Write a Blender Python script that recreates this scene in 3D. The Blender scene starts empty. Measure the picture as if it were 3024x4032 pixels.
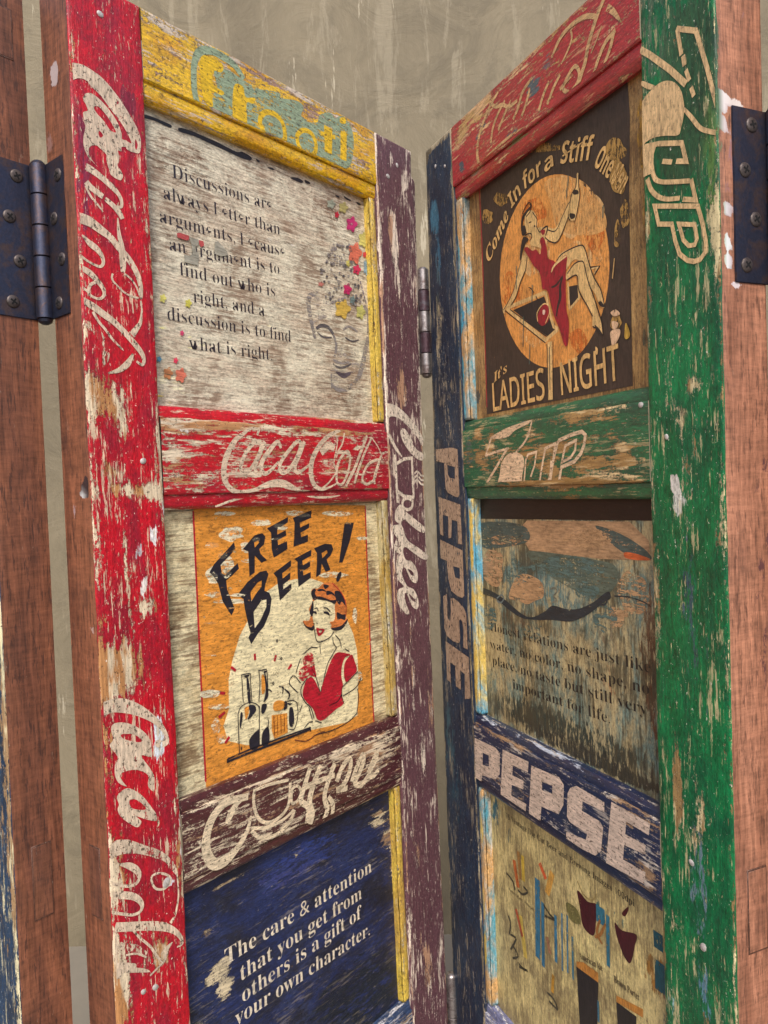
import bpy, bmesh, math, random
from mathutils import Vector, Matrix, noise as mnoise
from mathutils.geometry import tessellate_polygon
C = bpy.context.scene
COL = C.collection
R = math.radians

# ------------------------------------------------------------------ camera
cam = bpy.data.cameras.new('camera')
cam.sensor_fit = 'VERTICAL'; cam.sensor_height = 36.0; cam.lens = 36.0 * 3000 / 4032
cam.clip_start = 0.05; cam.clip_end = 200
co = bpy.data.objects.new('camera', cam); COL.objects.link(co)
_up = Vector((-0.0325, 1, 0.0323)).normalized()
_fw = Vector((0, 0, -1)); _fw = (_fw - _fw.dot(_up) * _up).normalized()
_rt = _fw.cross(_up)
M = Matrix((_rt, _fw, _up)).to_4x4()          # camera -> world
M.translation = Vector((0, 0, 1.35))
co.matrix_world = M
C.camera = co

# ------------------------------------------------------------------ light
SUN_EL, SUN_AZ = 48.0, 180.0                   # azimuth: direction of the sun, degrees clockwise from +Y
w = bpy.data.worlds.new('World'); C.world = w; w.use_nodes = True
nt = w.node_tree
sky = nt.nodes.new('ShaderNodeTexSky'); sky.sky_type = 'NISHITA'; sky.sun_disc = False
sky.sun_elevation = R(SUN_EL); sky.sun_rotation = R(SUN_AZ)
sky.air_density = 1.0; sky.dust_density = 4.0; sky.ozone_density = 1.0
nt.links.new(sky.outputs[0], nt.nodes['Background'].inputs[0])
nt.nodes['Background'].inputs[1].default_value = 0.12
sun = bpy.data.lights.new('sun', 'SUN'); sun.energy = 1.5; sun.angle = R(14); sun.color = (1, .95, .88)
so = bpy.data.objects.new('sun', sun); COL.objects.link(so)
sd = Vector((math.sin(R(SUN_AZ)) * math.cos(R(SUN_EL)), math.cos(R(SUN_AZ)) * math.cos(R(SUN_EL)), math.sin(R(SUN_EL))))
so.rotation_euler = sd.to_track_quat('Z', 'Y').to_euler()
C.view_settings.view_transform = 'Standard'; C.view_settings.look = 'None'
C.view_settings.exposure = 0.62; C.view_settings.gamma = 1.0
C.cycles.transparent_max_bounces = 24

# ------------------------------------------------------------------ colour helper
def lin(r, g=None, b=None):
    if g is None: r, g, b = r
    f = lambda c: (c / 255 / 12.92) if c / 255 <= .04045 else ((c / 255 + .055) / 1.055) ** 2.4
    return (f(r), f(g), f(b), 1.0)

# ------------------------------------------------------------------ node helpers
class NG:
    def __init__(s, name):
        s.m = bpy.data.materials.new(name); s.m.use_nodes = True
        s.t = s.m.node_tree; s.n = s.t.nodes; s.l = s.t.links
        s.bsdf = s.n['Principled BSDF']; s.out = s.n['Material Output']
        s.tc = s.n.new('ShaderNodeTexCoord')
    def put(s, sock, v):
        if isinstance(v, bpy.types.NodeSocket): s.l.new(v, sock)
        else: sock.default_value = v
    def math(s, op, a, b=0.0, c=None, clamp=False):
        n = s.n.new('ShaderNodeMath'); n.operation = op; n.use_clamp = clamp
        s.put(n.inputs[0], a); s.put(n.inputs[1], b)
        if c is not None: s.put(n.inputs[2], c)
        return n.outputs[0]
    def coord(s, scale, off=(0, 0, 0)):
        n = s.n.new('ShaderNodeMapping'); s.l.new(s.tc.outputs['Object'], n.inputs[0])
        n.inputs['Scale'].default_value = scale; n.inputs['Location'].default_value = off
        return n.outputs[0]
    def noise(s, co, scale=1.0, detail=3.0, rough=.6, dist=0.0):
        n = s.n.new('ShaderNodeTexNoise'); s.l.new(co, n.inputs['Vector'])
        n.inputs['Scale'].default_value = scale; n.inputs['Detail'].default_value = detail
        n.inputs['Roughness'].default_value = rough; n.inputs['Distortion'].default_value = dist
        return n.outputs['Fac']
    def step(s, v, a, b):                      # smooth 0..1 ramp from a to b
        n = s.n.new('ShaderNodeMapRange'); n.interpolation_type = 'SMOOTHSTEP'
        s.put(n.inputs[0], v); s.put(n.inputs[1], a); s.put(n.inputs[2], b)
        return n.outputs[0]
    def mix(s, f, a, b, mode='MIX'):
        n = s.n.new('ShaderNodeMix'); n.data_type = 'RGBA'; n.blend_type = mode
        s.put(n.inputs[0], f); s.put(n.inputs[6], a); s.put(n.inputs[7], b)
        return n.outputs[2]
    def attr(s, name):
        n = s.n.new('ShaderNodeAttribute'); n.attribute_name = name; return n
    def hsv(s, col, v, sat=1.0):
        n = s.n.new('ShaderNodeHueSaturation'); s.put(n.inputs['Color'], col)
        s.put(n.inputs['Value'], v); s.put(n.inputs['Saturation'], sat); return n.outputs[0]
    def bump(s, h, strength=.5, dist=.0006, prev=None):
        n = s.n.new('ShaderNodeBump'); n.inputs['Strength'].default_value = strength
        n.inputs['Distance'].default_value = dist; s.put(n.inputs['Height'], h)
        if prev is not None: s.l.new(prev, n.inputs['Normal'])
        return n.outputs[0]

def grain_scale(axis, across, along):
    return (across, along, across) if axis == 'Y' else (along, across, across)

_seed = [0]
def painted(name, paint, primer=(215, 205, 180), wood=(150, 110, 75), axis='Y', chip=0.0, spread=.05,
            fleck=.5, grime=.5, rough=.42, spec=.5, vary=.25, dark=(40, 28, 22), primer_share=.5,
            stretch=1.0, coat=0.0, cloud=None, grainvis=.5, micro_amt=1.9, hatch=0.0, hatchcol=(104, 74, 50), thr=.60):
    """old paint over primer over timber; chips run along the grain, 'wear' and 'tint' attributes steer them"""
    _seed[0] += 1; o = (3.7 * _seed[0], 1.9 * _seed[0], 5.3 * _seed[0])
    g = NG(name)
    streak = g.noise(g.coord(grain_scale(axis, 250, 34 * stretch), o), 1, 5, .7, .3)
    blotch = g.noise(g.coord(grain_scale(axis, 90, 34 * stretch), o), 1, 6, .75, .5)
    big = g.noise(g.coord(grain_scale(axis, 20, 9 * stretch), o), 1, 3, .6, .5)
    speck = g.noise(g.coord((330, 280, 330), o), 1, 3, .7)
    fine = g.noise(g.coord(grain_scale(axis, 420, 40), o), 1, 4, .7)
    wear = g.attr('wear').outputs['Fac']
    s1 = g.math('MULTIPLY_ADD', streak, .50, g.math('MULTIPLY', blotch, .32))
    s1 = g.math('MULTIPLY_ADD', big, .18, s1)
    s1 = g.math('MULTIPLY_ADD', g.math('SUBTRACT', speck, .5), .22, s1)
    s1 = g.math('ADD', s1, g.math('MULTIPLY_ADD', wear, 1.0, chip))
    chipm = g.step(s1, thr, thr + spread)
    # tint patches (other layers of paint; painted sky sheen on the navy rail's lip)
    ta = g.attr('tint')
    tn = g.noise(g.coord(grain_scale(axis, 190, 42), (o[1], o[2], o[0])), 1, 5, .7)
    tm = g.step(g.math('MULTIPLY_ADD', g.math('SUBTRACT', tn, .5), 1.5, ta.outputs['Alpha']), .46, .56)
    # paint colour
    v1 = g.math('MULTIPLY_ADD', g.math('SUBTRACT', blotch, .5), vary * 2.2, 1.0)
    v1 = g.math('MULTIPLY_ADD', g.math('SUBTRACT', fine, .5), grainvis * 2.6, v1)
    v1 = g.math('MULTIPLY_ADD', g.math('SUBTRACT', big, .5), vary * 1.6, v1)
    micro = g.noise(g.coord(grain_scale(axis, 430, 240), o), 1, 3, .8)
    v1 = g.math('MULTIPLY_ADD', g.math('SUBTRACT', micro, .5), micro_amt, v1)
    base = lin(paint)
    if cloud:
        cn = g.noise(g.coord(grain_scale(axis, 26, 12), (o[2], o[0], o[1])), 1, 6, .72, .6)
        base = g.mix(g.step(cn, .42, .62), lin(paint), lin(cloud))
    pc = g.mix(tm, base, ta.outputs['Color'])
    pc = g.hsv(pc, v1)
    # what shows in the chips
    wn = g.noise(g.coord(grain_scale(axis, 60, 9), (o[1], o[0], o[2])), 1, 4, .6)
    wv = g.math('MULTIPLY_ADD', g.math('SUBTRACT', fine, .5), 1.6, g.math('MULTIPLY_ADD', g.math('SUBTRACT', streak, .5), .9, 1.0))
    under = g.mix(g.step(wn, .5 + (primer_share - .5) * .6 - .03, .5 + (primer_share - .5) * .6 + .05), lin(primer), lin(wood))
    under = g.hsv(under, wv)
    under = g.mix(g.math('MULTIPLY', g.step(speck, .60, .66), .75), under, lin(dark))
    col = g.mix(chipm, pc, under)
    # light flecks where the paint is just scratched
    fl = g.step(g.noise(g.coord(grain_scale(axis, 330, 90), (o[0] + 9, o[1], o[2])), 1, 4, .75), .70 - .07 * fleck, .73 - .07 * fleck)
    col = g.mix(g.math('MULTIPLY', fl, min(1, fleck * 1.1)), col, lin(primer))
    sc_ = g.noise(g.coord(grain_scale(axis, 310, 24), (o[0] + 19, o[1], o[2])), 1, 5, .8)
    sg = g.noise(g.coord(grain_scale(axis, 34, 15), (o[0] + 4, o[1] + 6, o[2])), 1, 4, .7, .5)
    sv = g.math('MULTIPLY_ADD', g.math('SUBTRACT', sg, .5), .75, sc_)
    col = g.mix(g.math('MULTIPLY', g.step(sv, .60, .64), min(.95, fleck * 1.15)), col, g.hsv(lin(primer), wv))
    pk = g.noise(g.coord(grain_scale(axis, 280, 190), (o[0] + 31, o[1], o[2])), 1, 4, .8)
    col = g.mix(g.math('MULTIPLY', g.step(pk, .655, .68), min(1, fleck * 1.3)), col, lin(236, 228, 212))
    if hatch:
        hn = g.noise(g.coord(grain_scale(axis, 300, 26), (o[1] + 2, o[0], o[2])), 1, 5, .75, .2)
        hm = g.noise(g.coord((16, 13, 16), (o[1] + 2, o[0] + 5, o[2])), 1, 4, .65, .4)
        hv = g.math('MULTIPLY_ADD', g.math('SUBTRACT', hm, .5), 1.0, hn)
        col = g.mix(g.math('MULTIPLY', g.step(hv, .47, .66), hatch), col, lin(hatchcol))
        hl = g.math('MULTIPLY_ADD', g.math('SUBTRACT', .5, hm), .8, g.noise(g.coord(grain_scale(axis, 280, 70), (o[2] + 2, o[0], o[1])), 1, 5, .75))
        col = g.mix(g.math('MULTIPLY', g.step(hl, .54, .68), hatch * .8), col, lin(min(255, paint[0] + 28), min(255, paint[1] + 28), min(255, paint[2] + 24)))
    # grime
    gr = g.step(g.noise(g.coord((230, 190, 230), (o[2] + 4, o[1], o[0])), 1, 5, .8), .54, .62)
    gz = g.step(g.noise(g.coord((30, 24, 30), (o[2] + 4, o[1], o[0])), 1, 4, .6), .36, .58)
    col = g.mix(g.math('MULTIPLY', g.math('MULTIPLY', gr, gz), grime), col, lin(dark))
    g.l.new(col, g.bsdf.inputs['Base Color'])
    g.put(g.bsdf.inputs['Roughness'], g.math('MULTIPLY_ADD', chipm, .22, g.math('MULTIPLY_ADD', blotch, .25, rough - .12)))
    g.bsdf.inputs['Specular IOR Level'].default_value = spec
    g.bsdf.inputs['Coat Weight'].default_value = coat
    g.bsdf.inputs['Coat Roughness'].default_value = .22
    hgt = g.math('MULTIPLY_ADD', chipm, -1.0, g.math('MULTIPLY_ADD', fine, .35, g.math('MULTIPLY', streak, .5)))
    hgt = g.math('MULTIPLY_ADD', blotch, .8, hgt)
    g.l.new(g.bump(hgt, .8, .0016), g.bsdf.inputs['Normal'])
    return g.m

def wood_mat(name, c1, c2, dark, rough=.45, white=.2):
    _seed[0] += 1; o = (2.1 * _seed[0], 4.4 * _seed[0], 1.3 * _seed[0])
    g = NG(name)
    a = g.noise(g.coord((26, 3.0, 26), o), 1, 5, .65, .8)
    fine = g.noise(g.coord((330, 20, 330), o), 1, 5, .75)
    pore = g.noise(g.coord((420, 50, 420), (o[1], o[0], o[2])), 1, 3, .7)
    blot = g.noise(g.coord((34, 16, 34), (o[2], o[1], o[0])), 1, 4, .7)
    cross = g.noise(g.coord((50, 260, 50), (o[2], o[1], o[0])), 1, 4, .75)
    col = g.mix(g.step(a, .35, .65), lin(c1), lin(c2))
    col = g.mix(g.math('MULTIPLY', g.step(blot, .52, .72), .55), col, lin(dark))
    v = g.math('MULTIPLY_ADD', g.math('SUBTRACT', fine, .5), 2.4, 1.0)
    v = g.math('MULTIPLY_ADD', g.math('SUBTRACT', cross, .5), 1.3, v)
    col = g.hsv(col, v)
    col = g.mix(g.math('MULTIPLY', g.step(pore, .56, .64), .7), col, lin(dark))
    ta = g.attr('tint')
    tn = g.noise(g.coord((120, 50, 120), (o[1], o[2], o[0])), 1, 5, .7)
    tm = g.step(g.math('MULTIPLY_ADD', g.math('SUBTRACT', tn, .5), 1.3, ta.outputs['Alpha']), .46, .56)
    col = g.mix(tm, col, ta.outputs['Color'])
    wf = g.step(g.noise(g.coord((300, 60, 300), (o[1] + 3, o[2], o[0])), 1, 3, .7), .70, .74)
    col = g.mix(g.math('MULTIPLY', wf, white), col, lin(215, 200, 180))
    g.l.new(col, g.bsdf.inputs['Base Color'])
    g.put(g.bsdf.inputs['Roughness'], g.math('MULTIPLY_ADD', blot, .3, rough - .12))
    h = g.math('MULTIPLY_ADD', fine, .6, g.math('MULTIPLY_ADD', cross, .4, g.math('MULTIPLY', blot, .8)))
    g.l.new(g.bump(h, .5, .0009), g.bsdf.inputs['Normal'])
    return g.m

def print_mat(name, worn=.5, axis='Y', speckdark=.5, thr=.60, rough=.45):
    """ink or paint laid on with a stencil: colour from the 'ink' attribute, rubbed away along the grain"""
    _seed[0] += 1; o = (2.9 * _seed[0], 6.1 * _seed[0], 3.3 * _seed[0])
    g = NG(name)
    ink = g.attr('ink')
    streak = g.noise(g.coord(grain_scale(axis, 240, 44), o), 1, 5, .75, .3)
    blotch = g.noise(g.coord(grain_scale(axis, 60, 34), o), 1, 5, .7, .4)
    speck = g.noise(g.coord(grain_scale(axis, 330, 230), o), 1, 3, .75)
    fine = g.noise(g.coord(grain_scale(axis, 430, 80), o), 1, 3, .7)
    s = g.math('MULTIPLY_ADD', streak, .48, g.math('MULTIPLY', blotch, .27))
    s = g.math('MULTIPLY_ADD', speck, .25, s)
    s = g.math('ADD', s, g.math('SUBTRACT', 1.0, ink.outputs['Alpha']))
    gone = g.math('MULTIPLY', g.step(s, thr, thr + .04), worn)
    v = g.math('MULTIPLY_ADD', g.math('SUBTRACT', fine, .5), 1.7, g.math('MULTIPLY_ADD', g.math('SUBTRACT', blotch, .5), 1.2, 1.0))
    v = g.math('MULTIPLY_ADD', g.math('SUBTRACT', speck, .5), .7, v)
    col = g.hsv(ink.outputs['Color'], v)
    sp2 = g.noise(g.coord(grain_scale(axis, 300, 190), (o[1], o[2], o[0])), 1, 3, .75)
    col = g.mix(g.math('MULTIPLY', g.step(sp2, .565, .62), speckdark), col, lin(52, 38, 30))
    g.l.new(col, g.bsdf.inputs['Base Color'])
    g.put(g.bsdf.inputs['Roughness'], rough)
    g.l.new(g.bump(g.math('MULTIPLY_ADD', fine, .4, streak), .45, .0008), g.bsdf.inputs['Normal'])
    tr = g.n.new('ShaderNodeBsdfTransparent'); mx = g.n.new('ShaderNodeMixShader')
    g.l.new(gone, mx.inputs[0]); g.l.new(g.bsdf.outputs[0], mx.inputs[1]); g.l.new(tr.outputs[0], mx.inputs[2])
    g.l.new(mx.outputs[0], g.out.inputs[0])
    return g.m

def metal_mat(name, c, c2, rough, metallic=.85):
    _seed[0] += 1; o = (1.1 * _seed[0], 2.4 * _seed[0], 7.3 * _seed[0])
    g = NG(name)
    n1 = g.noise(g.coord((60, 50, 60), o), 1, 6, .75, .5)
    n2 = g.noise(g.coord((420, 300, 420), o), 1, 3, .7)
    col = g.mix(g.step(n1, .44, .64), lin(c), lin(c2))
    col = g.hsv(col, g.math('MULTIPLY_ADD', n2, .8, .6))
    g.l.new(col, g.bsdf.inputs['Base Color'])
    g.bsdf.inputs['Metallic'].default_value = metallic
    g.put(g.bsdf.inputs['Roughness'], g.math('MULTIPLY_ADD', n1, .35, rough - .15))
    g.l.new(g.bump(g.math('MULTIPLY_ADD', n2, .5, n1), .35, .0006), g.bsdf.inputs['Normal'])
    return g.m

# ------------------------------------------------------------------ object helpers
def frame(o, d, u, n):
    m = Matrix((d, u, n)).transposed().to_4x4(); m.translation = Vector(o) / 1000; return m
FL = frame((-247.20346, 659.0444, 0.23982), (0.6375, 0.77043, -0.00608), (-0.00987, 0.01605, 0.99982), (0.77039, -0.63733, 0.01784))
FR = frame((81.38416, 1063.68261, 0.02798), (0.3925, -0.91975, 0.00029), (-0.00603, -0.00226, 0.99998), (-0.91973, -0.3925, -0.00643))

screen = bpy.data.objects.new('folding_screen', None); COL.objects.link(screen)
screen.location = (0.065, 1.06, 0)
screen['label'] = 'hinged folding screen of worn painted wood with lettered red, yellow, maroon, navy and green frames'
screen['category'] = 'folding screen'
S_INV = Matrix.Translation(screen.location).inverted()

def link(name, me, mats, F=None, parent=None, label=None):
    ob = bpy.data.objects.new(name, me); COL.objects.link(ob)
    for m in (mats if isinstance(mats, (list, tuple)) else [mats]): me.materials.append(m)
    if parent is None or parent is screen:
        ob.parent = screen; ob.matrix_parent_inverse = S_INV
        if F is not None: ob.matrix_basis = F
    else:
        ob.parent = parent                      # shares its parent's frame
    if label: ob['label'] = label
    return ob

def blob(u, v, lst, tint=False):
    a = 0.0
    for b in lst:
        d = ((u - b[0]) / b[2]) ** 2 + ((v - b[1]) / b[3]) ** 2
        if d < 9: a += b[4] * math.exp(-d)
    return a
def tintat(u, v, lst):
    r = g_ = b_ = wsum = 0.0; best = 0.0
    for t in lst:
        d = ((u - t[0]) / t[2]) ** 2 + ((v - t[1]) / t[3]) ** 2
        if d < 9:
            k = t[4] * math.exp(-d * d * .6); wsum += k; c = lin(t[5])
            r += k * c[0]; g_ += k * c[1]; b_ += k * c[2]; best = max(best, k)
    if wsum < 1e-4: return (0, 0, 0, 0)
    return (r / wsum, g_ / wsum, b_ / wsum, best)

def make_mesh(name, verts, faces, wear, tint, mats=None):
    me = bpy.data.meshes.new(name)
    me.from_pydata([(x / 1000, y / 1000, z / 1000) for x, y, z in verts], [], faces)
    a = me.attributes.new('wear', 'FLOAT', 'POINT'); a.data.foreach_set('value', wear)
    t = me.attributes.new('tint', 'FLOAT_COLOR', 'POINT'); t.data.foreach_set('color', [c for q in tint for c in q])
    if mats: me.polygons.foreach_set('material_index', mats)
    me.update(); return me

def wav(s, k, amp): return amp * mnoise.noise(Vector((s * .012, k * 7.7, 1.3))) + amp * .5 * mnoise.noise(Vector((s * .06, k * 3.1, 4.3)))

def board(name, outline, w0, thick, mats, F, parent=None, label=None, blobs=(), tints=(), edge=.12, step=5.0, seed=0, edgemat=(1, 1), rnd=1.6, ambient=0.0, side_tints=(), side_tints_l=()):
    """upright timber: outline = [(v, u_left, u_right), ...] from top to bottom; rounded, slightly wavy arrises"""
    vs = []; rows = []
    top, bot = outline[0][0], outline[-1][0]
    n = max(2, int((top - bot) / step))
    vlist = [top, top - rnd] + [top - (top - bot) * i / n for i in range(1, n)] + [bot + rnd, bot]
    def at(v):
        for (a, l0, r0), (b, l1, r1) in zip(outline, outline[1:]):
            if b <= v <= a:
                k = (a - v) / (a - b) if a != b else 0
                return l0 + (l1 - l0) * k, r0 + (r1 - r0) * k
        return outline[-1][1:]
    V = []; W = []; T = []; Fc = []; MI = []
    cols = None
    for i, v in enumerate(vlist):
        l, r = at(v); l += wav(v, seed + 1, .8); r += wav(v, seed + 2, .8)
        m = max(2, int((r - l) / step))
        if cols is None: cols = m
        m = cols
        SD = [-thick * q / 6 for q in (6, 5, 4, 3, 2, 1)]
        us = [(l, q, 0) for q in SD] + [(l, -rnd, 0), (l + rnd * .3, -rnd * .3, 1), (l + rnd, 0, 2)] + \
             [(l + rnd + (r - l - 2 * rnd) * j / m, 0, 3) for j in range(1, m)] + \
             [(r - rnd, 0, 2), (r - rnd * .3, -rnd * .3, 1), (r, -rnd, 0)] + [(r, q, 0) for q in reversed(SD)]
        end = (i in (0, len(vlist) - 1))
        row = []
        for j, (u, wz, k) in enumerate(us):
            dz = -rnd * .5 if (end and k >= 1) else 0
            row.append(len(V)); V.append((u, v, w0 + wz + dz))
            ew = edge * 1.3 if k == 1 else (edge if k == 2 else 0)
            if end or i in (1, len(vlist) - 2): ew = max(ew, edge)
            side = wz < -rnd
            if side: W.append(0); T.append(tintat(wz, v, side_tints) if u > (l + r) / 2 else tintat(-wz, v, side_tints_l))
            else: W.append(ew + ambient + blob(u, v, blobs)); T.append(tintat(u, v, tints))
        rows.append(row)
    for a, b in zip(rows, rows[1:]):
        for j in range(len(a) - 1):
            Fc.append((a[j], b[j], b[j + 1], a[j + 1]))
            MI.append(edgemat[0] if j < 6 else (edgemat[1] if j >= len(a) - 7 else 0))
    # end caps and back
    Fc.append(tuple(rows[0])); MI.append(1); Fc.append(tuple(reversed(rows[-1]))); MI.append(1)
    back = [rows[0][0], rows[0][-1], rows[-1][-1], rows[-1][0]]
    Fc.append(tuple(back)); MI.append(1)
    me = make_mesh(name, V, Fc, W, T, MI)
    for i, p in enumerate(me.polygons): p.use_smooth = i < len(me.polygons) - 3
    ob = link(name, me, mats, F, parent, label)
    md = ob.modifiers.new('n', 'WEIGHTED_NORMAL') if False else None
    return ob

def rail(name, v0, v1, u0, u1, prof, mat, F, label=None, blobs=(), tints=(), step=5.0, seed=0, ambient=0.0, parent=None):
    """horizontal timber swept along u; prof = list of (distance below top, w, extra wear)"""
    n = int((u1 - u0) / step); V = []; W = []; T = []; Fc = []
    for i in range(n + 1):
        u = u0 + (u1 - u0) * i / n
        for k, (dv, wz, ew) in enumerate(prof):
            v = v0 - dv + wav(u, seed + k * .13, .5)
            V.append((u, v, wz)); W.append(ew + ambient + blob(u, v, blobs)); T.append(tintat(u, v, tints))
    m = len(prof)
    for i in range(n):
        for k in range(m - 1):
            a = i * m + k; Fc.append((a, a + 1, a + m + 1, a + m))
    me = make_mesh(name, V, Fc, W, T)
    me.polygons.foreach_set('use_smooth', [True] * len(Fc))
    me.set_sharp_from_angle(angle=R(35))
    return link(name, me, mat, F, parent, label)

def densify(prof, step=5.0):
    out = [prof[0]]
    for a, b in zip(prof, prof[1:]):
        L = math.hypot(b[0] - a[0], b[1] - a[1]); n = max(1, int(L / step))
        for i in range(1, n + 1):
            k = i / n; out.append((a[0] + (b[0] - a[0]) * k, a[1] + (b[1] - a[1]) * k, a[2] + (b[2] - a[2]) * (1 if i == n else 0)))
    return out

E_ = .10
def prof_mid(h):
    return densify([(3, -46, 0), (3, -15, 0), (1.2, -9, E_), (2.6, -5.2, E_), (6, -3.6, 0), (12.5, -3.0, 0), (14, -3.2, E_), (14.4, -.6, E_), (15.6, 0, E_),
                    (h - 16.5, 0, E_), (h - 15.4, -.8, E_), (h - 15.2, -3.4, E_), (h - 13.6, -2.8, 0), (h - 5, -3.2, 0), (h - 2, -4.6, E_), (h, -7.5, E_), (h - 1, -12, 0), (h - 1.5, -15, 0), (h - 1.5, -46, 0)])
def prof_top(h):
    return densify([(0, -46, 0), (0, -1.6, E_), (1.6, 0, E_), (h - 20.5, 0, E_), (h - 19, -1, E_), (h - 18.8, -3.6, E_), (h - 17, -2.8, 0), (h - 6, -3.2, 0),
                    (h - 2.5, -4.6, E_), (h, -8, E_), (h - 1, -12, 0), (h - 1.5, -15, 0), (h - 1.5, -46, 0)])

def panel(name, u0, u1, v0, v1, mat, F, label, blobs=(), tints=(), step=4.0, ambient=0.0, w=-14.0):
    nu = int((u1 - u0) / step); nv = int((v0 - v1) / step); V = []; W = []; T = []; Fc = []
    for j in range(nv + 1):
        v = v0 + (v1 - v0) * j / nv
        for i in range(nu + 1):
            u = u0 + (u1 - u0) * i / nu
            V.append((u, v, w)); W.append(ambient + blob(u, v, blobs)); T.append(tintat(u, v, tints))
    m = nu + 1
    for j in range(nv):
        for i in range(nu):
            a = j * m + i; Fc.append((a, a + m, a + m + 1, a + 1))
    # back and rim
    b = len(V)
    for (u, v) in ((u0, v0), (u1, v0), (u1, v1), (u0, v1)): V.append((u, v, w - 8)); W.append(0); T.append((0, 0, 0, 0))
    Fc.append((b, b + 1, b + 2, b + 3))
    c = [0, nu, nv * m + nu, nv * m]
    for k in range(4): Fc.append((c[k], c[(k + 1) % 4], b + (k + 1) % 4, b + k))
    me = make_mesh(name, V, Fc, W, T)
    return link(name, me, mat, F, None, label)

# ------------------------------------------------------------------ prints: strokes, fills and type laid on the wood
def smooth_pts(p, closed=False, n=6):
    if len(p) < 3: return [tuple(x) for x in p]
    out = []; L = len(p); rng = range(L) if closed else range(L - 1)
    for i in rng:
        if closed: a, b, c, d = p[i - 1], p[i], p[(i + 1) % L], p[(i + 2) % L]
        else: a, b, c, d = p[max(i - 1, 0)], p[i], p[i + 1], p[min(i + 2, L - 1)]
        for k in range(n):
            t = k / n
            out.append(tuple(.5 * ((2 * b[q]) + (-a[q] + c[q]) * t + (2 * a[q] - 5 * b[q] + 4 * c[q] - d[q]) * t * t + (-a[q] + 3 * b[q] - 3 * c[q] + d[q]) * t ** 3) for q in range(len(b))))
    if not closed: out.append(tuple(p[-1]))
    return out

def ribbon(pts):
    """pts (u, v, width) -> outline polygon of the stroke"""
    L = []; Rr = []
    n = len(pts)
    for i in range(n):
        a = pts[max(i - 1, 0)]; b = pts[min(i + 1, n - 1)]
        dx, dy = b[0] - a[0], b[1] - a[1]; q = math.hypot(dx, dy) or 1
        nx, ny = -dy / q, dx / q; h = pts[i][2] / 2
        L.append((pts[i][0] + nx * h, pts[i][1] + ny * h)); Rr.append((pts[i][0] - nx * h, pts[i][1] - ny * h))
    return L, Rr

class Print:
    def __init__(s): s.bm = bmesh.new(); s.ink = s.bm.verts.layers.float_color.new('ink'); s.z = 0
    def quadstrip(s, L, Rr, z, col):
        a = [s.bm.verts.new((x / 1000, y / 1000, z / 1000)) for x, y in L]
        b = [s.bm.verts.new((x / 1000, y / 1000, z / 1000)) for x, y in Rr]
        for v in a + b: v[s.ink] = col
        for i in range(len(a) - 1):
            try: s.bm.faces.new((b[i], b[i + 1], a[i + 1], a[i]))
            except ValueError: pass
    def stroke(s, pts, z, col, closed=False, smooth=True):
        if smooth: p = smooth_pts(pts, closed, 5)
        else: p = [tuple(q) for q in pts]
        if closed: p = p + [p[0]]
        if smooth:
            L, Rr = ribbon(p)
            if closed:
                L[0] = L[-1] = tuple((a + b) / 2 for a, b in zip(L[0], L[-1])); Rr[0] = Rr[-1] = tuple((a + b) / 2 for a, b in zip(Rr[0], Rr[-1]))
            s.quadstrip(L, Rr, z, col)
        else:                                   # mitred corners
            n = len(p); L = []; Rr = []
            for i in range(n):
                if closed: pr = p[i - 1] if i > 0 else p[-2]; nx_ = p[i + 1] if i < n - 1 else p[1]
                else: pr = p[i - 1] if i > 0 else None; nx_ = p[i + 1] if i < n - 1 else None
                def nrm(a, b):
                    dx, dy = b[0] - a[0], b[1] - a[1]; q = math.hypot(dx, dy) or 1; return (-dy / q, dx / q)
                n1 = nrm(pr, p[i]) if pr else nrm(p[i], nx_); n2 = nrm(p[i], nx_) if nx_ else n1
                mx, my = n1[0] + n2[0], n1[1] + n2[1]; q = math.hypot(mx, my) or 1; mx /= q; my /= q
                h = p[i][2] / 2 / max(.35, mx * n1[0] + my * n1[1])
                L.append((p[i][0] + mx * h, p[i][1] + my * h)); Rr.append((p[i][0] - mx * h, p[i][1] - my * h))
            s.quadstrip(L, Rr, z, col)
    def fill(s, loops, z, col):
        vec = [[Vector((x, y, 0)) for x, y in lp] for lp in loops]
        tris = tessellate_polygon(vec); flat = [p for lp in loops for p in lp]
        vs = [s.bm.verts.new((x / 1000, y / 1000, z / 1000)) for x, y in flat]
        for v in vs: v[s.ink] = col
        for t in tris:
            f = [vs[i] for i in t]
            ar = (f[1].co - f[0].co).cross(f[2].co - f[0].co).z
            if abs(ar) < 1e-12: continue
            if ar < 0: f.reverse()
            try: s.bm.faces.new(f)
            except ValueError: pass
    def clip(s, box):
        u0, u1, v0, v1 = [q / 1000 for q in box]
        for co_, no in (((u0, 0, 0), (-1, 0, 0)), ((u1, 0, 0), (1, 0, 0)), ((0, v0, 0), (0, -1, 0)), ((0, v1, 0), (0, 1, 0))):
            bmesh.ops.bisect_plane(s.bm, geom=s.bm.verts[:] + s.bm.edges[:] + s.bm.faces[:], plane_co=co_, plane_no=no, clear_outer=True)
    def build(s, name, mat, parent, label=None):
        bmesh.ops.recalc_face_normals  # faces are laid out facing +w already
        me = bpy.data.meshes.new(name); s.bm.normal_update()
        for f in s.bm.faces:
            if f.normal.z < 0: f.normal_flip()
        s.bm.to_mesh(me); s.bm.free()
        return link(name, me, mat, None, parent, label)

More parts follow.
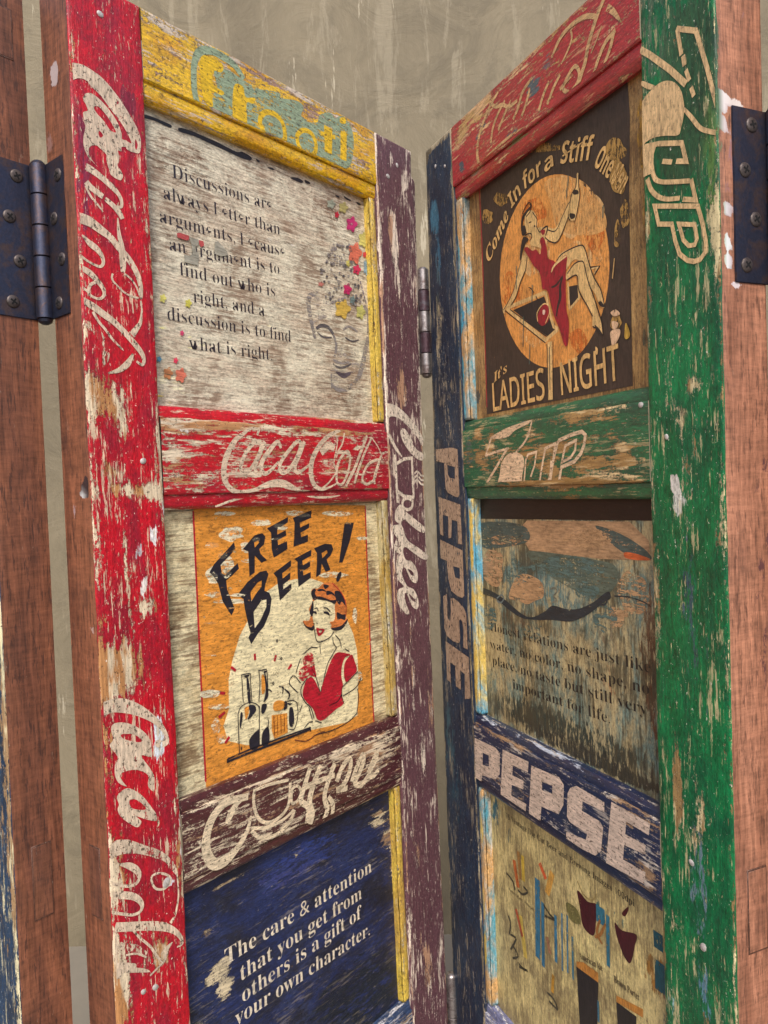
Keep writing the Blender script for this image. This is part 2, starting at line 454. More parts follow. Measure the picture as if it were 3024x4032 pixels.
def mathfont(t, base):
    if not base: return t
    o = ''
    for c in t:
        if 'A' <= c <= 'Z': o += chr(base + ord(c) - 65)
        elif 'a' <= c <= 'z': o += chr(base + 26 + ord(c) - 97)
        else: o += c
    return o
FONT_CACHE = {}
def type_mesh(text, base, offset):
    key = (text, base, offset)
    if key in FONT_CACHE: return FONT_CACHE[key]
    cu = bpy.data.curves.new('type', 'FONT'); cu.body = mathfont(text, base); cu.size = 1; cu.offset = offset; cu.resolution_u = 3
    ob = bpy.data.objects.new('type', cu); COL.objects.link(ob)
    bpy.context.view_layer.update()
    dg = bpy.context.evaluated_depsgraph_get(); me = bpy.data.meshes.new_from_object(ob.evaluated_get(dg))
    vs = [tuple(v.co) for v in me.vertices]; fs = [tuple(p.vertices) for p in me.polygons]
    bpy.data.objects.remove(ob); bpy.data.curves.remove(cu); bpy.data.meshes.remove(me)
    FONT_CACHE[key] = (vs, fs); return vs, fs
def place_type(P, text, base, offset, a, b, height, z, col, fn=None, sq=1.0):
    """lay the text from point a to point b (mm, on the leaf), 'height' mm per font unit"""
    vs, fs = type_mesh(text, base, offset)
    if not vs: return
    x0 = min(v[0] for v in vs); x1 = max(v[0] for v in vs)
    dx, dy = b[0] - a[0], b[1] - a[1]; L = math.hypot(dx, dy); ux, uy = dx / L, dy / L
    k = L / (x1 - x0); nx, ny = -uy, ux
    bv = []
    for v in vs:
        s_, t_ = (v[0] - x0) * k, v[1] * height
        if fn: X, Y = fn(s_, t_, L)
        else: X, Y = a[0] + ux * s_ + nx * t_, a[1] + uy * s_ + ny * t_
        q = P.bm.verts.new((X / 1000, Y / 1000, z / 1000)); q[P.ink] = col; bv.append(q)
    for f in fs:
        try: P.bm.faces.new([bv[i] for i in f])
        except ValueError: pass

ART = {
 'coca_top': [
  ('F',(206,186,164),100,[[(-20,17321),(92,17370),(203,17360),(317,17323),(443,17229),(545,17122),(635,17008),(678,16900),(664,16773),(607,16748),(519,16756),(529,16826),(577,16830),(496,16960),(381,17063),(282,17156),(195,17205),(135,17245),(60,17231),(-28,17176)],[(621,16881),(642,16827),(620,16780),(611,16817)]]),
  ('F',(206,186,164),100,[[(101,17065),(128,17121),(192,17146),(280,17114),(367,17052),(442,16965),(475,16880),(478,16833),(530,16832),(527,16777),(471,16759),(462,16714),(429,16709),(438,16640),(415,16572),(446,16534),(468,16493),(448,16444),(408,16439),(343,16461),(326,16509),(304,16585),(306,16634),(244,16672),(213,16686),(168,16671),(134,16631),(143,16558),(215,16493),(160,16529),(118,16562),(85,16644),(89,16726),(113,16827),(94,16935),(140,16975),(124,17027)],[(205,17028),(251,17051),(338,16988),(393,16918),(417,16873),(358,16876),(296,16938),(228,16984)],[(246,16832),(283,16803),(255,16770),(237,16794)]]),
  ('s',(206,186,164),100,[(94,16462,90),(156,16446,90),(255,16405,80),(344,16354,80),(407,16307,60),(438,16255,50),(435,16194,40),(394,16183,30)],0),
  ('s',(206,186,164),100,[(93,16323,80),(135,16288,80),(197,16259,80),(253,16234,70)],0),
  ('s',(206,186,164),100,[(85,16286,30),(131,16206,30),(191,16152,30),(246,16096,15)],0),
  ('s',(206,186,164),100,[(272,16221,60),(348,16183,70),(405,16138,80),(442,16082,60)],0),
  ('s',(206,186,164),100,[(-28,15983,130),(100,15974,130),(217,15924,110),(309,15878,90),(388,15802,90),(482,15722,90),(563,15611,80),(598,15503,70),(602,15401,50),(593,15367,30)],0),
  ('s',(206,186,164),100,[(595,15348,30),(601,15246,30),(578,15139,50),(534,15075,70),(480,15010,90)],0),
  ('s',(206,186,164),100,[(392,16079,20),(396,15942,50),(417,15821,80),(423,15671,90),(418,15582,60)],0),
  ('s',(206,186,164),100,[(28,15835,20),(103,15774,80),(167,15740,80),(211,15688,60),(223,15629,45),(192,15588,35),(133,15592,30),(56,15618,30),(-7,15653,30)],0),
  ('s',(206,186,164),100,[(-13,15543,60),(76,15513,80),(152,15455,70),(209,15392,60),(213,15331,40),(164,15291,32),(92,15303,32),(61,15340,40),(90,15406,40),(152,15443,25)],0),
  ('s',(206,186,164),100,[(-18,15386,30),(60,15334,30)],0),
  ('s',(206,186,164),100,[(312,15548,26),(303,15497,26),(342,15454,26),(409,15404,26),(492,15375,26),(572,15370,26)],0),
  ('s',(206,186,164),100,[(432,15572,26),(501,15535,26),(555,15469,26),(583,15397,26)],0),
  ('s',(206,186,164),100,[(-8,15255,80),(100,15213,90),(203,15157,90),(309,15099,80),(416,15014,80),(511,14925,80),(580,14844,70),(598,14781,50),(574,14740,40),(517,14766,30)],0),
  ('s',(206,186,164),100,[(97,15164,40),(146,15086,35),(210,15022,35),(287,14933,32),(380,14858,20)],0),
  ('s',(206,186,164),100,[(485,14832,30),(423,14736,80),(328,14663,60),(216,14624,15)],0),
  ('s',(206,186,164),92,[(-12,15062,70),(115,14996,90),(184,14907,110),(204,14786,100),(179,14697,50)],0),
 ],
 'coca_low': [
  ('F',(206,186,164),100,[[(-27,11634),(91,11662),(236,11635),(383,11546),(504,11435),(614,11307),(673,11176),(669,11101),(601,11081),(537,11105),(525,11153),(562,11168),(605,11144),(637,11148),(616,11217),(527,11323),(431,11397),(296,11474),(163,11525),(72,11541),(-33,11513)]]),
  ('F',(206,186,164),100,[[(77,11395),(106,11436),(198,11425),(317,11364),(424,11268),(482,11164),(480,11127),(482,11026),(371,11071),(449,10936),(494,10847),(497,10770),(479,10700),(425,10768),(431,10866),(323,10949),(201,10973),(146,10954),(169,10886),(207,10831),(129,10886),(94,10970),(99,11064),(129,11128),(56,11245),(92,11295)],[(179,11320),(300,11288),(379,11218),(364,11197),(269,11235),(190,11281)]]),
  ('F',(206,186,164),100,[[(104,10774),(193,10817),(272,10779),(365,10688),(430,10591),(469,10527),(496,10480),(499,10410),(394,10459),(286,10528),(338,10461),(294,10421),(203,10497),(127,10584),(104,10653),(119,10696)],[(227,10696),(295,10680),(374,10597),(386,10556),(303,10584),(237,10631)]]),
  ('F',(206,186,164),100,[[(2,10341),(76,10373),(168,10351),(206,10312),(184,10271),(202,10228),(83,10267),(-3,10247)]]),
  ('F',(206,186,164),95,[[(-2,10284),(61,10380),(163,10355),(221,10327),(369,10223),(522,10116),(630,9996),(691,9886),(702,9796),(640,9878),(564,9994),(440,10084),(319,10159),(185,10218),(82,10238),(-5,10232)]]),
  ('s',(206,186,164),100,[(93,10154,20),(194,10100,80),(273,10020,80),(284,9940,50),(229,9908,40),(126,9941,35),(12,10013,35)],0),
  ('s',(206,186,164),100,[(413,9873,30),(431,9914,30),(511,9903,30),(605,9836,30),(618,9773,30),(550,9738,30),(456,9778,30)],1),
  ('s',(206,186,164),100,[(-22,9914,90),(121,9859,90),(238,9789,80),(302,9699,60),(283,9639,40),(200,9642,35),(98,9697,35),(13,9746,35)],0),
  ('s',(206,186,164),100,[(689,9858,25),(704,9666,25),(688,9543,30),(649,9432,35),(596,9385,50)],0),
  ('s',(206,186,164),100,[(20,9610,110),(179,9543,110),(329,9480,110),(483,9405,110),(609,9315,80),(695,9210,55),(716,9128,40),(657,9121,20)],0),
  ('s',(206,186,164),100,[(200,9499,26),(263,9401,30),(365,9270,32),(437,9137,32),(496,9051,20)],0),
  ('F',(206,186,164),100,[[(611,9193),(567,9143),(529,9063),(496,9044),(517,9139),(469,9135),(536,9186)]]),
  ('s',(206,186,164),93,[(-9,9470,80),(97,9399,80),(228,9315,80),(330,9217,30)],0),
  ('F',(206,186,164),100,[[(-11,9292),(198,9193),(218,9142),(293,9098),(352,9033),(157,9126),(70,9164),(53,9132),(-18,9162)]]),
  ('s',(206,186,164),97,[(11,9574,70),(12,9453,70),(5,9336,70),(0,9233,70)],0),
  ('s',(206,186,164),100,[(114,9310,25),(225,9269,25),(329,9183,25)],0),
  ('s',(206,186,164),100,[(350,8999,25),(496,9051,30)],0),
 ],
 'coca_wide': [
  ('s',(206,186,164),100,[(1819,14160,40),(1671,14068,65),(1561,13933,75),(1503,13802,80),(1489,13681,75),(1533,13581,70),(1632,13518,60),(1749,13512,45),(1884,13530,40)],0),
  ('s',(206,186,164),100,[(1749,13512,40),(1897,13530,45),(2009,13564,60),(2151,13594,90),(2295,13597,100),(2411,13565,90),(2515,13533,50),(2591,13527,15)],0),
  ('s',(206,186,164),100,[(1800,14155,40),(1896,14196,30),(2005,14193,35)],0),
  ('s',(206,186,164),100,[(2005,14197,40),(1968,14128,30)],0),
  ('s',(206,186,164),100,[(1947,14056,52),(1814,13949,52),(1727,13814,52),(1730,13726,52),(1815,13726,52),(1944,13858,52),(2022,14017,52)],1),
  ('s',(206,186,164),100,[(2075,14060,55),(1988,13911,60),(1912,13774,50),(1944,13722,40)],0),
  ('s',(206,186,164),100,[(2310,13992,40),(2265,14066,50),(2130,13956,65),(2016,13827,65),(2018,13722,60),(2102,13718,50),(2266,13840,30)],0),
  ('s',(206,186,164),100,[(2579,14081,52),(2436,13974,52),(2295,13830,52),(2283,13733,52),(2370,13722,52),(2519,13854,52),(2622,14033,52)],1),
  ('s',(206,186,164),100,[(2684,14080,55),(2600,13933,60),(2516,13799,60),(2541,13718,50),(2651,13756,40),(2814,13847,30)],0),
  ('s',(206,186,164),100,[(3304,14236,40),(3095,14162,60),(2922,14030,70),(2800,13869,80),(2767,13700,80),(2813,13575,70),(2923,13522,50),(3056,13538,30),(3194,13583,20)],0),
  ('s',(206,186,164),100,[(2950,13951,90),(3088,14046,110),(3186,14003,90)],0),
  ('s',(206,186,164),100,[(3217,13957,40),(3356,13971,50),(3467,13938,40)],0),
  ('s',(206,186,164),100,[(3183,14224,24),(3243,14098,24),(3169,13839,24),(3196,13723,24),(3059,13596,24),(2923,13522,24)],0),
  ('s',(206,186,164),100,[(3378,14208,25),(3335,14077,25),(3253,13981,25),(3213,13898,25)],0),
  ('s',(206,186,164),100,[(3263,13864,40),(3410,13984,40),(3465,13902,40),(3411,13723,40),(3304,13581,40),(3211,13594,40),(3209,13723,40)],1),
  ('s',(206,186,164),100,[(3805,14189,45),(3660,13965,50),(3539,13771,50),(3422,13628,50),(3364,13552,40)],0),
  ('s',(206,186,164),100,[(3898,14173,35),(3733,13955,40),(3590,13723,45),(3526,13579,40)],0),
  ('s',(206,186,164),100,[(3886,14172,20),(4016,14047,20),(4093,13904,12)],0),
  ('s',(206,186,164),100,[(3994,13885,42),(3799,13821,42),(3676,13650,42),(3746,13572,42),(3900,13624,42),(3966,13748,42),(4019,13848,42)],1),
  ('s',(206,186,164),100,[(4064,13936,40),(3915,13674,45),(3916,13570,40)],0),
 ],
 'coca_lip': [
  ('s',(206,186,164),100,[(1384,13365,25),(1588,13419,30),(1826,13464,35),(2159,13484,30),(2573,13484,20)],0),
  ('s',(206,186,164),100,[(2543,13485,15),(2821,13434,30),(3082,13423,30),(3288,13441,15)],0),
 ],
 'frooti': [
  ('s',(142,160,132),100,[(1374,17474,80),(1341,17591,80),(1336,17740,80),(1353,17898,80),(1419,18034,90),(1558,18110,90),(1725,18118,90),(1881,18092,90),(2008,17995,70)],0),
  ('F',(142,160,132),94,[[(1602,17912),(1747,18004),(1978,17983),(2219,17968),(2379,18015),(2542,18037),(2556,17994),(2812,18058),(2914,18016),(2872,17901),(3121,17914),(3183,18025),(3356,18121),(3468,18089),(3570,18164),(3706,18133),(3785,17987),(3771,17767),(3668,17543),(3431,17502),(3242,17494),(2915,17467),(2573,17455),(2190,17470),(1888,17458),(1577,17482),(1572,17635),(1635,17770)]]),
  ('F',(214,176,30),100,[[(1438,17994),(1596,18053),(1726,18029),(1701,17940),(1602,17916),(1580,17770),(1718,17746),(1687,17696),(1561,17686),(1566,17533),(1459,17548),(1423,17731)]]),
  ('F',(214,176,30),100,[[(1859,17856),(1988,17906),(2021,17804),(2157,17848),(2121,17767),(2029,17738),(2014,17479),(1837,17474)]]),
  ('s',(214,176,30),100,[(2221,17574,70),(2226,17658,70),(2299,17739,70),(2428,17771,70),(2540,17734,70),(2584,17640,70),(2577,17529,70),(2474,17446,70),(2314,17465,70)],1),
  ('s',(214,176,30),100,[(2784,17598,65),(2795,17664,65),(2897,17748,65),(3039,17746,65),(3096,17626,65),(3042,17508,65),(2916,17480,65),(2814,17521,65)],1),
  ('f',(214,176,30),100,[[(3251,17934),(3401,17935),(3369,17612),(3242,17610)]]),
  ('f',(214,176,30),100,[[(3182,17839),(3447,17872),(3444,17819),(3179,17786)]]),
  ('f',(214,176,30),100,[[(3546,17971),(3664,17978),(3633,17617),(3523,17609)]]),
  ('F',(214,176,30),100,[[(3547,18117),(3608,18152),(3658,18135),(3644,18087),(3575,18061),(3537,18074)]]),
 ],
 'red_rail': [
  ('s',(200,160,112),100,[(1444,17321,60),(1414,17472,60),(1467,17652,55),(1600,17793,50),(1727,17883,50),(1918,17961,40)],0),
  ('s',(200,160,112),100,[(1724,17468,45),(1780,17615,45),(1904,17728,45),(2053,17802,30)],0),
  ('s',(200,160,112),100,[(1892,17541,45),(1998,17626,45),(2082,17694,40),(2173,17745,30)],0),
  ('s',(200,160,112),100,[(2202,17522,50),(2314,17610,50),(2404,17727,50),(2581,17786,40)],0),
  ('s',(200,160,112),100,[(2369,17481,45),(2465,17585,45),(2536,17697,40)],0),
  ('s',(200,160,112),100,[(2684,17394,45),(2767,17508,45),(2877,17606,40)],0),
  ('s',(200,160,112),100,[(2836,17389,45),(2952,17505,45),(3064,17577,40)],0),
  ('s',(200,160,112),100,[(1730,17930,45),(1864,17819,45),(1998,17780,45),(2126,17697,45),(2297,17686,45)],0),
  ('s',(200,160,112),100,[(2932,17814,40),(3081,17925,50),(3238,17952,50),(3403,17934,55),(3529,17889,55),(3650,17810,50)],0),
  ('s',(200,160,112),100,[(3253,17913,30),(3265,17824,30),(3193,17740,30),(3086,17671,20)],0),
  ('s',(200,160,112),100,[(3754,17924,50),(3650,17829,60),(3518,17647,60),(3457,17500,60),(3402,17428,60),(3352,17341,50)],0),
  ('s',(200,160,112),100,[(3785,17819,70),(3855,17750,60),(3923,17655,40),(3971,17581,10)],0),
  ('s',(200,160,112),100,[(3890,17560,50),(3758,17528,50),(3654,17437,50),(3589,17353,40),(3551,17333,30)],0),
  ('s',(200,160,112),100,[(3867,17554,50),(3813,17441,50),(3729,17340,40)],0),
  ('s',(200,160,112),100,[(3705,17701,20),(3625,17609,20),(3544,17534,15)],0),
  ('s',(200,160,112),100,[(3302,17539,45),(3181,17497,45),(3108,17419,45),(3208,17339,45),(3327,17364,45),(3364,17447,45)],1),
  ('s',(200,160,112),95,[(1444,17321,40),(1692,17346,50),(1972,17363,50),(2236,17357,50),(2562,17305,40)],0),
  ('s',(200,160,112),95,[(3056,17434,40),(3163,17465,40),(3265,17476,30)],0),
 ],
 'seven_tall': [
  ('l',(214,180,132),100,[(4613,17170,42),(4817,17041,42),(4918,16707,42),(4977,16476,42),(5030,16287,42),(5046,16162,42)],0),
  ('l',(214,180,132),100,[(4622,17162,40),(4644,17030,40),(4661,16934,40)],0),
  ('l',(214,180,132),100,[(4679,16920,42),(4691,16833,42)],0),
  ('l',(214,180,132),100,[(4704,16793,38),(4739,16690,38)],0),
  ('l',(214,180,132),100,[(4196,17224,52),(4316,17111,52),(4530,16886,52),(4701,16680,52)],0),
  ('l',(214,180,132),100,[(4754,16631,40),(4781,16547,40)],0),
  ('s',(214,180,132),100,[(4673,16497,30),(4749,16396,40),(4838,16271,40),(4939,16199,40),(5049,16138,40)],0),
  ('F',(214,180,132),100,[[(4219,16784),(4305,16819),(4405,16831),(4500,16808),(4592,16743),(4654,16641),(4678,16514),(4667,16433),(4638,16359),(4604,16316),(4458,16374),(4333,16412),(4232,16415),(4187,16408),(4200,16737)]]),
  ('F',(214,180,132),100,[[(4208,16950),(4293,16887),(4362,16831),(4305,16829),(4206,16908)]]),
  ('l',(214,180,132),100,[(4216,16384,42),(4387,16339,42),(4643,16237,42),(4684,16073,42),(4577,16115,42)],0),
  ('l',(214,180,132),100,[(4531,16127,40),(4423,16177,40)],0),
  ('F',(214,180,132),97,[[(4187,16391),(4288,16369),(4351,16332),(4328,16281),(4318,16204),(4323,16131),(4250,16129),(4178,16157)]]),
  ('s',(214,180,132),100,[(4302,16160,50),(4328,16074,50),(4396,16017,42),(4539,15961,42),(4720,15902,42)],0),
  ('l',(214,180,132),100,[(4733,15910,40),(4775,15729,40),(4639,15783,40)],0),
  ('s',(214,180,132),100,[(4242,16101,50),(4282,15994,50),(4364,15903,46),(4467,15845,42),(4607,15804,42)],0),
  ('l',(214,180,132),100,[(4319,15838,40),(4795,15673,40),(4836,15535,40),(4868,15374,40),(4863,15290,40),(4806,15245,40),(4743,15247,40),(4674,15276,40),(4591,15351,40),(4546,15473,40),(4513,15622,40),(4363,15671,40)],1),
  ('l',(214,180,132),100,[(4590,15598,36),(4759,15537,36),(4780,15420,36),(4754,15378,36),(4691,15389,36),(4634,15455,36),(4611,15531,36)],1),
 ],
 'seven_wide': [
  ('F',(214,186,152),100,[[(1503,14059),(1696,14111),(1907,14150),(2206,14178),(2395,14189),(2268,14145),(2039,14102),(1901,14043),(1673,14031)]]),
  ('l',(214,186,152),100,[(1518,14058,32),(1365,13840,32)],0),
  ('l',(214,186,152),100,[(1366,13848,30),(1609,13879,30),(1892,13906,30)],0),
  ('l',(214,186,152),100,[(1865,13908,38),(1597,13688,38),(1302,13452,38)],0),
  ('s',(214,186,152),100,[(2382,14179,30),(2309,14044,30),(2242,13969,30),(2142,13904,30),(2040,13846,30)],0),
  ('F',(214,186,152),100,[[(1686,13619),(1726,13740),(1871,13837),(2024,13851),(2169,13812),(2205,13720),(2156,13587),(2092,13433),(1636,13439)]]),
  ('l',(214,186,152),100,[(2181,13460,28),(2240,13763,28),(2287,13815,28),(2449,13834,28),(2404,13685,28),(2323,13564,28)],0),
  ('l',(214,186,152),100,[(2470,13447,32),(2566,13731,32),(2617,13862,32),(2796,13902,32),(2742,13714,32),(2706,13571,32),(2595,13454,32)],0),
  ('l',(214,186,152),100,[(2667,13435,32),(2753,13722,32),(2848,13927,32)],0),
  ('l',(214,186,152),100,[(2848,13927,40),(3066,13972,40),(3243,13991,40),(3296,13955,40),(3272,13858,40),(3217,13774,40),(3106,13698,40),(2889,13650,40),(2823,13442,40)],0),
  ('l',(214,186,152),100,[(2897,13699,30),(2968,13869,30),(3147,13911,30),(3127,13811,30),(3055,13745,30)],1),
  ('l',(214,186,152),100,[(2725,13724,50),(2704,13588,50),(2670,13487,50)],0),
 ],
 'coffee_tall': [
  ('F',(216,202,186),100,[[(4233,14618),(4405,14617),(4587,14545),(4771,14425),(4895,14325),(4998,14196),(4979,14088),(4886,14192),(4741,14305),(4597,14390),(4455,14454),(4313,14465),(4220,14432)]]),
  ('s',(216,202,186),100,[(4160,14267,40),(4256,14208,55),(4320,14121,60),(4396,14028,55),(4507,13931,20)],0),
  ('F',(216,202,186),100,[[(4495,14269),(4540,14316),(4612,14300),(4692,14218),(4762,14142),(4760,14109),(4853,14032),(4983,13981),(4970,13894),(4866,13900),(4719,13976),(4597,14078),(4520,14179)]]),
  ('l',(216,202,186),100,[(4394,13842,46),(4543,13902,46),(4725,13917,46),(4725,13378,46),(4509,13400,46),(4379,13470,46)],0),
  ('l',(216,202,186),100,[(4340,13956,50),(4363,13842,50),(4362,13586,50),(4375,13316,50)],0),
  ('s',(216,202,186),100,[(4592,13372,50),(4671,13347,50),(4697,13291,50),(4664,13235,50),(4581,13216,50),(4498,13241,50),(4471,13298,50),(4506,13351,50)],1),
  ('s',(216,202,186),100,[(4769,13703,30),(4822,13735,30),(4875,13714,30),(4917,13679,30),(4979,13671,30)],0),
  ('s',(216,202,186),100,[(4765,13644,30),(4818,13675,30),(4871,13654,30),(4913,13619,30),(4975,13610,30)],0),
  ('s',(216,202,186),100,[(4761,13584,30),(4813,13616,30),(4867,13594,30),(4909,13559,30),(4971,13550,30)],0),
  ('F',(216,202,186),100,[[(4332,13226),(4408,13287),(4459,13273),(4517,13206),(4764,13065),(4934,12963),(4929,12880),(4798,12917),(4610,13020),(4505,13087),(4426,13040),(4478,12949),(4495,12883),(4573,12787),(4761,12695),(4997,12563),(4970,12504),(4859,12525),(4669,12623),(4500,12714),(4443,12667),(4493,12546),(4618,12509),(4719,12408),(4748,12286),(4705,12205),(4600,12249),(4523,12362),(4485,12428),(4427,12436),(4397,12362),(4452,12252),(4510,12181),(4635,12127),(4715,12025),(4743,11903),(4692,11850),(4597,11896),(4521,12024),(4483,12087),(4441,12085),(4454,11967),(4522,11828),(4464,11810),(4384,11873),(4298,11975),(4276,12093),(4321,12164),(4427,12190),(4310,12294),(4278,12425),(4296,12551),(4373,12621),(4274,12680),(4251,12784),(4358,12712),(4346,12828),(4269,12910),(4256,13013),(4380,13029),(4302,13087),(4309,13189)],[(4547,12411),(4640,12363),(4652,12309),(4585,12336)],[(4535,12074),(4647,11994),(4662,11950),(4582,11990)],[(4294,12817),(4334,12801),(4323,12738),(4283,12750)]]),
 ],
 'pepse_tall': [
  ('f',(168,144,122),100,[[(45,14083),(664,13969),(676,13375),(633,13338),(557,13346),(356,13399),(295,13453),(274,13806),(43,13840)],[(368,13776),(577,13738),(565,13583),(419,13598),(375,13648)]]),
  ('f',(168,144,122),100,[[(72,13347),(687,13243),(701,12721),(589,12722),(595,13020),(440,13038),(406,12795),(326,12784),(342,13081),(180,13097),(180,12808),(82,12827)]]),
  ('f',(168,144,122),100,[[(76,12756),(704,12640),(713,12044),(650,12011),(528,12017),(352,12070),(283,12215),(253,12471),(73,12494)],[(425,12411),(611,12404),(607,12255),(477,12265)]]),
  ('f',(168,144,122),100,[[(322,11961),(409,11978),(517,11955),(680,11886),(745,11821),(753,11342),(633,11350),(655,11570),(636,11687),(592,11717),(545,11695),(559,11465),(539,11401),(482,11382),(349,11383),(174,11430),(109,11529),(109,11966),(222,12014),(216,11685),(288,11642),(322,11793)]]),
  ('f',(168,144,122),100,[[(135,11346),(769,11242),(782,10704),(629,10655),(647,10994),(527,11021),(523,10755),(390,10775),(388,11053),(245,11071),(247,10788),(137,10811)]]),
 ],
 'pepse_wide': [
  ('f',(200,180,164),100,[[(857,10202),(1360,10228),(1467,10195),(1450,9923),(1344,9820),(1007,9760),(980,9603),(774,9567)],[(1049,10065),(1197,10075),(1198,9934),(1038,9901)]]),
  ('f',(200,180,164),100,[[(1539,10257),(2096,10286),(2075,10154),(1755,10135),(1738,10007),(1980,10021),(1965,9915),(1717,9883),(1699,9747),(2018,9762),(1998,9633),(1444,9595)]]),
  ('f',(200,180,164),100,[[(2150,10259),(2679,10303),(2759,10249),(2741,10021),(2650,9886),(2326,9848),(2293,9632),(2063,9623)],[(2354,10143),(2548,10163),(2543,10073),(2348,10044)]]),
  ('f',(200,180,164),100,[[(2871,10253),(2982,10316),(3422,10305),(3418,10204),(3075,10185),(3060,10080),(3341,10083),(3394,10040),(3351,9783),(3257,9694),(2770,9636),(2776,9748),(3109,9795),(3137,9869),(2845,9876),(2799,9920),(2823,10179)]]),
  ('f',(200,180,164),100,[[(3529,10349),(4061,10345),(4038,10226),(3738,10236),(3717,10104),(3997,10117),(3980,10021),(3698,9991),(3677,9840),(3985,9856),(3958,9732),(3421,9694)]]),
 ],
 'coffee_wide': [
  ('s',(214,196,168),100,[(1617,10274,80),(1348,10307,90),(1180,10242,100),(1078,10104,110),(1050,9920,120),(1125,9749,130),(1272,9712,110),(1444,9790,80),(1582,9921,60),(1643,10059,30)],0),
  ('s',(214,196,168),100,[(1589,10294,40),(1471,10254,70),(1397,10189,90),(1343,10130,80),(1321,10082,40)],0),
  ('s',(214,196,168),100,[(1687,10308,40),(1905,10308,40),(2205,10268,40)],0),
  ('s',(214,196,168),100,[(1698,10293,45),(1690,10157,45),(1749,9987,45),(1896,9895,45),(2087,9916,45),(2190,10013,45),(2226,10230,45)],0),
  ('s',(214,196,168),100,[(1641,9927,40),(1848,9859,40),(2099,9856,40),(2259,9912,40)],0),
  ('s',(214,196,168),100,[(1639,9900,50),(1752,9784,50),(1964,9729,50),(2176,9788,50),(2272,9907,50)],0),
  ('s',(214,196,168),100,[(2246,10139,40),(2331,10160,40),(2383,10075,40),(2321,9993,40),(2238,9996,40)],1),
  ('s',(214,196,168),100,[(2544,10304,70),(2448,10136,80),(2377,9974,80),(2482,9865,80),(2454,9689,70)],0),
  ('s',(214,196,168),100,[(2719,10277,80),(2603,10124,90),(2511,9930,90),(2546,9769,90),(2504,9659,80)],0),
  ('s',(214,196,168),100,[(2953,10233,80),(2840,10075,80),(2756,9898,80),(2793,9734,80),(2725,9626,70)],0),
  ('s',(214,196,168),100,[(2429,10105,70),(2655,10108,70),(2944,10094,70)],0),
  ('s',(214,196,168),100,[(2820,9877,60),(2893,9751,70),(2857,9596,70)],0),
  ('s',(214,196,168),100,[(2976,10007,80),(3067,10134,80),(3203,10219,80),(3233,10137,80),(3166,9999,80),(3054,9917,80),(2970,9905,80),(3158,9871,80)],0),
  ('s',(214,196,168),100,[(3239,9924,80),(3335,10067,80),(3455,10192,80),(3470,10107,80),(3382,9986,80),(3296,9893,80),(3412,9830,80),(3559,9905,80)],0),
  ('s',(214,196,168),100,[(3541,9937,70),(3631,10046,70),(3721,10143,70),(3730,10085,70),(3640,9989,70),(3559,9905,70),(3640,9866,70),(3749,9915,70)],0),
 ],
 'quote1': [
  ('t', (46, 42, 52), 100, 'Discussions are', 119808, -0.019, [(1122, 16709), (2465, 16728)], 20.5),
  ('t', (46, 42, 52), 100, 'always better than', 119808, -0.019, [(1007, 16465), (2576, 16480)], 20.5),
  ('t', (46, 42, 52), 100, 'arguments, because', 119808, -0.019, [(949, 16218), (2641, 16236)], 20.5),
  ('t', (46, 42, 52), 100, 'an argument is to', 119808, -0.019, [(1050, 15962), (2540, 16018)], 20.5),
  ('t', (46, 42, 52), 100, 'find out who is', 119808, -0.019, [(1159, 15734), (2453, 15745)], 20.5),
  ('t', (46, 42, 52), 100, 'right, and a', 119808, -0.019, [(1313, 15485), (2284, 15495)], 20.5),
  ('t', (46, 42, 52), 100, 'discussion is to find', 119808, -0.019, [(985, 15254), (2675, 15254)], 20.5),
  ('t', (46, 42, 52), 100, 'what is right.', 119808, -0.019, [(1229, 14996), (2366, 15005)], 20.5),
 ],
 'quote1_art': [
  ('F',(176,168,160),84,[[(3024,15847),(3204,15879),(3423,15867),(3337,15673),(3112,15563),(3039,15514),(2980,15703)]]),
  ('F',(172,164,158),84,[[(3390,15336),(3501,15299),(3795,15336),(3885,15188),(3792,14992),(3622,14792),(3466,14752),(3321,14830),(3331,14997),(3447,15047),(3379,15155)]]),
  ('s',(140,134,132),90,[(3170,15917,50),(3025,15860,70),(2992,15755,80),(3010,15621,70),(3038,15502,60),(3081,15346,50)],0),
  ('s',(140,134,132),90,[(4014,15916,50),(4099,15795,80),(4095,15564,90),(4019,15351,80),(3943,15141,90),(3828,14929,80),(3642,14793,60)],0),
  ('s',(92,88,92),95,[(3107,15474,40),(3200,15526,50),(3327,15519,50),(3406,15447,50)],0),
  ('s',(92,88,92),97,[(3123,15439,20),(3219,15389,25),(3376,15405,20)],0),
  ('s',(140,134,132),93,[(3592,15532,30),(3712,15589,30),(3868,15545,30)],0),
  ('s',(92,88,92),97,[(3625,15439,20),(3750,15407,25),(3882,15440,20)],0),
  ('s',(140,134,132),92,[(3406,15441,40),(3450,15344,50),(3429,15213,40),(3396,15132,40),(3507,15106,40),(3682,15125,30)],0),
  ('s',(92,88,92),95,[(3374,15078,20),(3484,15045,30),(3601,15064,30),(3721,15116,20)],0),
  ('s',(88,78,88),93,[(3424,14981,20),(3498,14962,60),(3574,14950,70),(3653,14978,50),(3734,15012,20)],0),
  ('s',(140,134,132),90,[(3321,14830,30),(3448,14764,60),(3642,14793,60),(3828,14929,40)],0),
  ('s',(140,134,132),90,[(3337,14946,30),(3335,14767,30)],0),
  ('F',(92,88,92),88,[[(3357,16379),(3377,16397),(3395,16387),(3375,16368)]]),
  ('F',(140,134,132),90,[[(3796,16345),(3824,16370),(3850,16356),(3822,16331)]]),
  ('F',(92,88,92),90,[[(3333,16148),(3349,16163),(3364,16154),(3348,16139)]]),
  ('F',(140,134,132),90,[[(3865,15947),(3894,15972),(3920,15957),(3891,15932)]]),
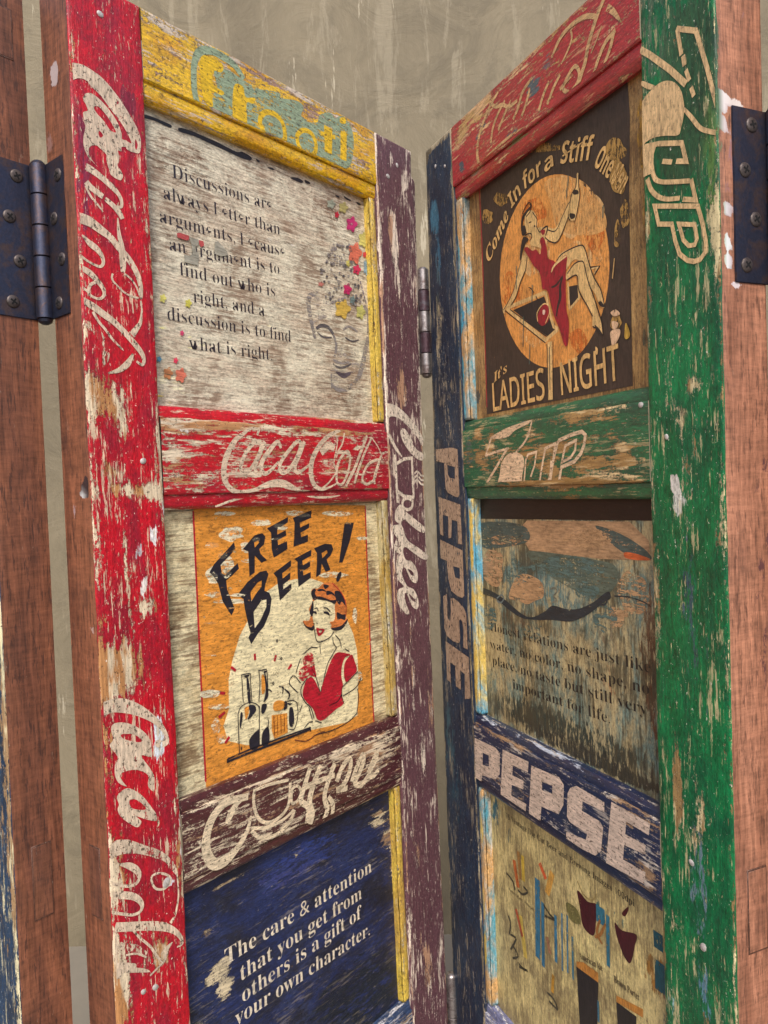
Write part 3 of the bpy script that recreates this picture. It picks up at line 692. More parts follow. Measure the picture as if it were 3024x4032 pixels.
  ('F',(140,134,132),98,[[(3610,16377),(3637,16401),(3661,16387),(3634,16363)]]),
  ('F',(140,134,132),90,[[(3622,16551),(3648,16574),(3671,16561),(3645,16538)]]),
  ('F',(140,134,132),94,[[(3217,16172),(3245,16198),(3270,16183),(3242,16157)]]),
  ('F',(140,134,132),98,[[(3777,16420),(3801,16442),(3824,16429),(3799,16407)]]),
  ('F',(140,134,132),89,[[(3437,16190),(3461,16211),(3482,16199),(3458,16178)]]),
  ('F',(92,88,92),95,[[(3730,16406),(3745,16420),(3759,16412),(3743,16398)]]),
  ('F',(140,134,132),99,[[(3566,16390),(3588,16410),(3608,16399),(3586,16379)]]),
  ('F',(140,134,132),91,[[(3526,16446),(3543,16462),(3559,16453),(3542,16437)]]),
  ('F',(140,134,132),98,[[(3688,16358),(3707,16376),(3725,16366),(3706,16348)]]),
  ('F',(140,134,132),95,[[(3414,16493),(3431,16509),(3447,16500),(3430,16484)]]),
  ('F',(140,134,132),88,[[(3473,16403),(3490,16418),(3506,16410),(3489,16394)]]),
  ('F',(140,134,132),99,[[(3833,16121),(3864,16149),(3892,16133),(3861,16105)]]),
  ('F',(140,134,132),92,[[(3522,16580),(3552,16608),(3579,16593),(3549,16565)]]),
  ('F',(92,88,92),90,[[(3732,15912),(3760,15936),(3786,15921),(3758,15896)]]),
  ('F',(140,134,132),91,[[(3271,16205),(3291,16223),(3309,16212),(3289,16194)]]),
  ('F',(140,134,132),92,[[(3461,16573),(3477,16588),(3493,16580),(3476,16564)]]),
  ('F',(140,134,132),90,[[(3316,16329),(3345,16356),(3372,16341),(3343,16314)]]),
  ('F',(140,134,132),89,[[(3436,16529),(3452,16545),(3467,16536),(3451,16521)]]),
  ('F',(140,134,132),89,[[(3594,16579),(3612,16596),(3629,16587),(3610,16570)]]),
  ('F',(140,134,132),93,[[(3710,16228),(3732,16247),(3751,16236),(3730,16217)]]),
  ('F',(140,134,132),90,[[(3515,16408),(3530,16422),(3543,16414),(3528,16401)]]),
  ('F',(92,88,92),91,[[(3857,15976),(3880,15996),(3902,15983),(3878,15963)]]),
  ('F',(140,134,132),89,[[(3409,16385),(3426,16401),(3442,16392),(3424,16376)]]),
  ('F',(140,134,132),92,[[(3744,16605),(3768,16628),(3790,16616),(3766,16594)]]),
  ('F',(140,134,132),93,[[(3733,15945),(3761,15969),(3786,15954),(3758,15930)]]),
  ('F',(140,134,132),99,[[(3465,16511),(3493,16537),(3519,16523),(3491,16496)]]),
  ('F',(140,134,132),97,[[(3625,16359),(3652,16384),(3677,16370),(3650,16345)]]),
  ('F',(92,88,92),99,[[(3613,16210),(3639,16233),(3662,16220),(3637,16197)]]),
  ('F',(140,134,132),96,[[(3391,15843),(3420,15869),(3447,15853),(3417,15827)]]),
  ('F',(140,134,132),96,[[(3739,16610),(3756,16625),(3771,16617),(3754,16601)]]),
  ('F',(140,134,132),96,[[(3468,16536),(3492,16558),(3514,16546),(3490,16524)]]),
  ('F',(140,134,132),88,[[(3472,15879),(3486,15891),(3499,15883),(3485,15871)]]),
  ('F',(140,134,132),98,[[(3350,15896),(3376,15920),(3400,15905),(3374,15881)]]),
  ('F',(140,134,132),91,[[(3799,16229),(3818,16245),(3834,16236),(3816,16220)]]),
  ('F',(140,134,132),88,[[(3818,15967),(3840,15986),(3861,15974),(3838,15955)]]),
  ('F',(140,134,132),95,[[(3627,16592),(3649,16613),(3670,16602),(3647,16581)]]),
  ('F',(140,134,132),88,[[(3511,16486),(3538,16511),(3562,16497),(3535,16473)]]),
  ('F',(140,134,132),92,[[(3842,16013),(3858,16027),(3873,16019),(3856,16005)]]),
  ('F',(140,134,132),99,[[(3425,15977),(3443,15992),(3459,15983),(3441,15967)]]),
  ('F',(140,134,132),94,[[(3431,16501),(3455,16523),(3477,16511),(3453,16489)]]),
  ('F',(92,88,92),98,[[(3760,16312),(3787,16337),(3812,16323),(3785,16298)]]),
  ('F',(140,134,132),97,[[(3464,16432),(3491,16458),(3516,16444),(3489,16418)]]),
  ('F',(92,88,92),93,[[(3746,16516),(3763,16532),(3779,16523),(3762,16507)]]),
  ('F',(140,134,132),88,[[(3554,16343),(3583,16369),(3609,16355),(3580,16328)]]),
  ('F',(140,134,132),93,[[(3566,16366),(3588,16386),(3609,16375),(3586,16355)]]),
  ('F',(140,134,132),97,[[(3486,16528),(3514,16554),(3539,16540),(3511,16514)]]),
  ('F',(140,134,132),91,[[(3761,15884),(3787,15906),(3810,15892),(3784,15870)]]),
  ('F',(140,134,132),98,[[(3611,15914),(3640,15940),(3666,15924),(3637,15898)]]),
  ('F',(92,88,92),97,[[(3649,16018),(3671,16037),(3691,16026),(3669,16006)]]),
  ('F',(92,88,92),89,[[(3637,16342),(3654,16357),(3669,16349),(3652,16334)]]),
  ('F',(140,134,132),94,[[(3335,15944),(3362,15969),(3388,15954),(3360,15929)]]),
  ('F',(140,134,132),99,[[(3613,16346),(3629,16361),(3643,16353),(3627,16338)]]),
  ('F',(140,134,132),88,[[(3641,16483),(3660,16501),(3678,16492),(3659,16473)]]),
  ('F',(140,134,132),97,[[(3741,16629),(3770,16655),(3796,16641),(3767,16615)]]),
  ('F',(140,134,132),94,[[(3446,15855),(3469,15875),(3491,15862),(3467,15842)]]),
  ('F',(92,88,92),95,[[(3820,15931),(3851,15958),(3880,15941),(3848,15915)]]),
  ('F',(140,134,132),91,[[(3700,16113),(3725,16135),(3748,16122),(3723,16100)]]),
  ('F',(140,134,132),96,[[(3585,15898),(3609,15919),(3631,15906),(3607,15885)]]),
  ('F',(140,134,132),99,[[(3390,16330),(3409,16348),(3427,16338),(3408,16321)]]),
  ('F',(140,134,132),91,[[(3564,15917),(3585,15935),(3604,15924),(3583,15905)]]),
  ('F',(140,134,132),96,[[(3212,16217),(3229,16232),(3243,16223),(3227,16208)]]),
  ('F',(140,134,132),89,[[(3335,16090),(3364,16116),(3390,16100),(3361,16074)]]),
  ('F',(140,134,132),95,[[(3757,16596),(3788,16624),(3817,16609),(3786,16581)]]),
  ('F',(92,88,92),99,[[(3313,16312),(3330,16328),(3346,16319),(3329,16303)]]),
  ('F',(92,88,92),91,[[(3826,15968),(3844,15983),(3859,15973),(3842,15958)]]),
  ('F',(140,134,132),94,[[(3442,15858),(3468,15881),(3492,15867),(3466,15843)]]),
  ('F',(92,88,92),89,[[(3517,15862),(3539,15882),(3560,15870),(3537,15850)]]),
  ('F',(92,88,92),99,[[(3539,16574),(3555,16589),(3570,16581),(3554,16566)]]),
  ('F',(140,134,132),95,[[(3762,16425),(3789,16449),(3813,16436),(3786,16412)]]),
  ('F',(140,134,132),96,[[(3909,15935),(3937,15958),(3962,15944),(3934,15921)]]),
  ('F',(92,88,92),98,[[(3566,16051),(3588,16071),(3609,16059),(3586,16039)]]),
  ('F',(140,134,132),91,[[(3208,16162),(3224,16177),(3238,16168),(3222,16154)]]),
  ('F',(140,134,132),92,[[(3637,16320),(3666,16346),(3692,16331),(3663,16305)]]),
  ('F',(92,88,92),99,[[(3205,16207),(3232,16232),(3256,16218),(3229,16193)]]),
  ('F',(140,134,132),90,[[(3416,16455),(3444,16480),(3469,16466),(3441,16441)]]),
  ('F',(92,88,92),97,[[(3472,16163),(3497,16186),(3521,16172),(3495,16149)]]),
  ('F',(140,134,132),92,[[(3812,15884),(3843,15910),(3870,15894),(3840,15868)]]),
  ('F',(92,88,92),95,[[(3842,16006),(3867,16027),(3889,16014),(3864,15993)]]),
  ('F',(140,134,132),95,[[(3506,15897),(3531,15918),(3553,15905),(3529,15883)]]),
  ('F',(140,134,132),95,[[(3643,16593),(3662,16610),(3679,16601),(3660,16584)]]),
  ('F',(140,134,132),98,[[(3770,16412),(3795,16435),(3818,16423),(3792,16400)]]),
  ('F',(140,134,132),96,[[(3896,15981),(3926,16007),(3954,15991),(3924,15965)]]),
  ('F',(140,134,132),88,[[(3498,16129),(3528,16156),(3555,16140),(3525,16113)]]),
  ('F',(140,134,132),90,[[(3516,16049),(3539,16070),(3559,16058),(3537,16037)]]),
  ('F',(140,134,132),96,[[(3354,16405),(3380,16429),(3404,16415),(3378,16391)]]),
  ('F',(140,134,132),88,[[(3773,16561),(3801,16587),(3827,16573),(3799,16547)]]),
  ('F',(92,88,92),96,[[(3684,15980),(3709,16002),(3732,15989),(3707,15967)]]),
  ('F',(140,134,132),98,[[(3592,16584),(3609,16599),(3624,16591),(3608,16576)]]),
  ('F',(140,134,132),95,[[(3795,16074),(3815,16092),(3833,16081),(3813,16064)]]),
  ('F',(140,134,132),98,[[(3557,16576),(3587,16604),(3615,16589),(3585,16561)]]),
  ('F',(140,134,132),93,[[(3647,16393),(3674,16418),(3699,16404),(3672,16379)]]),
  ('F',(140,134,132),91,[[(3343,16422),(3371,16447),(3396,16433),(3368,16407)]]),
  ('F',(140,134,132),91,[[(3470,16009),(3494,16030),(3516,16017),(3491,15996)]]),
  ('F',(92,88,92),91,[[(3254,16070),(3275,16090),(3295,16078),(3273,16058)]]),
  ('F',(140,134,132),89,[[(3785,16431),(3802,16447),(3818,16438),(3801,16423)]]),
  ('F',(92,88,92),99,[[(3486,15836),(3502,15850),(3516,15842),(3500,15828)]]),
  ('F',(92,88,92),92,[[(3826,16142),(3850,16163),(3871,16151),(3847,16130)]]),
  ('F',(92,88,92),98,[[(3869,16317),(3886,16333),(3903,16324),(3885,16308)]]),
  ('F',(140,134,132),95,[[(3778,16564),(3797,16582),(3815,16573),(3795,16555)]]),
  ('F',(92,88,92),96,[[(3350,15873),(3377,15897),(3401,15882),(3374,15858)]]),
  ('F',(92,88,92),88,[[(3691,16612),(3708,16628),(3724,16619),(3706,16603)]]),
  ('F',(140,134,132),92,[[(3430,16328),(3460,16355),(3487,16340),(3457,16312)]]),
  ('F',(140,134,132),99,[[(3491,15834),(3509,15850),(3524,15840),(3507,15825)]]),
  ('F',(140,134,132),96,[[(3916,16147),(3932,16161),(3946,16153),(3930,16139)]]),
  ('F',(92,88,92),89,[[(3791,16136),(3807,16151),(3822,16142),(3806,16128)]]),
  ('F',(140,134,132),96,[[(3540,16233),(3563,16254),(3584,16242),(3561,16221)]]),
  ('F',(92,88,92),90,[[(3791,16004),(3806,16017),(3820,16009),(3805,15995)]]),
  ('F',(140,134,132),92,[[(3597,16429),(3615,16445),(3631,16436),(3613,16420)]]),
  ('F',(92,88,92),92,[[(3653,16345),(3683,16372),(3711,16356),(3681,16329)]]),
  ('F',(92,88,92),97,[[(3511,15844),(3526,15857),(3539,15849),(3525,15836)]]),
  ('F',(92,88,92),91,[[(3887,16105),(3911,16125),(3932,16113),(3909,16093)]]),
  ('F',(140,134,132),93,[[(3441,16031),(3458,16046),(3472,16037),(3456,16022)]]),
  ('F',(92,88,92),97,[[(3504,16319),(3521,16334),(3535,16326),(3519,16311)]]),
  ('F',(92,88,92),94,[[(3471,16027),(3486,16041),(3501,16032),(3485,16018)]]),
  ('F',(140,134,132),90,[[(3608,15928),(3638,15954),(3666,15938),(3636,15911)]]),
  ('F',(140,134,132),88,[[(3545,16130),(3569,16152),(3591,16139),(3567,16117)]]),
  ('F',(92,88,92),90,[[(3729,16304),(3746,16319),(3762,16310),(3745,16295)]]),
  ('F',(140,134,132),90,[[(3512,16375),(3531,16392),(3549,16382),(3530,16365)]]),
  ('F',(140,134,132),99,[[(3640,16356),(3663,16377),(3685,16365),(3661,16344)]]),
  ('F',(140,134,132),92,[[(3463,16385),(3486,16406),(3506,16394),(3484,16373)]]),
  ('F',(92,88,92),98,[[(3398,15915),(3419,15934),(3439,15922),(3417,15903)]]),
  ('F',(140,134,132),95,[[(3900,16214),(3918,16229),(3934,16220),(3916,16205)]]),
  ('F',(92,88,92),99,[[(3700,16595),(3729,16622),(3755,16608),(3726,16581)]]),
  ('F',(92,88,92),88,[[(3640,16018),(3664,16038),(3685,16026),(3662,16005)]]),
  ('F',(140,134,132),91,[[(3780,16284),(3798,16300),(3814,16291),(3796,16275)]]),
  ('F',(92,88,92),93,[[(3887,16137),(3918,16163),(3945,16147),(3915,16121)]]),
  ('F',(140,134,132),88,[[(3604,16611),(3633,16637),(3658,16623),(3630,16597)]]),
  ('F',(140,134,132),91,[[(3239,16206),(3259,16225),(3278,16214),(3257,16196)]]),
  ('F',(92,88,92),99,[[(3929,16023),(3958,16048),(3985,16033),(3955,16007)]]),
  ('F',(92,88,92),91,[[(3995,15973),(4010,15986),(4024,15978),(4009,15965)]]),
  ('F',(140,134,132),96,[[(3450,16185),(3465,16200),(3479,16191),(3464,16177)]]),
  ('F',(140,134,132),88,[[(3476,16105),(3499,16126),(3520,16114),(3497,16093)]]),
  ('F',(140,134,132),91,[[(3279,16212),(3294,16226),(3308,16218),(3292,16204)]]),
  ('F',(92,88,92),95,[[(3401,16310),(3424,16332),(3446,16320),(3422,16298)]]),
  ('F',(140,134,132),94,[[(3764,16595),(3781,16611),(3797,16603),(3780,16587)]]),
  ('F',(140,134,132),94,[[(3390,16244),(3410,16261),(3428,16251),(3408,16233)]]),
  ('F',(92,88,92),93,[[(3305,16143),(3328,16164),(3349,16151),(3326,16130)]]),
  ('F',(140,134,132),90,[[(3517,16097),(3540,16118),(3562,16106),(3538,16084)]]),
  ('F',(140,134,132),93,[[(3782,15909),(3809,15932),(3834,15918),(3807,15895)]]),
  ('F',(140,134,132),91,[[(3424,16320),(3443,16337),(3460,16328),(3441,16310)]]),
  ('F',(140,134,132),95,[[(3556,16442),(3574,16460),(3592,16450),(3573,16433)]]),
  ('F',(140,134,132),98,[[(3749,16402),(3777,16427),(3802,16413),(3774,16388)]]),
  ('F',(92,88,92),88,[[(3375,16427),(3405,16455),(3432,16440),(3402,16412)]]),
  ('F',(140,134,132),90,[[(3268,15888),(3292,15910),(3313,15896),(3290,15875)]]),
  ('F',(92,88,92),93,[[(3803,16468),(3824,16487),(3843,16476),(3822,16457)]]),
  ('F',(140,134,132),89,[[(3371,16008),(3386,16022),(3400,16014),(3385,16000)]]),
  ('F',(180,40,60),97,[[(3591,16959),(3584,16954),(3581,16946),(3578,16935),(3571,16926),(3561,16924),(3553,16929),(3548,16933),(3540,16931),(3529,16927),(3520,16928),(3519,16937),(3523,16948),(3527,16956),(3525,16962),(3521,16970),(3523,16980),(3531,16987),(3542,16989),(3550,16990),(3557,16996),(3565,17006),(3575,17011),(3582,17006),(3584,16997),(3585,16989),(3591,16987),(3600,16984),(3605,16977),(3601,16967)]]),
  ('F',(186,50,110),97,[[(3915,16905),(3896,16891),(3889,16873),(3882,16847),(3865,16825),(3840,16821),(3820,16832),(3805,16841),(3786,16836),(3759,16826),(3736,16829),(3732,16850),(3744,16876),(3754,16896),(3749,16910),(3739,16930),(3742,16954),(3764,16971),(3791,16976),(3811,16979),(3827,16994),(3848,17016),(3874,17028),(3892,17018),(3896,16995),(3900,16977),(3915,16971),(3938,16965),(3951,16948),(3940,16925)]]),
  ('F',(196,190,110),97,[[(4122,16754),(4105,16740),(4099,16722),(4093,16696),(4077,16674),(4055,16671),(4037,16684),(4024,16693),(4007,16689),(3983,16680),(3963,16685),(3959,16706),(3970,16732),(3979,16751),(3974,16767),(3965,16787),(3968,16811),(3988,16828),(4012,16832),(4031,16834),(4045,16848),(4064,16870),(4086,16881),(4102,16870),(4106,16846),(4109,16828),(4122,16821),(4143,16814),(4154,16796),(4144,16772)]]),
  ('F',(208,112,90),97,[[(3972,16533),(3949,16515),(3941,16490),(3933,16455),(3911,16426),(3881,16422),(3857,16440),(3839,16453),(3816,16448),(3783,16436),(3756,16442),(3751,16471),(3766,16506),(3777,16533),(3771,16554),(3759,16581),(3763,16614),(3790,16636),(3823,16641),(3848,16644),(3867,16662),(3893,16692),(3924,16707),(3946,16691),(3951,16659),(3955,16634),(3973,16624),(4002,16614),(4017,16590),(4003,16558)]]),
  ('F',(196,60,70),97,[[(4100,16572),(4092,16567),(4090,16560),(4087,16549),(4080,16540),(4070,16539),(4062,16544),(4057,16548),(4049,16546),(4038,16543),(4029,16544),(4028,16553),(4033,16563),(4036,16571),(4034,16577),(4030,16585),(4032,16595),(4040,16602),(4051,16603),(4059,16604),(4066,16610),(4074,16619),(4084,16623),(4091,16619),(4093,16609),(4094,16602),(4100,16599),(4109,16596),(4114,16589),(4109,16580)]]),
  ('F',(190,50,84),97,[[(3956,16339),(3942,16330),(3937,16319),(3933,16302),(3920,16287),(3902,16285),(3887,16293),(3876,16299),(3862,16296),(3842,16290),(3826,16292),(3822,16306),(3831,16323),(3838,16335),(3834,16345),(3827,16358),(3829,16374),(3845,16384),(3865,16387),(3880,16389),(3892,16398),(3907,16413),(3925,16420),(3938,16413),(3942,16398),(3945,16386),(3956,16382),(3973,16378),(3982,16367),(3974,16352)]]),
  ('F',(186,44,98),97,[[(3760,16045),(3746,16036),(3741,16022),(3736,16002),(3723,15986),(3704,15985),(3689,15994),(3679,16002),(3664,15999),(3644,15993),(3627,15997),(3624,16013),(3633,16032),(3640,16047),(3637,16059),(3629,16074),(3631,16092),(3648,16104),(3668,16107),(3683,16108),(3695,16118),(3711,16134),(3730,16142),(3743,16133),(3747,16115),(3749,16101),(3760,16096),(3778,16090),(3787,16077),(3778,16059)]]),
  ('F',(202,170,80),97,[[(3701,15771),(3675,15755),(3666,15733),(3658,15701),(3634,15676),(3600,15673),(3572,15689),(3552,15701),(3527,15697),(3490,15687),(3459,15692),(3453,15718),(3469,15749),(3482,15772),(3475,15791),(3461,15816),(3465,15845),(3494,15864),(3531,15868),(3559,15870),(3581,15886),(3609,15912),(3644,15925),(3668,15911),(3675,15882),(3680,15860),(3701,15851),(3733,15842),(3751,15821),(3735,15792)]]),
  ('F',(186,184,110),97,[[(4004,15789),(3988,15778),(3983,15761),(3977,15737),(3962,15718),(3941,15717),(3924,15730),(3912,15740),(3896,15737),(3873,15730),(3854,15735),(3851,15756),(3861,15779),(3869,15797),(3865,15811),(3856,15831),(3859,15853),(3878,15867),(3901,15869),(3918,15870),(3932,15882),(3949,15902),(3971,15910),(3986,15899),(3990,15876),(3992,15859),(4005,15852),(4025,15844),(4035,15827),(4025,15805)]]),
  ('F',(150,156,140),97,[[(3522,17071),(3508,17062),(3504,17051),(3499,17036),(3486,17022),(3468,17019),(3453,17024),(3443,17029),(3429,17025),(3409,17018),(3392,17018),(3389,17030),(3397,17046),(3404,17057),(3400,17066),(3393,17077),(3395,17091),(3411,17102),(3431,17106),(3446,17109),(3457,17118),(3472,17132),(3491,17141),(3504,17136),(3508,17122),(3510,17112),(3522,17109),(3539,17107),(3548,17098),(3540,17084)]]),
  ('F',(166,156,100),97,[[(3756,17085),(3741,17074),(3735,17060),(3730,17041),(3715,17025),(3694,17021),(3677,17028),(3665,17034),(3649,17029),(3626,17021),(3606,17022),(3603,17037),(3613,17056),(3621,17070),(3616,17081),(3607,17094),(3610,17111),(3628,17125),(3651,17129),(3669,17133),(3682,17144),(3699,17161),(3721,17170),(3736,17164),(3740,17148),(3743,17135),(3756,17131),(3776,17128),(3786,17117),(3777,17100)]]),
  ('F',(130,160,180),97,[[(4121,16393),(4112,16381),(4108,16362),(4104,16335),(4095,16314),(4083,16314),(4075,16330),(4068,16342),(4060,16340),(4047,16334),(4036,16341),(4035,16365),(4042,16391),(4047,16411),(4045,16428),(4042,16452),(4044,16477),(4055,16492),(4067,16493),(4077,16492),(4085,16505),(4095,16526),(4107,16535),(4115,16520),(4116,16494),(4117,16474),(4124,16465),(4134,16454),(4139,16434),(4133,16410)]]),
  ('F',(110,130,130),97,[[(3832,15927),(3822,15920),(3818,15910),(3815,15896),(3806,15885),(3793,15884),(3783,15891),(3775,15897),(3766,15895),(3752,15891),(3740,15893),(3738,15905),(3744,15919),(3749,15929),(3746,15938),(3741,15949),(3743,15962),(3754,15970),(3768,15972),(3779,15972),(3787,15980),(3798,15991),(3811,15996),(3820,15990),(3822,15977),(3824,15967),(3832,15963),(3844,15958),(3850,15949),(3844,15936)]]),
  ('F',(190,120,110),97,[[(3252,16030),(3243,16025),(3240,16020),(3238,16012),(3229,16005),(3218,16004),(3208,16007),(3201,16009),(3192,16007),(3180,16004),(3169,16005),(3167,16011),(3172,16019),(3176,16024),(3174,16029),(3169,16035),(3170,16042),(3180,16047),(3193,16049),(3202,16050),(3210,16055),(3219,16062),(3231,16066),(3240,16063),(3242,16056),(3244,16051),(3251,16049),(3262,16048),(3268,16043),(3263,16036)]]),
  ('F',(190,180,100),97,[[(3767,16386),(3760,16381),(3757,16373),(3754,16361),(3747,16352),(3737,16350),(3729,16356),(3723,16360),(3715,16359),(3704,16355),(3695,16357),(3693,16366),(3698,16378),(3702,16386),(3700,16393),(3696,16402),(3697,16413),(3706,16420),(3717,16421),(3726,16422),(3732,16428),(3741,16438),(3751,16442),(3758,16437),(3760,16427),(3762,16419),(3768,16416),(3777,16412),(3782,16405),(3778,16394)]]),
  ('F',(240,220,210),100,[[(3847,16915),(3844,16912),(3843,16909),(3841,16904),(3838,16901),(3834,16900),(3831,16902),(3828,16903),(3825,16903),(3820,16901),(3816,16901),(3815,16905),(3818,16910),(3819,16913),(3818,16916),(3817,16919),(3817,16923),(3821,16926),(3826,16927),(3829,16928),(3832,16930),(3836,16934),(3840,16936),(3843,16934),(3844,16930),(3844,16927),(3847,16926),(3851,16925),(3853,16922),(3851,16918)]]),
  ('s',(110,100,130),90,[(3952,16212,20),(4057,15936,20)],0),
  ('F',(206,200,90),95,[[(1270,15451),(1263,15445),(1261,15437),(1258,15426),(1251,15417),(1242,15416),(1234,15422),(1229,15427),(1222,15426),(1211,15423),(1203,15425),(1201,15435),(1206,15446),(1209,15454),(1208,15461),(1204,15470),(1205,15481),(1213,15487),(1224,15488),(1231,15489),(1237,15494),(1245,15503),(1255,15508),(1262,15502),(1263,15491),(1265,15483),(1270,15480),(1279,15476),(1284,15468),(1279,15458)]]),
  ('F',(206,200,110),95,[[(966,15450),(959,15444),(956,15437),(954,15426),(948,15417),(939,15416),(932,15422),(927,15427),(920,15425),(910,15422),(902,15425),(901,15434),(905,15445),(908,15453),(907,15460),(903,15469),(904,15479),(912,15485),(922,15486),(929,15486),(935,15492),(942,15501),(951,15505),(957,15499),(959,15489),(960,15481),(966,15478),(974,15474),(978,15467),(974,15457)]]),
  ('F',(200,110,90),95,[[(1157,14692),(1145,14683),(1140,14670),(1136,14651),(1125,14637),(1109,14637),(1097,14648),(1088,14657),(1076,14656),(1059,14651),(1044,14657),(1041,14673),(1049,14691),(1055,14705),(1052,14717),(1046,14733),(1048,14751),(1061,14761),(1079,14761),(1092,14761),(1102,14770),(1115,14784),(1131,14790),(1142,14780),(1145,14762),(1147,14748),(1157,14741),(1172,14734),(1179,14720),(1172,14703)]]),
  ('F',(180,120,80),95,[[(997,14700),(987,14694),(983,14683),(980,14667),(971,14656),(958,14656),(948,14665),(941,14672),(931,14671),(917,14667),(905,14672),(903,14685),(910,14700),(915,14711),(912,14721),(907,14734),(908,14749),(920,14757),(934,14758),(944,14757),(952,14765),(963,14776),(976,14781),(985,14773),(987,14758),(989,14747),(997,14741),(1009,14735),(1015,14723),(1009,14710)]]),
  ('F',(90,150,180),95,[[(880,14837),(875,14833),(873,14828),(872,14820),(867,14814),(861,14814),(856,14819),(852,14822),(848,14822),(841,14820),(835,14822),(834,14829),(837,14836),(839,14842),(838,14847),(836,14853),(836,14860),(842,14865),(849,14865),(854,14865),(858,14868),(863,14874),(869,14877),(874,14873),(875,14865),(876,14860),(880,14857),(886,14854),(889,14848),(886,14842)]]),
  ('F',(200,70,110),95,[[(1164,15136),(1159,15133),(1158,15128),(1156,15121),(1152,15115),(1146,15115),(1141,15119),(1138,15122),(1133,15121),(1127,15119),(1121,15121),(1120,15127),(1123,15134),(1125,15139),(1124,15144),(1122,15150),(1123,15156),(1128,15161),(1134,15161),(1139,15161),(1143,15165),(1148,15170),(1154,15173),(1158,15169),(1160,15162),(1160,15157),(1164,15155),(1169,15152),(1172,15147),(1170,15141)]]),
  ('F',(210,60,90),95,[[(1073,14846),(1069,14843),(1067,14837),(1065,14829),(1060,14823),(1054,14823),(1049,14828),(1045,14831),(1040,14831),(1033,14829),(1027,14831),(1026,14838),(1029,14845),(1032,14851),(1030,14856),(1028,14863),(1029,14870),(1034,14874),(1041,14874),(1047,14874),(1051,14878),(1056,14884),(1063,14887),(1068,14883),(1069,14875),(1070,14869),(1073,14867),(1080,14864),(1083,14858),(1080,14851)]]),
  ('f',(172,76,76),100,[[(1138,16152),(1172,16165),(1289,16161),(1281,16116),(1247,16104),(1141,16111)]]),
  ('f',(150,148,136),100,[[(1289,16146),(1403,16150),(1396,16086),(1361,16069),(1369,16014),(1401,16006),(1382,15874),(1212,15876),(1216,15951),(1283,15952),(1319,15984),(1314,16058)]]),
  ('f',(172,76,76),100,[[(1407,16148),(1467,16146),(1473,16104),(1434,16076),(1412,16099)]]),
  ('f',(150,148,136),97,[[(1614,16175),(1661,16191),(1762,16121),(1796,16074),(1689,16036),(1604,16046)]]),
 ],
 'quote1_border': [
  ('F',(38,38,44),100,[[(804,17229),(898,17244),(1013,17245),(1088,17244),(1137,17238),(1124,17208),(1033,17211),(917,17213),(802,17197)]]),
  ('F',(38,38,44),100,[[(1237,17249),(1379,17266),(1541,17264),(1733,17260),(1964,17242),(2062,17269),(2186,17252),(2171,17212),(2058,17197),(1942,17200),(1780,17207),(1586,17216),(1422,17224),(1235,17211)]]),
  ('F',(38,38,44),100,[[(2260,17255),(2307,17250),(2299,17230),(2266,17231)]]),
  ('F',(38,38,44),100,[[(2429,17212),(2493,17229),(2528,17219),(2491,17203)]]),
  ('F',(38,38,44),100,[[(2782,17204),(2901,17234),(2986,17222),(2967,17192),(2831,17189)]]),
  ('F',(38,38,44),100,[[(3022,17245),(3109,17239),(3099,17218),(3029,17210)]]),
  ('F',(38,38,44),100,[[(3554,17215),(3631,17216),(3620,17198),(3563,17198)]]),
  ('F',(38,38,44),100,[[(3710,17245),(3797,17236),(3846,17226),(3825,17211),(3737,17220)]]),
  ('F',(38,38,44),100,[[(3952,17237),(4027,17233),(4025,17208),(3975,17212)]]),
 ],
 'beer': [
  ('f',(214,142,58),100,[[(1190,13392),(3873,13304),(3875,12425),(3853,10091),(1186,10455)]]),
  ('l',(176,24,44),100,[(1186,13331,22),(1186,12799,22),(1185,11671,22),(1186,10538,22)],0),
  ('l',(176,24,44),100,[(3872,13291,22),(3860,12556,22),(3854,11131,22),(3862,10349,22)],0),
  ('f',(226,214,174),100,[[(1539,11519),(1596,11703),(1714,11960),(1851,12125),(2074,12369),(2305,12463),(2575,12483),(2838,12461),(2999,12404),(3293,12259),(3428,11892),(3535,11686),(3593,11471),(3599,11155),(3550,10646),(3326,10607),(2710,10674),(2365,10702),(1976,10710),(1734,10766),(1491,10878),(1444,11051),(1525,11213)]]),
  ('F',(226,216,186),93,[[(1798,13061),(1833,13026),(1733,13011),(1661,12979),(1570,13013),(1504,13042),(1498,13078),(1548,13106),(1579,13136),(1664,13134),(1742,13142),(1824,13110)]]),
  ('F',(226,216,186),93,[[(1492,12642),(1485,12595),(1449,12563),(1403,12563),(1343,12574),(1333,12608),(1298,12660),(1312,12699),(1349,12720),(1410,12748),(1459,12730),(1505,12679)]]),
  ('F',(226,216,186),92,[[(2234,13160),(2223,13139),(2174,13127),(2093,13133),(2031,13135),(1956,13150),(1946,13174),(1993,13190),(2019,13200),(2090,13199),(2175,13202),(2205,13185)]]),
  ('F',(226,216,186),90,[[(1736,13284),(1706,13271),(1651,13262),(1582,13264),(1519,13269),(1456,13280),(1454,13295),(1482,13306),(1517,13313),(1580,13317),(1637,13308),(1689,13300)]]),
  ('F',(226,216,186),92,[[(1950,12302),(1948,12291),(1848,12295),(1672,12313),(1481,12344),(1392,12362),(1392,12374),(1447,12381),(1519,12380),(1661,12368),(1853,12336),(1955,12316)]]),
  ('F',(226,216,186),92,[[(2785,13241),(2750,13228),(2701,13210),(2611,13209),(2552,13227),(2464,13236),(2488,13253),(2463,13272),(2548,13278),(2610,13284),(2688,13271),(2757,13261)]]),
  ('F',(226,216,186),92,[[(3649,13206),(3550,13187),(3461,13182),(3333,13181),(3204,13196),(3121,13211),(3065,13229),(3106,13247),(3173,13252),(3325,13251),(3459,13242),(3511,13234)]]),
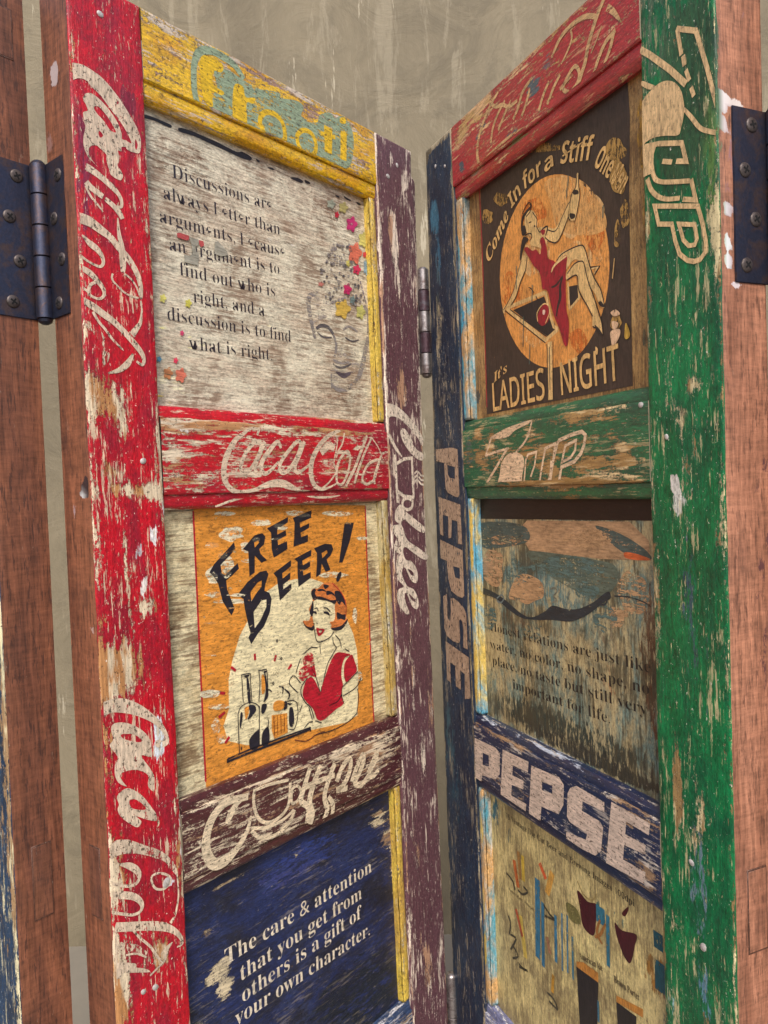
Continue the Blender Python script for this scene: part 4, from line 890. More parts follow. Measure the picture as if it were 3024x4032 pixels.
  ('F',(226,216,186),92,[[(1680,12736),(1684,12701),(1650,12677),(1570,12645),(1515,12688),(1455,12723),(1426,12758),(1461,12796),(1507,12827),(1576,12840),(1632,12828),(1670,12786)]]),
  ('F',(226,216,186),92,[[(1926,12908),(1903,12867),(1886,12848),(1847,12847),(1809,12866),(1793,12876),(1791,12916),(1782,12950),(1826,12970),(1852,12981),(1888,12967),(1900,12943)]]),
  ('F',(226,216,186),88,[[(1552,12429),(1513,12420),(1478,12414),(1418,12409),(1365,12419),(1313,12442),(1271,12463),(1329,12472),(1348,12481),(1417,12480),(1479,12465),(1534,12447)]]),
  ('F',(226,216,186),93,[[(3626,11904),(3605,11849),(3592,11803),(3571,11819),(3552,11813),(3543,11857),(3531,11915),(3550,11960),(3560,11994),(3581,12009),(3598,12003),(3616,11970)]]),
  ('F',(226,216,186),93,[[(3500,12434),(3386,12428),(3344,12420),(3222,12432),(3118,12441),(3003,12463),(2961,12489),(3031,12505),(3081,12508),(3215,12507),(3310,12486),(3380,12472)]]),
  ('F',(226,216,186),88,[[(1483,12959),(1490,12944),(1458,12937),(1401,12930),(1352,12941),(1309,12959),(1322,12971),(1326,12983),(1354,13000),(1401,12997),(1453,12983),(1476,12978)]]),
  ('F',(226,216,186),90,[[(3880,12876),(3864,12860),(3820,12855),(3774,12860),(3720,12859),(3693,12872),(3669,12889),(3699,12902),(3722,12912),(3774,12918),(3811,12903),(3854,12895)]]),
  ('F',(226,216,186),90,[[(2487,13090),(2476,13079),(2426,13065),(2354,13073),(2282,13081),(2271,13086),(2225,13104),(2268,13118),(2283,13126),(2351,13129),(2424,13116),(2465,13108)]]),
  ('F',(226,216,186),90,[[(1938,12751),(1947,12741),(1909,12735),(1866,12736),(1829,12745),(1793,12755),(1776,12765),(1801,12773),(1823,12775),(1865,12782),(1906,12775),(1944,12763)]]),
  ('f',(34,32,44),100,[[(1352,12684),(1413,12761),(1510,12836),(1658,12947),(1695,12978),(1708,12901),(1627,12836),(1554,12786),(1500,12749),(1511,12659),(1557,12635),(1730,12747),(1746,12688),(1651,12622),(1565,12578),(1572,12483),(1661,12264),(1614,12195),(1506,12360),(1459,12552),(1406,12632)]]),
  ('f',(34,32,44),100,[[(1812,12893),(1983,13030),(2099,13049),(2141,13010),(2118,12923),(2045,12875),(2060,12819),(2151,12742),(2067,12720),(1975,12807),(1964,12622),(1886,12586),(1887,12775),(1885,12862),(1848,12875)],[(1973,12953),(2035,12974),(2049,12948),(1980,12894)]]),
  ('f',(34,32,44),100,[[(2172,13098),(2503,13212),(2494,13151),(2325,13079),(2322,13019),(2455,13061),(2463,13000),(2323,12954),(2328,12898),(2467,12932),(2470,12843),(2253,12759),(2227,12865),(2230,13045)]]),
  ('f',(34,32,44),100,[[(2575,13198),(2889,13275),(2875,13185),(2685,13137),(2687,13079),(2841,13123),(2832,13067),(2689,13017),(2695,12964),(2810,12988),(2804,12905),(2566,12860),(2585,12982),(2600,13146)]]),
  ('f',(34,32,44),100,[[(1703,12401),(1853,12527),(2035,12621),(2134,12627),(2163,12582),(2103,12460),(2094,12402),(2163,12374),(2193,12300),(2158,12156),(2064,12011),(1964,11939),(1868,11842),(1832,11922),(1865,11965),(1838,12066),(1799,12245),(1788,12352)],[(1891,12416),(2003,12511),(2060,12524),(2051,12456),(1970,12387),(1895,12309)],[(1921,12189),(2042,12300),(2115,12304),(2110,12222),(2016,12087),(1928,12009)]]),
  ('f',(34,32,44),100,[[(2237,12585),(2517,12710),(2513,12639),(2371,12571),(2373,12510),(2498,12569),(2493,12497),(2374,12439),(2379,12388),(2507,12439),(2503,12374),(2317,12264),(2297,12418),(2287,12529)]]),
  ('f',(34,32,44),100,[[(2569,12720),(2857,12806),(2847,12733),(2698,12688),(2703,12631),(2831,12672),(2821,12605),(2702,12563),(2704,12512),(2829,12541),(2825,12472),(2616,12385),(2612,12547),(2620,12680)]]),
  ('f',(34,32,44),100,[[(2900,12818),(3090,12859),(3207,12844),(3235,12784),(3180,12706),(3109,12664),(3169,12533),(3084,12516),(3020,12623),(2991,12497),(2914,12469),(2940,12641),(2947,12757)],[(3028,12750),(3116,12780),(3133,12748),(3036,12686)]]),
  ('F',(226,216,186),86,[[(2433,13113),(2458,13097),(2405,13091),(2354,13087),(2315,13093),(2282,13109),(2276,13121),(2285,13136),(2304,13143),(2354,13140),(2411,13138),(2456,13125)]]),
  ('F',(226,216,186),86,[[(2856,13217),(2851,13205),(2793,13203),(2753,13198),(2702,13201),(2664,13212),(2674,13224),(2681,13237),(2705,13241),(2752,13242),(2799,13243),(2829,13232)]]),
  ('F',(226,216,186),88,[[(1453,12627),(1452,12606),(1429,12589),(1404,12589),(1379,12593),(1354,12620),(1363,12636),(1362,12660),(1384,12679),(1407,12684),(1429,12664),(1451,12650)]]),
  ('F',(226,216,186),87,[[(1645,12645),(1625,12627),(1605,12609),(1567,12599),(1535,12613),(1522,12634),(1494,12659),(1520,12683),(1545,12696),(1571,12710),(1606,12703),(1629,12669)]]),
  ('F',(226,216,186),86,[[(1592,12839),(1576,12824),(1569,12815),(1532,12810),(1505,12818),(1469,12832),(1471,12848),(1471,12867),(1496,12870),(1534,12879),(1570,12874),(1598,12853)]]),
  ('F',(226,216,186),87,[[(2055,12977),(2062,12964),(2036,12960),(2005,12961),(1972,12963),(1961,12968),(1944,12984),(1968,12993),(1973,13006),(2005,13007),(2030,13002),(2054,12990)]]),
  ('F',(226,216,186),87,[[(2404,12963),(2396,12957),(2361,12955),(2319,12956),(2271,12960),(2231,12967),(2215,12976),(2251,12981),(2273,12982),(2317,12981),(2374,12979),(2386,12973)]]),
  ('f',(34,32,44),100,[[(3460,13098),(3635,13090),(3537,12854),(3390,12604),(3326,12606),(3389,12842)]]),
  ('F',(34,32,44),100,[[(3311,12480),(3357,12493),(3357,12449),(3318,12387),(3273,12375),(3266,12415)]]),
  ('F',(226,216,186),92,[[(1408,11400),(1394,11384),(1354,11376),(1284,11390),(1205,11403),(1159,11439),(1168,11453),(1177,11474),(1203,11474),(1283,11470),(1347,11453),(1424,11422)]]),
  ('F',(226,216,186),92,[[(1525,11236),(1515,11225),(1459,11229),(1400,11236),(1342,11252),(1267,11282),(1255,11300),(1276,11310),(1317,11308),(1397,11293),(1461,11279),(1504,11254)]]),
  ('F',(226,216,186),92,[[(1397,11063),(1388,11018),(1375,10990),(1344,11009),(1311,11000),(1302,11040),(1279,11091),(1299,11122),(1318,11139),(1350,11161),(1381,11125),(1396,11101)]]),
  ('F',(226,216,186),90,[[(1505,10898),(1492,10875),(1455,10873),(1421,10874),(1380,10882),(1357,10907),(1340,10941),(1361,10964),(1386,10977),(1423,10961),(1467,10958),(1479,10934)]]),
  ('F',(226,216,186),90,[[(3668,11113),(3662,11079),(3646,11071),(3619,11068),(3594,11080),(3580,11093),(3568,11133),(3565,11164),(3599,11189),(3625,11197),(3650,11167),(3666,11148)]]),
  ('F',(226,216,186),90,[[(1819,12388),(1799,12380),(1772,12378),(1710,12384),(1645,12396),(1622,12403),(1558,12420),(1595,12426),(1648,12425),(1707,12423),(1765,12408),(1826,12396)]]),
  ('F',(226,216,186),86,[[(1380,11812),(1391,11803),(1341,11810),(1307,11816),(1267,11822),(1249,11829),(1233,11839),(1248,11843),(1265,11844),(1305,11838),(1344,11829),(1375,11820)]]),
  ('F',(226,216,186),87,[[(1408,12146),(1408,12141),(1381,12139),(1326,12146),(1283,12155),(1246,12164),(1248,12170),(1253,12175),(1284,12173),(1323,12171),(1375,12159),(1406,12152)]]),
  ('F',(206,120,62),100,[[(2819,12303),(2857,12337),(2939,12333),(3035,12381),(3166,12377),(3278,12327),(3322,12255),(3386,12180),(3419,12069),(3400,11923),(3428,11892),(3404,11842),(3322,11787),(3205,11782),(3131,11818),(3143,11855),(3117,11899),(3184,11902),(3217,11963),(3215,12083),(3237,12133),(3133,12159),(3023,12200),(2913,12207),(2848,12184),(2826,12122),(2820,12021),(2839,11902),(2827,11846),(2748,11872),(2681,11939),(2666,11980),(2763,11971),(2794,12037),(2771,12104),(2840,12197)]]),
  ('F',(34,32,44),100,[[(2819,12303),(2866,12335),(2902,12318),(2881,12282),(2913,12214),(2858,12202),(2825,12251)]]),
  ('F',(34,32,44),100,[[(2920,12316),(3012,12318),(3084,12271),(3010,12293),(2955,12293)]]),
  ('F',(34,32,44),100,[[(3085,12284),(3178,12259),(3232,12200),(3157,12235),(3081,12232)]]),
  ('F',(34,32,44),100,[[(2915,12239),(3024,12213),(3134,12166),(3248,12158),(3270,12195),(3226,12108),(3133,12146),(3022,12180),(2913,12207)]]),
  ('F',(34,32,44),100,[[(3236,12266),(3331,12241),(3389,12153),(3408,12057),(3343,12119),(3302,12084),(3256,12130),(3223,12214)]]),
  ('F',(34,32,44),100,[[(3248,11999),(3333,11960),(3401,11950),(3387,11885),(3310,11910),(3252,11905)]]),
  ('F',(34,32,44),100,[[(3131,11818),(3207,11819),(3325,11827),(3438,11891),(3404,11828),(3312,11776),(3195,11781)]]),
  ('F',(34,32,44),100,[[(3034,12368),(3126,12344),(3087,12316),(3049,12314)]]),
  ('F',(34,32,44),100,[[(2663,11980),(2698,11924),(2784,11885),(2839,11902),(2821,11843),(2739,11873),(2680,11927)]]),
  ('F',(34,32,44),100,[[(2840,12197),(2849,12119),(2819,12008),(2778,12065),(2809,12137)]]),
  ('s',(176,24,44),100,[(3185,12367,12),(3331,12241,12),(3412,12110,12),(3419,12001,12),(3400,11923,12)],0),
  ('s',(34,32,44),100,[(2841,11928,13),(2851,11797,13),(2882,11702,13),(2973,11687,13),(3106,11716,13),(3176,11771,13)],0),
  ('s',(34,32,44),100,[(2861,12098,16),(2906,12098,16),(2922,12058,16)],0),
  ('s',(34,32,44),100,[(3016,12086,16),(3072,12076,16),(3129,12022,16)],0),
  ('s',(34,32,44),100,[(2831,12064,22),(2876,12051,30),(2887,12030,20)],0),
  ('s',(34,32,44),100,[(3013,12034,22),(3077,12016,34),(3113,11985,22)],0),
  ('s',(34,32,44),100,[(2886,11927,12),(2898,11909,12)],0),
  ('F',(176,24,44),100,[[(2877,11864),(2927,11850),(3015,11826),(2988,11788),(2931,11761),(2895,11777)],[(2917,11828),(2972,11819),(2952,11794),(2921,11799)]]),
  ('s',(34,32,44),100,[(2924,11656,13),(2930,11545,13)],0),
  ('s',(34,32,44),100,[(3153,11709,13),(3158,11642,13),(3211,11566,13)],0),
  ('s',(34,32,44),100,[(3201,11724,13),(3274,11648,13),(3297,11551,13)],0),
  ('s',(34,32,44),100,[(2877,11626,13),(2770,11645,13),(2642,11591,13)],0),
  ('s',(34,32,44),100,[(2596,11549,13),(2548,11471,13),(2509,11391,13)],0),
  ('s',(34,32,44),100,[(3211,11566,13),(3129,11489,13),(3028,11377,13),(2917,11100,13)],0),
  ('s',(34,32,44),100,[(3364,11526,13),(3441,11478,13)],0),
  ('s',(34,32,44),100,[(3585,11199,13),(3460,11143,13),(3276,11061,13)],0),
  ('s',(34,32,44),100,[(3641,11105,13),(3532,11005,13),(3288,10951,13)],0),
  ('s',(34,32,44),100,[(3561,10985,13),(3574,10859,13),(3531,10678,13)],0),
  ('s',(34,32,44),100,[(2578,11263,13),(2473,11373,13),(2401,11301,13),(2529,11161,13)],0),
  ('s',(34,32,44),100,[(2589,11009,13),(2541,10932,13)],0),
  ('s',(34,32,44),100,[(2692,10959,13),(2721,10863,13),(2744,10793,13)],0),
  ('s',(34,32,44),100,[(3531,10678,13),(3365,10610,13),(3072,10579,13),(2795,10600,13)],0),
  ('s',(34,32,44),100,[(2894,10717,13),(2787,10769,13)],0),
  ('s',(34,32,44),100,[(3276,11061,13),(3268,10942,13),(3302,10854,13)],0),
  ('F',(176,24,44),100,[[(3197,11502),(3323,11486),(3458,11434),(3358,11419),(3293,11325),(3275,11195),(3297,11083),(3262,10997),(3292,10857),(3164,10820),(3027,10774),(2914,10744),(2824,10779),(2760,10917),(2627,11063),(2607,11156),(2676,11280),(2783,11284),(2898,11091),(2920,11138),(3024,11312),(3106,11427)]]),
  ('F',(176,24,44),100,[[(3488,11429),(3533,11332),(3566,11216),(3461,11156),(3358,11110),(3325,11211),(3343,11342),(3417,11408)]]),
  ('F',(176,24,44),95,[[(2694,11582),(2783,11578),(2813,11483),(2825,11378),(2837,11285),(2723,11322),(2623,11279),(2557,11331),(2562,11418),(2634,11454),(2630,11530)]]),
  ('s',(34,32,44),100,[(2695,11302,13),(2593,11222,13),(2579,11137,13),(2642,11021,13),(2726,10938,13),(2771,10799,13)],0),
  ('s',(34,32,44),100,[(2756,11430,13),(2837,11272,13),(2898,11085,13),(2921,11151,13)],0),
  ('s',(34,32,44),100,[(3271,10982,16),(3188,10907,20),(3035,10891,14)],0),
  ('s',(34,32,44),100,[(1711,11530,12),(1712,11425,12),(1716,11237,12)],0),
  ('s',(34,32,44),100,[(1828,11482,12),(1836,11221,12)],0),
  ('s',(34,32,44),100,[(1954,11527,12),(1961,11383,12),(1934,11198,12)],0),
  ('s',(34,32,44),100,[(2071,11516,12),(2075,11322,12)],0),
  ('s',(34,32,44),100,[(1704,11537,12),(1824,11530,12),(1833,11481,12)],0),
  ('s',(34,32,44),100,[(1946,11535,12),(2071,11528,12)],0),
  ('s',(34,32,44),100,[(1636,11129,12),(1633,10956,12),(1633,10701,12)],0),
  ('s',(34,32,44),100,[(1939,11150,12),(1913,10704,12)],0),
  ('s',(34,32,44),100,[(1636,11129,12),(1684,11198,12),(1805,11217,12),(1909,11168,12),(1937,11114,12)],0),
  ('s',(34,32,44),100,[(2062,10964,12),(2045,10824,12)],0),
  ('s',(34,32,44),100,[(2505,11053,12),(2514,10913,12),(2453,10766,12),(2369,10775,12)],0),
  ('s',(34,32,44),100,[(2355,11101,12),(2439,11094,12),(2505,11053,12)],0),
  ('F',(34,32,44),100,[[(1775,11470),(1804,11464),(1821,11225),(1783,11233)]]),
  ('F',(214,142,58),100,[[(1989,11461),(2028,11459),(2035,11307),(1985,11270)]]),
  ('F',(34,32,44),100,[[(2029,11476),(2052,11460),(2079,11249),(2035,11187),(2004,11182),(2042,11305)]]),
  ('F',(34,32,44),100,[[(1748,11522),(1823,11518),(1776,11493)]]),
  ('F',(34,32,44),100,[[(2023,11513),(2070,11510),(2037,11487)]]),
  ('F',(34,32,44),100,[[(1788,11185),(1864,11173),(1891,11114),(1826,11058),(1765,11038),(1799,11112)]]),
  ('F',(214,142,58),100,[[(1735,11174),(1788,11174),(1783,11104),(1742,11044),(1731,11105)]]),
  ('F',(34,32,44),100,[[(1673,11131),(1702,11113),(1672,10992),(1650,10986)]]),
  ('F',(34,32,44),100,[[(1814,10849),(1893,10888),(1916,10882),(1905,10706),(1790,10703),(1773,10802)]]),
  ('F',(34,32,44),100,[[(1968,10844),(2057,10881),(2054,10701),(1952,10705)]]),
  ('F',(34,32,44),100,[[(1978,11152),(2048,11136),(2012,11060),(1965,11060)]]),
  ('F',(34,32,44),100,[[(1652,10765),(1674,10759),(1660,10728)]]),
  ('f',(214,142,58),100,[[(2112,11000),(2347,10967),(2342,10745),(2136,10727),(2102,10833)]]),
  ('F',(214,142,58),100,[[(2140,11066),(2160,11134),(2242,11139),(2322,11096),(2285,11031),(2186,11030)]]),
  ('s',(150,50,20),100,[(2143,10986,14),(2138,10757,14)],0),
  ('s',(150,50,20),100,[(2195,10979,14),(2190,10760,14)],0),
  ('s',(150,50,20),100,[(2247,10973,14),(2242,10763,14)],0),
  ('s',(150,50,20),100,[(2299,10966,14),(2295,10766,14)],0),
  ('F',(34,32,44),100,[[(2383,11007),(2434,11008),(2452,10891),(2430,10797),(2372,10824)]]),
  ('F',(34,32,44),100,[[(2305,11100),(2347,11103),(2351,11028),(2300,11015)]]),
  ('F',(34,32,44),100,[[(2354,11082),(2437,11057),(2386,11050)]]),
  ('s',(34,32,44),100,[(2235,11300,16),(2299,11274,24),(2287,11203,16)],0),
  ('s',(34,32,44),100,[(2323,11250,16),(2394,11179,26),(2373,11121,16)],0),
  ('s',(34,32,44),100,[(2049,11286,16),(2089,11295,16),(2127,11263,16)],0),
  ('l',(34,32,44),100,[(1467,10662,26),(1728,10673,26),(2230,10677,26),(2702,10689,26)],0),
  ('l',(34,32,44),100,[(1469,10690,18),(1730,10708,18),(2233,10713,18),(2703,10708,18)],0),
  ('l',(34,32,44),100,[(2703,10714,20),(2704,10663,20)],0),
  ('l',(34,32,44),100,[(1473,10695,26),(1471,10650,26)],0),
  ('s',(110,60,40),100,[(2445,10631,14),(2632,10568,14),(2795,10600,14),(2942,10600,14)],0),
  ('s',(34,32,44),100,[(2607,10726,13),(2680,10771,13),(2751,10766,13)],0),
  ('l',(176,24,44),100,[(1907,11732,30),(1908,11661,30)],0),
  ('l',(176,24,44),100,[(2216,11658,30),(2188,11596,30)],0),
  ('l',(176,24,44),100,[(2448,11509,30),(2394,11464,30)],0),
  ('l',(176,24,44),100,[(1572,11650,30),(1634,11598,30)],0),
  ('l',(176,24,44),100,[(1408,11411,30),(1478,11390,30)],0),
  ('l',(176,24,44),100,[(1466,11193,30),(1380,11157,30)],0),
  ('l',(176,24,44),100,[(1508,10920,30),(1448,10867,30)],0),
  ('s',(34,32,44),100,[(2229,11820,10),(2242,11832,10),(2254,11815,10),(2241,11803,10)],1),
  ('s',(34,32,44),100,[(2281,11609,10),(2295,11621,10),(2308,11604,10),(2294,11592,10)],1),
  ('s',(34,32,44),100,[(2144,11356,10),(2158,11367,10),(2170,11350,10),(2156,11339,10)],1),
 ],
 'quote2': [
  ('t', (216, 204, 184), 100, 'The care & attention', 119808, -0.008, [(1324, 8552), (3693, 8582)], 25),
  ('t', (216, 204, 184), 100, 'that you get from', 119808, -0.008, [(1516, 8288), (3483, 8329)], 25),
  ('t', (216, 204, 184), 100, 'others is a gift of', 119808, -0.008, [(1528, 8048), (3468, 8091)], 25),
  ('t', (216, 204, 184), 100, 'your own character.', 119808, -0.008, [(1415, 7852), (3605, 7804)], 25),
 ],
 'ladies': [
  ('f',(62,48,40),100,[[(1234,17229),(2827,17315),(3843,17489),(3889,16831),(3848,16048),(3838,15242),(3828,14357),(1198,14330),(1218,15424),(1218,16355)]]),
  ('l',(148,26,40),100,[(1200,17134,22),(1219,16510,22),(1219,15579,22),(1206,14455,22)],0),
  ('f',(214,146,74),100,[[(3555,15572),(3543,15454),(3518,15341),(3480,15232),(3428,15130),(3364,15037),(3288,14953),(3201,14880),(3103,14819),(2996,14772),(2881,14740),(2759,14724),(2633,14726),(2503,14745),(2373,14782),(2245,14838),(2122,14912),(2006,15002),(1900,15109),(1807,15230),(1728,15362),(1667,15504),(1625,15651),(1603,15801),(1602,15950),(1622,16094),(1661,16231),(1720,16357),(1796,16469),(1887,16566),(1990,16646),(2104,16707),(2226,16749),(2352,16773),(2481,16778),(2609,16765),(2736,16734),(2858,16689),(2973,16628),(3081,16555),(3181,16470),(3270,16376),(3348,16273),(3414,16164),(3468,16050),(3510,15932),(3538,15812),(3553,15691)]]),
  ('F',(226,180,120),90,[[(3504,16096),(3432,15966),(3247,15958),(3103,15997),(2951,15998),(2716,16223),(2732,16356),(2778,16490),(2916,16562),(3111,16503),(3281,16368),(3446,16230)]]),
  ('F',(226,180,120),86,[[(2607,15949),(2605,15844),(2514,15795),(2337,15803),(2202,15817),(2056,15978),(2035,16111),(2095,16225),(2171,16334),(2353,16317),(2485,16233),(2625,16062)]]),
  ('F',(226,180,120),84,[[(2479,15168),(2466,15072),(2394,15013),(2244,15011),(2108,15098),(2016,15148),(1971,15267),(2004,15380),(2108,15402),(2254,15439),(2390,15363),(2496,15285)]]),
  ('F',(226,180,120),86,[[(3421,15711),(3449,15634),(3299,15621),(3169,15675),(3020,15730),(2946,15793),(2810,15887),(2937,15920),(3044,15949),(3165,15898),(3295,15862),(3390,15780)]]),
  ('F',(226,180,120),86,[[(3041,16522),(2955,16498),(2894,16486),(2790,16521),(2683,16584),(2630,16622),(2588,16689),(2615,16728),(2695,16716),(2788,16700),(2894,16662),(2971,16604)]]),
  ('F',(204,110,44),86,[[(2572,16416),(2557,16348),(2418,16367),(2318,16363),(2185,16410),(2087,16501),(2115,16570),(2136,16642),(2202,16649),(2322,16627),(2440,16602),(2510,16520)]]),
  ('F',(204,110,44),86,[[(3504,15856),(3432,15782),(3396,15740),(3326,15725),(3267,15806),(3221,15864),(3189,15950),(3170,16064),(3255,16101),(3338,16114),(3399,16071),(3452,15982)]]),
  ('F',(204,110,44),85,[[(2071,15679),(2026,15610),(1930,15534),(1835,15539),(1707,15614),(1630,15690),(1645,15780),(1642,15871),(1749,15967),(1850,15965),(1964,15852),(2050,15771)]]),
  ('F',(204,110,44),86,[[(3213,14893),(3144,14844),(3111,14815),(3044,14803),(2987,14855),(2943,14892),(2911,14947),(2892,15021),(2972,15048),(3051,15059),(3110,15032),(3161,14975)]]),
  ('F',(214,160,96),90,[[(2572,16724),(3125,16541),(3440,16191),(3522,15922),(3178,15958),(2769,16165),(2650,16469)]]),
  ('f',(44,34,32),100,[[(1871,15510),(2485,15522),(2588,15281),(2694,15138),(2532,15076),(2206,15280)]]),
  ('l',(214,176,116),100,[(1725,15565,45),(2483,15044,45),(2716,15120,45)],0),
  ('l',(214,176,116),100,[(1753,15566,45),(2510,15557,45)],0),
  ('l',(214,176,116),100,[(2511,15563,40),(2588,15281,40),(2639,15162,40),(2716,15120,40)],0),
  ('l',(44,34,32),100,[(1683,15552,12),(2482,15017,12)],0),
  ('l',(44,34,32),100,[(1805,15532,12),(2509,15080,12)],0),
  ('l',(214,176,116),100,[(2563,15015,80),(2542,14391,80)],0),
  ('l',(44,34,32),100,[(2509,14998,12),(2504,14465,12)],0),
  ('l',(44,34,32),100,[(2620,15005,12),(2589,14413,12)],0),
  ('l',(44,34,32),100,[(2553,14963,12),(2539,14501,12)],0),
  ('F',(148,26,40),100,[[(2370,15370),(2457,15433),(2538,15414),(2579,15324),(2540,15237),(2433,15212),(2353,15277)]]),
  ('s',(214,176,116),100,[(2353,15277,16),(2346,15375,16),(2457,15440,16),(2549,15412,16),(2572,15325,16),(2493,15227,16)],0),
  ('F',(226,190,170),100,[[(2454,15379),(2496,15369),(2479,15325),(2447,15339)]]),
  ('l',(214,176,116),100,[(3076,15507,30),(3090,15363,30),(2919,15281,30)],0),
  ('f',(44,34,32),100,[[(2905,15518),(3065,15497),(3069,15368),(2942,15308),(2915,15405)]]),
  ('l',(214,176,116),100,[(2912,15562,24),(2919,15287,24)],0),
  ('l',(44,34,32),100,[(3281,15616,14),(3414,15587,14),(3335,15527,14)],0),
  ('l',(214,176,116),100,[(3290,15598,15),(3385,15584,15),(3326,15541,15)],0),
  ('F',(168,130,70),90,[[(3844,16279),(3810,16223),(3772,16160),(3713,16183),(3648,16226),(3613,16287),(3596,16370),(3629,16439),(3660,16500),(3721,16505),(3773,16433),(3803,16376)]]),
  ('F',(168,130,70),88,[[(3837,16534),(3826,16490),(3761,16480),(3674,16508),(3602,16538),(3544,16610),(3527,16660),(3562,16694),(3612,16721),(3675,16714),(3749,16668),(3785,16600)]]),
  ('F',(168,130,70),90,[[(1474,16717),(1494,16673),(1444,16655),(1367,16665),(1310,16693),(1269,16747),(1260,16787),(1280,16824),(1292,16860),(1373,16839),(1432,16796),(1496,16760)]]),
  ('F',(168,130,70),86,[[(1844,16796),(1818,16760),(1758,16766),(1690,16763),(1629,16800),(1566,16854),(1520,16910),(1572,16939),(1616,16960),(1692,16913),(1769,16890),(1838,16831)]]),
  ('F',(168,130,70),86,[[(3715,15789),(3718,15736),(3695,15701),(3675,15695),(3647,15706),(3631,15744),(3642,15809),(3642,15863),(3657,15907),(3683,15950),(3704,15929),(3728,15838)]]),
  ('F',(168,130,70),88,[[(3711,14977),(3680,14950),(3656,14919),(3625,14911),(3583,14938),(3550,14974),(3550,15010),(3570,15047),(3584,15065),(3629,15080),(3669,15063),(3692,15017)]]),
  ('F',(168,130,70),88,[[(3862,15928),(3842,15872),(3818,15848),(3786,15849),(3761,15845),(3735,15919),(3733,15968),(3728,16028),(3761,16061),(3793,16097),(3817,16077),(3840,16016)]]),
  ('F',(168,130,70),85,[[(2942,16930),(2862,16938),(2617,17020),(2366,17113),(2022,17265),(1780,17393),(1645,17470),(1828,17423),(1946,17395),(2347,17232),(2616,17114),(2772,17025)]]),
  ('F',(214,176,116),100,[[(2753,15867),(2928,15894),(3114,15879),(3192,15828),(3263,15645),(3315,15507),(3422,15344),(3475,15179),(3398,15215),(3345,15326),(3235,15478),(3146,15691),(3026,15763),(2919,15715),(2786,15647)]]),
  ('F',(214,176,116),100,[[(2896,15670),(3024,15712),(3147,15716),(3185,15667),(3218,15520),(3307,15323),(3375,15134),(3418,15039),(3432,14916),(3350,14992),(3284,15030),(3278,15131),(3187,15289),(3094,15451),(3060,15594),(2892,15593)]]),
  ('s',(44,34,32),100,[(2730,15834,15),(2842,15881,15),(3114,15879,15),(3196,15825,15),(3263,15645,15),(3324,15505,15),(3423,15356,15),(3475,15179,15)],0),
  ('s',(44,34,32),100,[(2906,15654,15),(3024,15718,15),(3147,15713,15),(3188,15654,15),(3236,15491,15),(3342,15253,15),(3419,15051,15),(3437,14915,15)],0),
  ('s',(44,34,32),100,[(2902,15590,15),(3060,15594,15),(3089,15427,15),(3206,15260,15),(3288,15129,15)],0),
  ('s',(44,34,32),100,[(3284,15030,15),(3350,14992,15),(3432,14914,15)],0),
  ('F',(44,34,32),100,[[(3380,15244),(3427,15245),(3475,15179),(3416,15199)]]),
  ('F',(44,34,32),100,[[(3313,15042),(3387,14984),(3432,14916),(3367,14951)]]),
  ('F',(214,176,116),100,[[(2100,16069),(2198,16027),(2154,15912),(2032,15789),(1947,15666),(1835,15577),(1725,15572),(1680,15508),(1656,15573),(1784,15633),(1898,15736),(1987,15901),(2059,16024)]]),
  ('s',(44,34,32),100,[(2186,16030,14),(2153,15899,14),(2045,15785,14),(1946,15652,14),(1835,15577,14)],0),
  ('s',(44,34,32),100,[(2071,16021,14),(1986,15887,14),(1898,15736,14),(1784,15633,14),(1669,15556,14)],0),
  ('F',(214,176,116),100,[[(2408,16281),(2592,16235),(2725,16179),(2861,16278),(2972,16368),(3034,16359),(3022,16313),(2966,16242),(2830,16093),(2740,16029),(2585,16090),(2534,16011),(2397,16079),(2255,16150),(2308,16230)]]),
  ('s',(44,34,32),100,[(2591,16202,14),(2735,16149,14),(2861,16265,14),(2972,16356,14),(3055,16352,14),(3022,16313,14)],0),
  ('s',(44,34,32),100,[(2966,16242,14),(2841,16089,14),(2739,16027,14),(2629,16066,14),(2541,16137,14)],0),
  ('F',(214,176,116),100,[[(2174,16483),(2275,16518),(2369,16458),(2411,16348),(2396,16285),(2418,16251),(2308,16217),(2213,16288),(2168,16373)]]),
  ('s',(44,34,32),100,[(2322,16481,13),(2401,16379,13),(2386,16316,13),(2425,16248,13),(2452,16219,13)],0),
  ('s',(44,34,32),100,[(2244,16390,16),(2297,16386,16)],0),
  ('s',(44,34,32),100,[(2343,16330,20),(2366,16308,20)],0),
  ('s',(44,34,32),100,[(2103,16351,30),(2123,16472,50),(2214,16525,40),(2290,16554,20),(2280,16592,20)],0),
  ('s',(44,34,32),100,[(2126,16527,15),(2179,16579,15),(2256,16608,15),(2307,16562,15),(2275,16504,15),(2199,16474,15)],0),
  ('F',(44,34,32),100,[[(2097,16381),(2168,16386),(2188,16296),(2112,16292)]]),
  ('F',(44,34,32),100,[[(2137,16270),(2234,16212),(2157,16179),(2101,16097),(2071,16021),(2048,16070),(2082,16202)]]),
  ('s',(44,34,32),100,[(2257,16191,15),(2296,16220,15),(2285,16258,15),(2225,16277,15),(2162,16276,15)],0),
  ('s',(44,34,32),100,[(2452,16219,16),(2524,16244,20),(2592,16235,20),(2554,16153,20)],0),
  ('F',(148,26,40),100,[[(2465,16236),(2545,16217),(2532,16180),(2497,16178)]]),
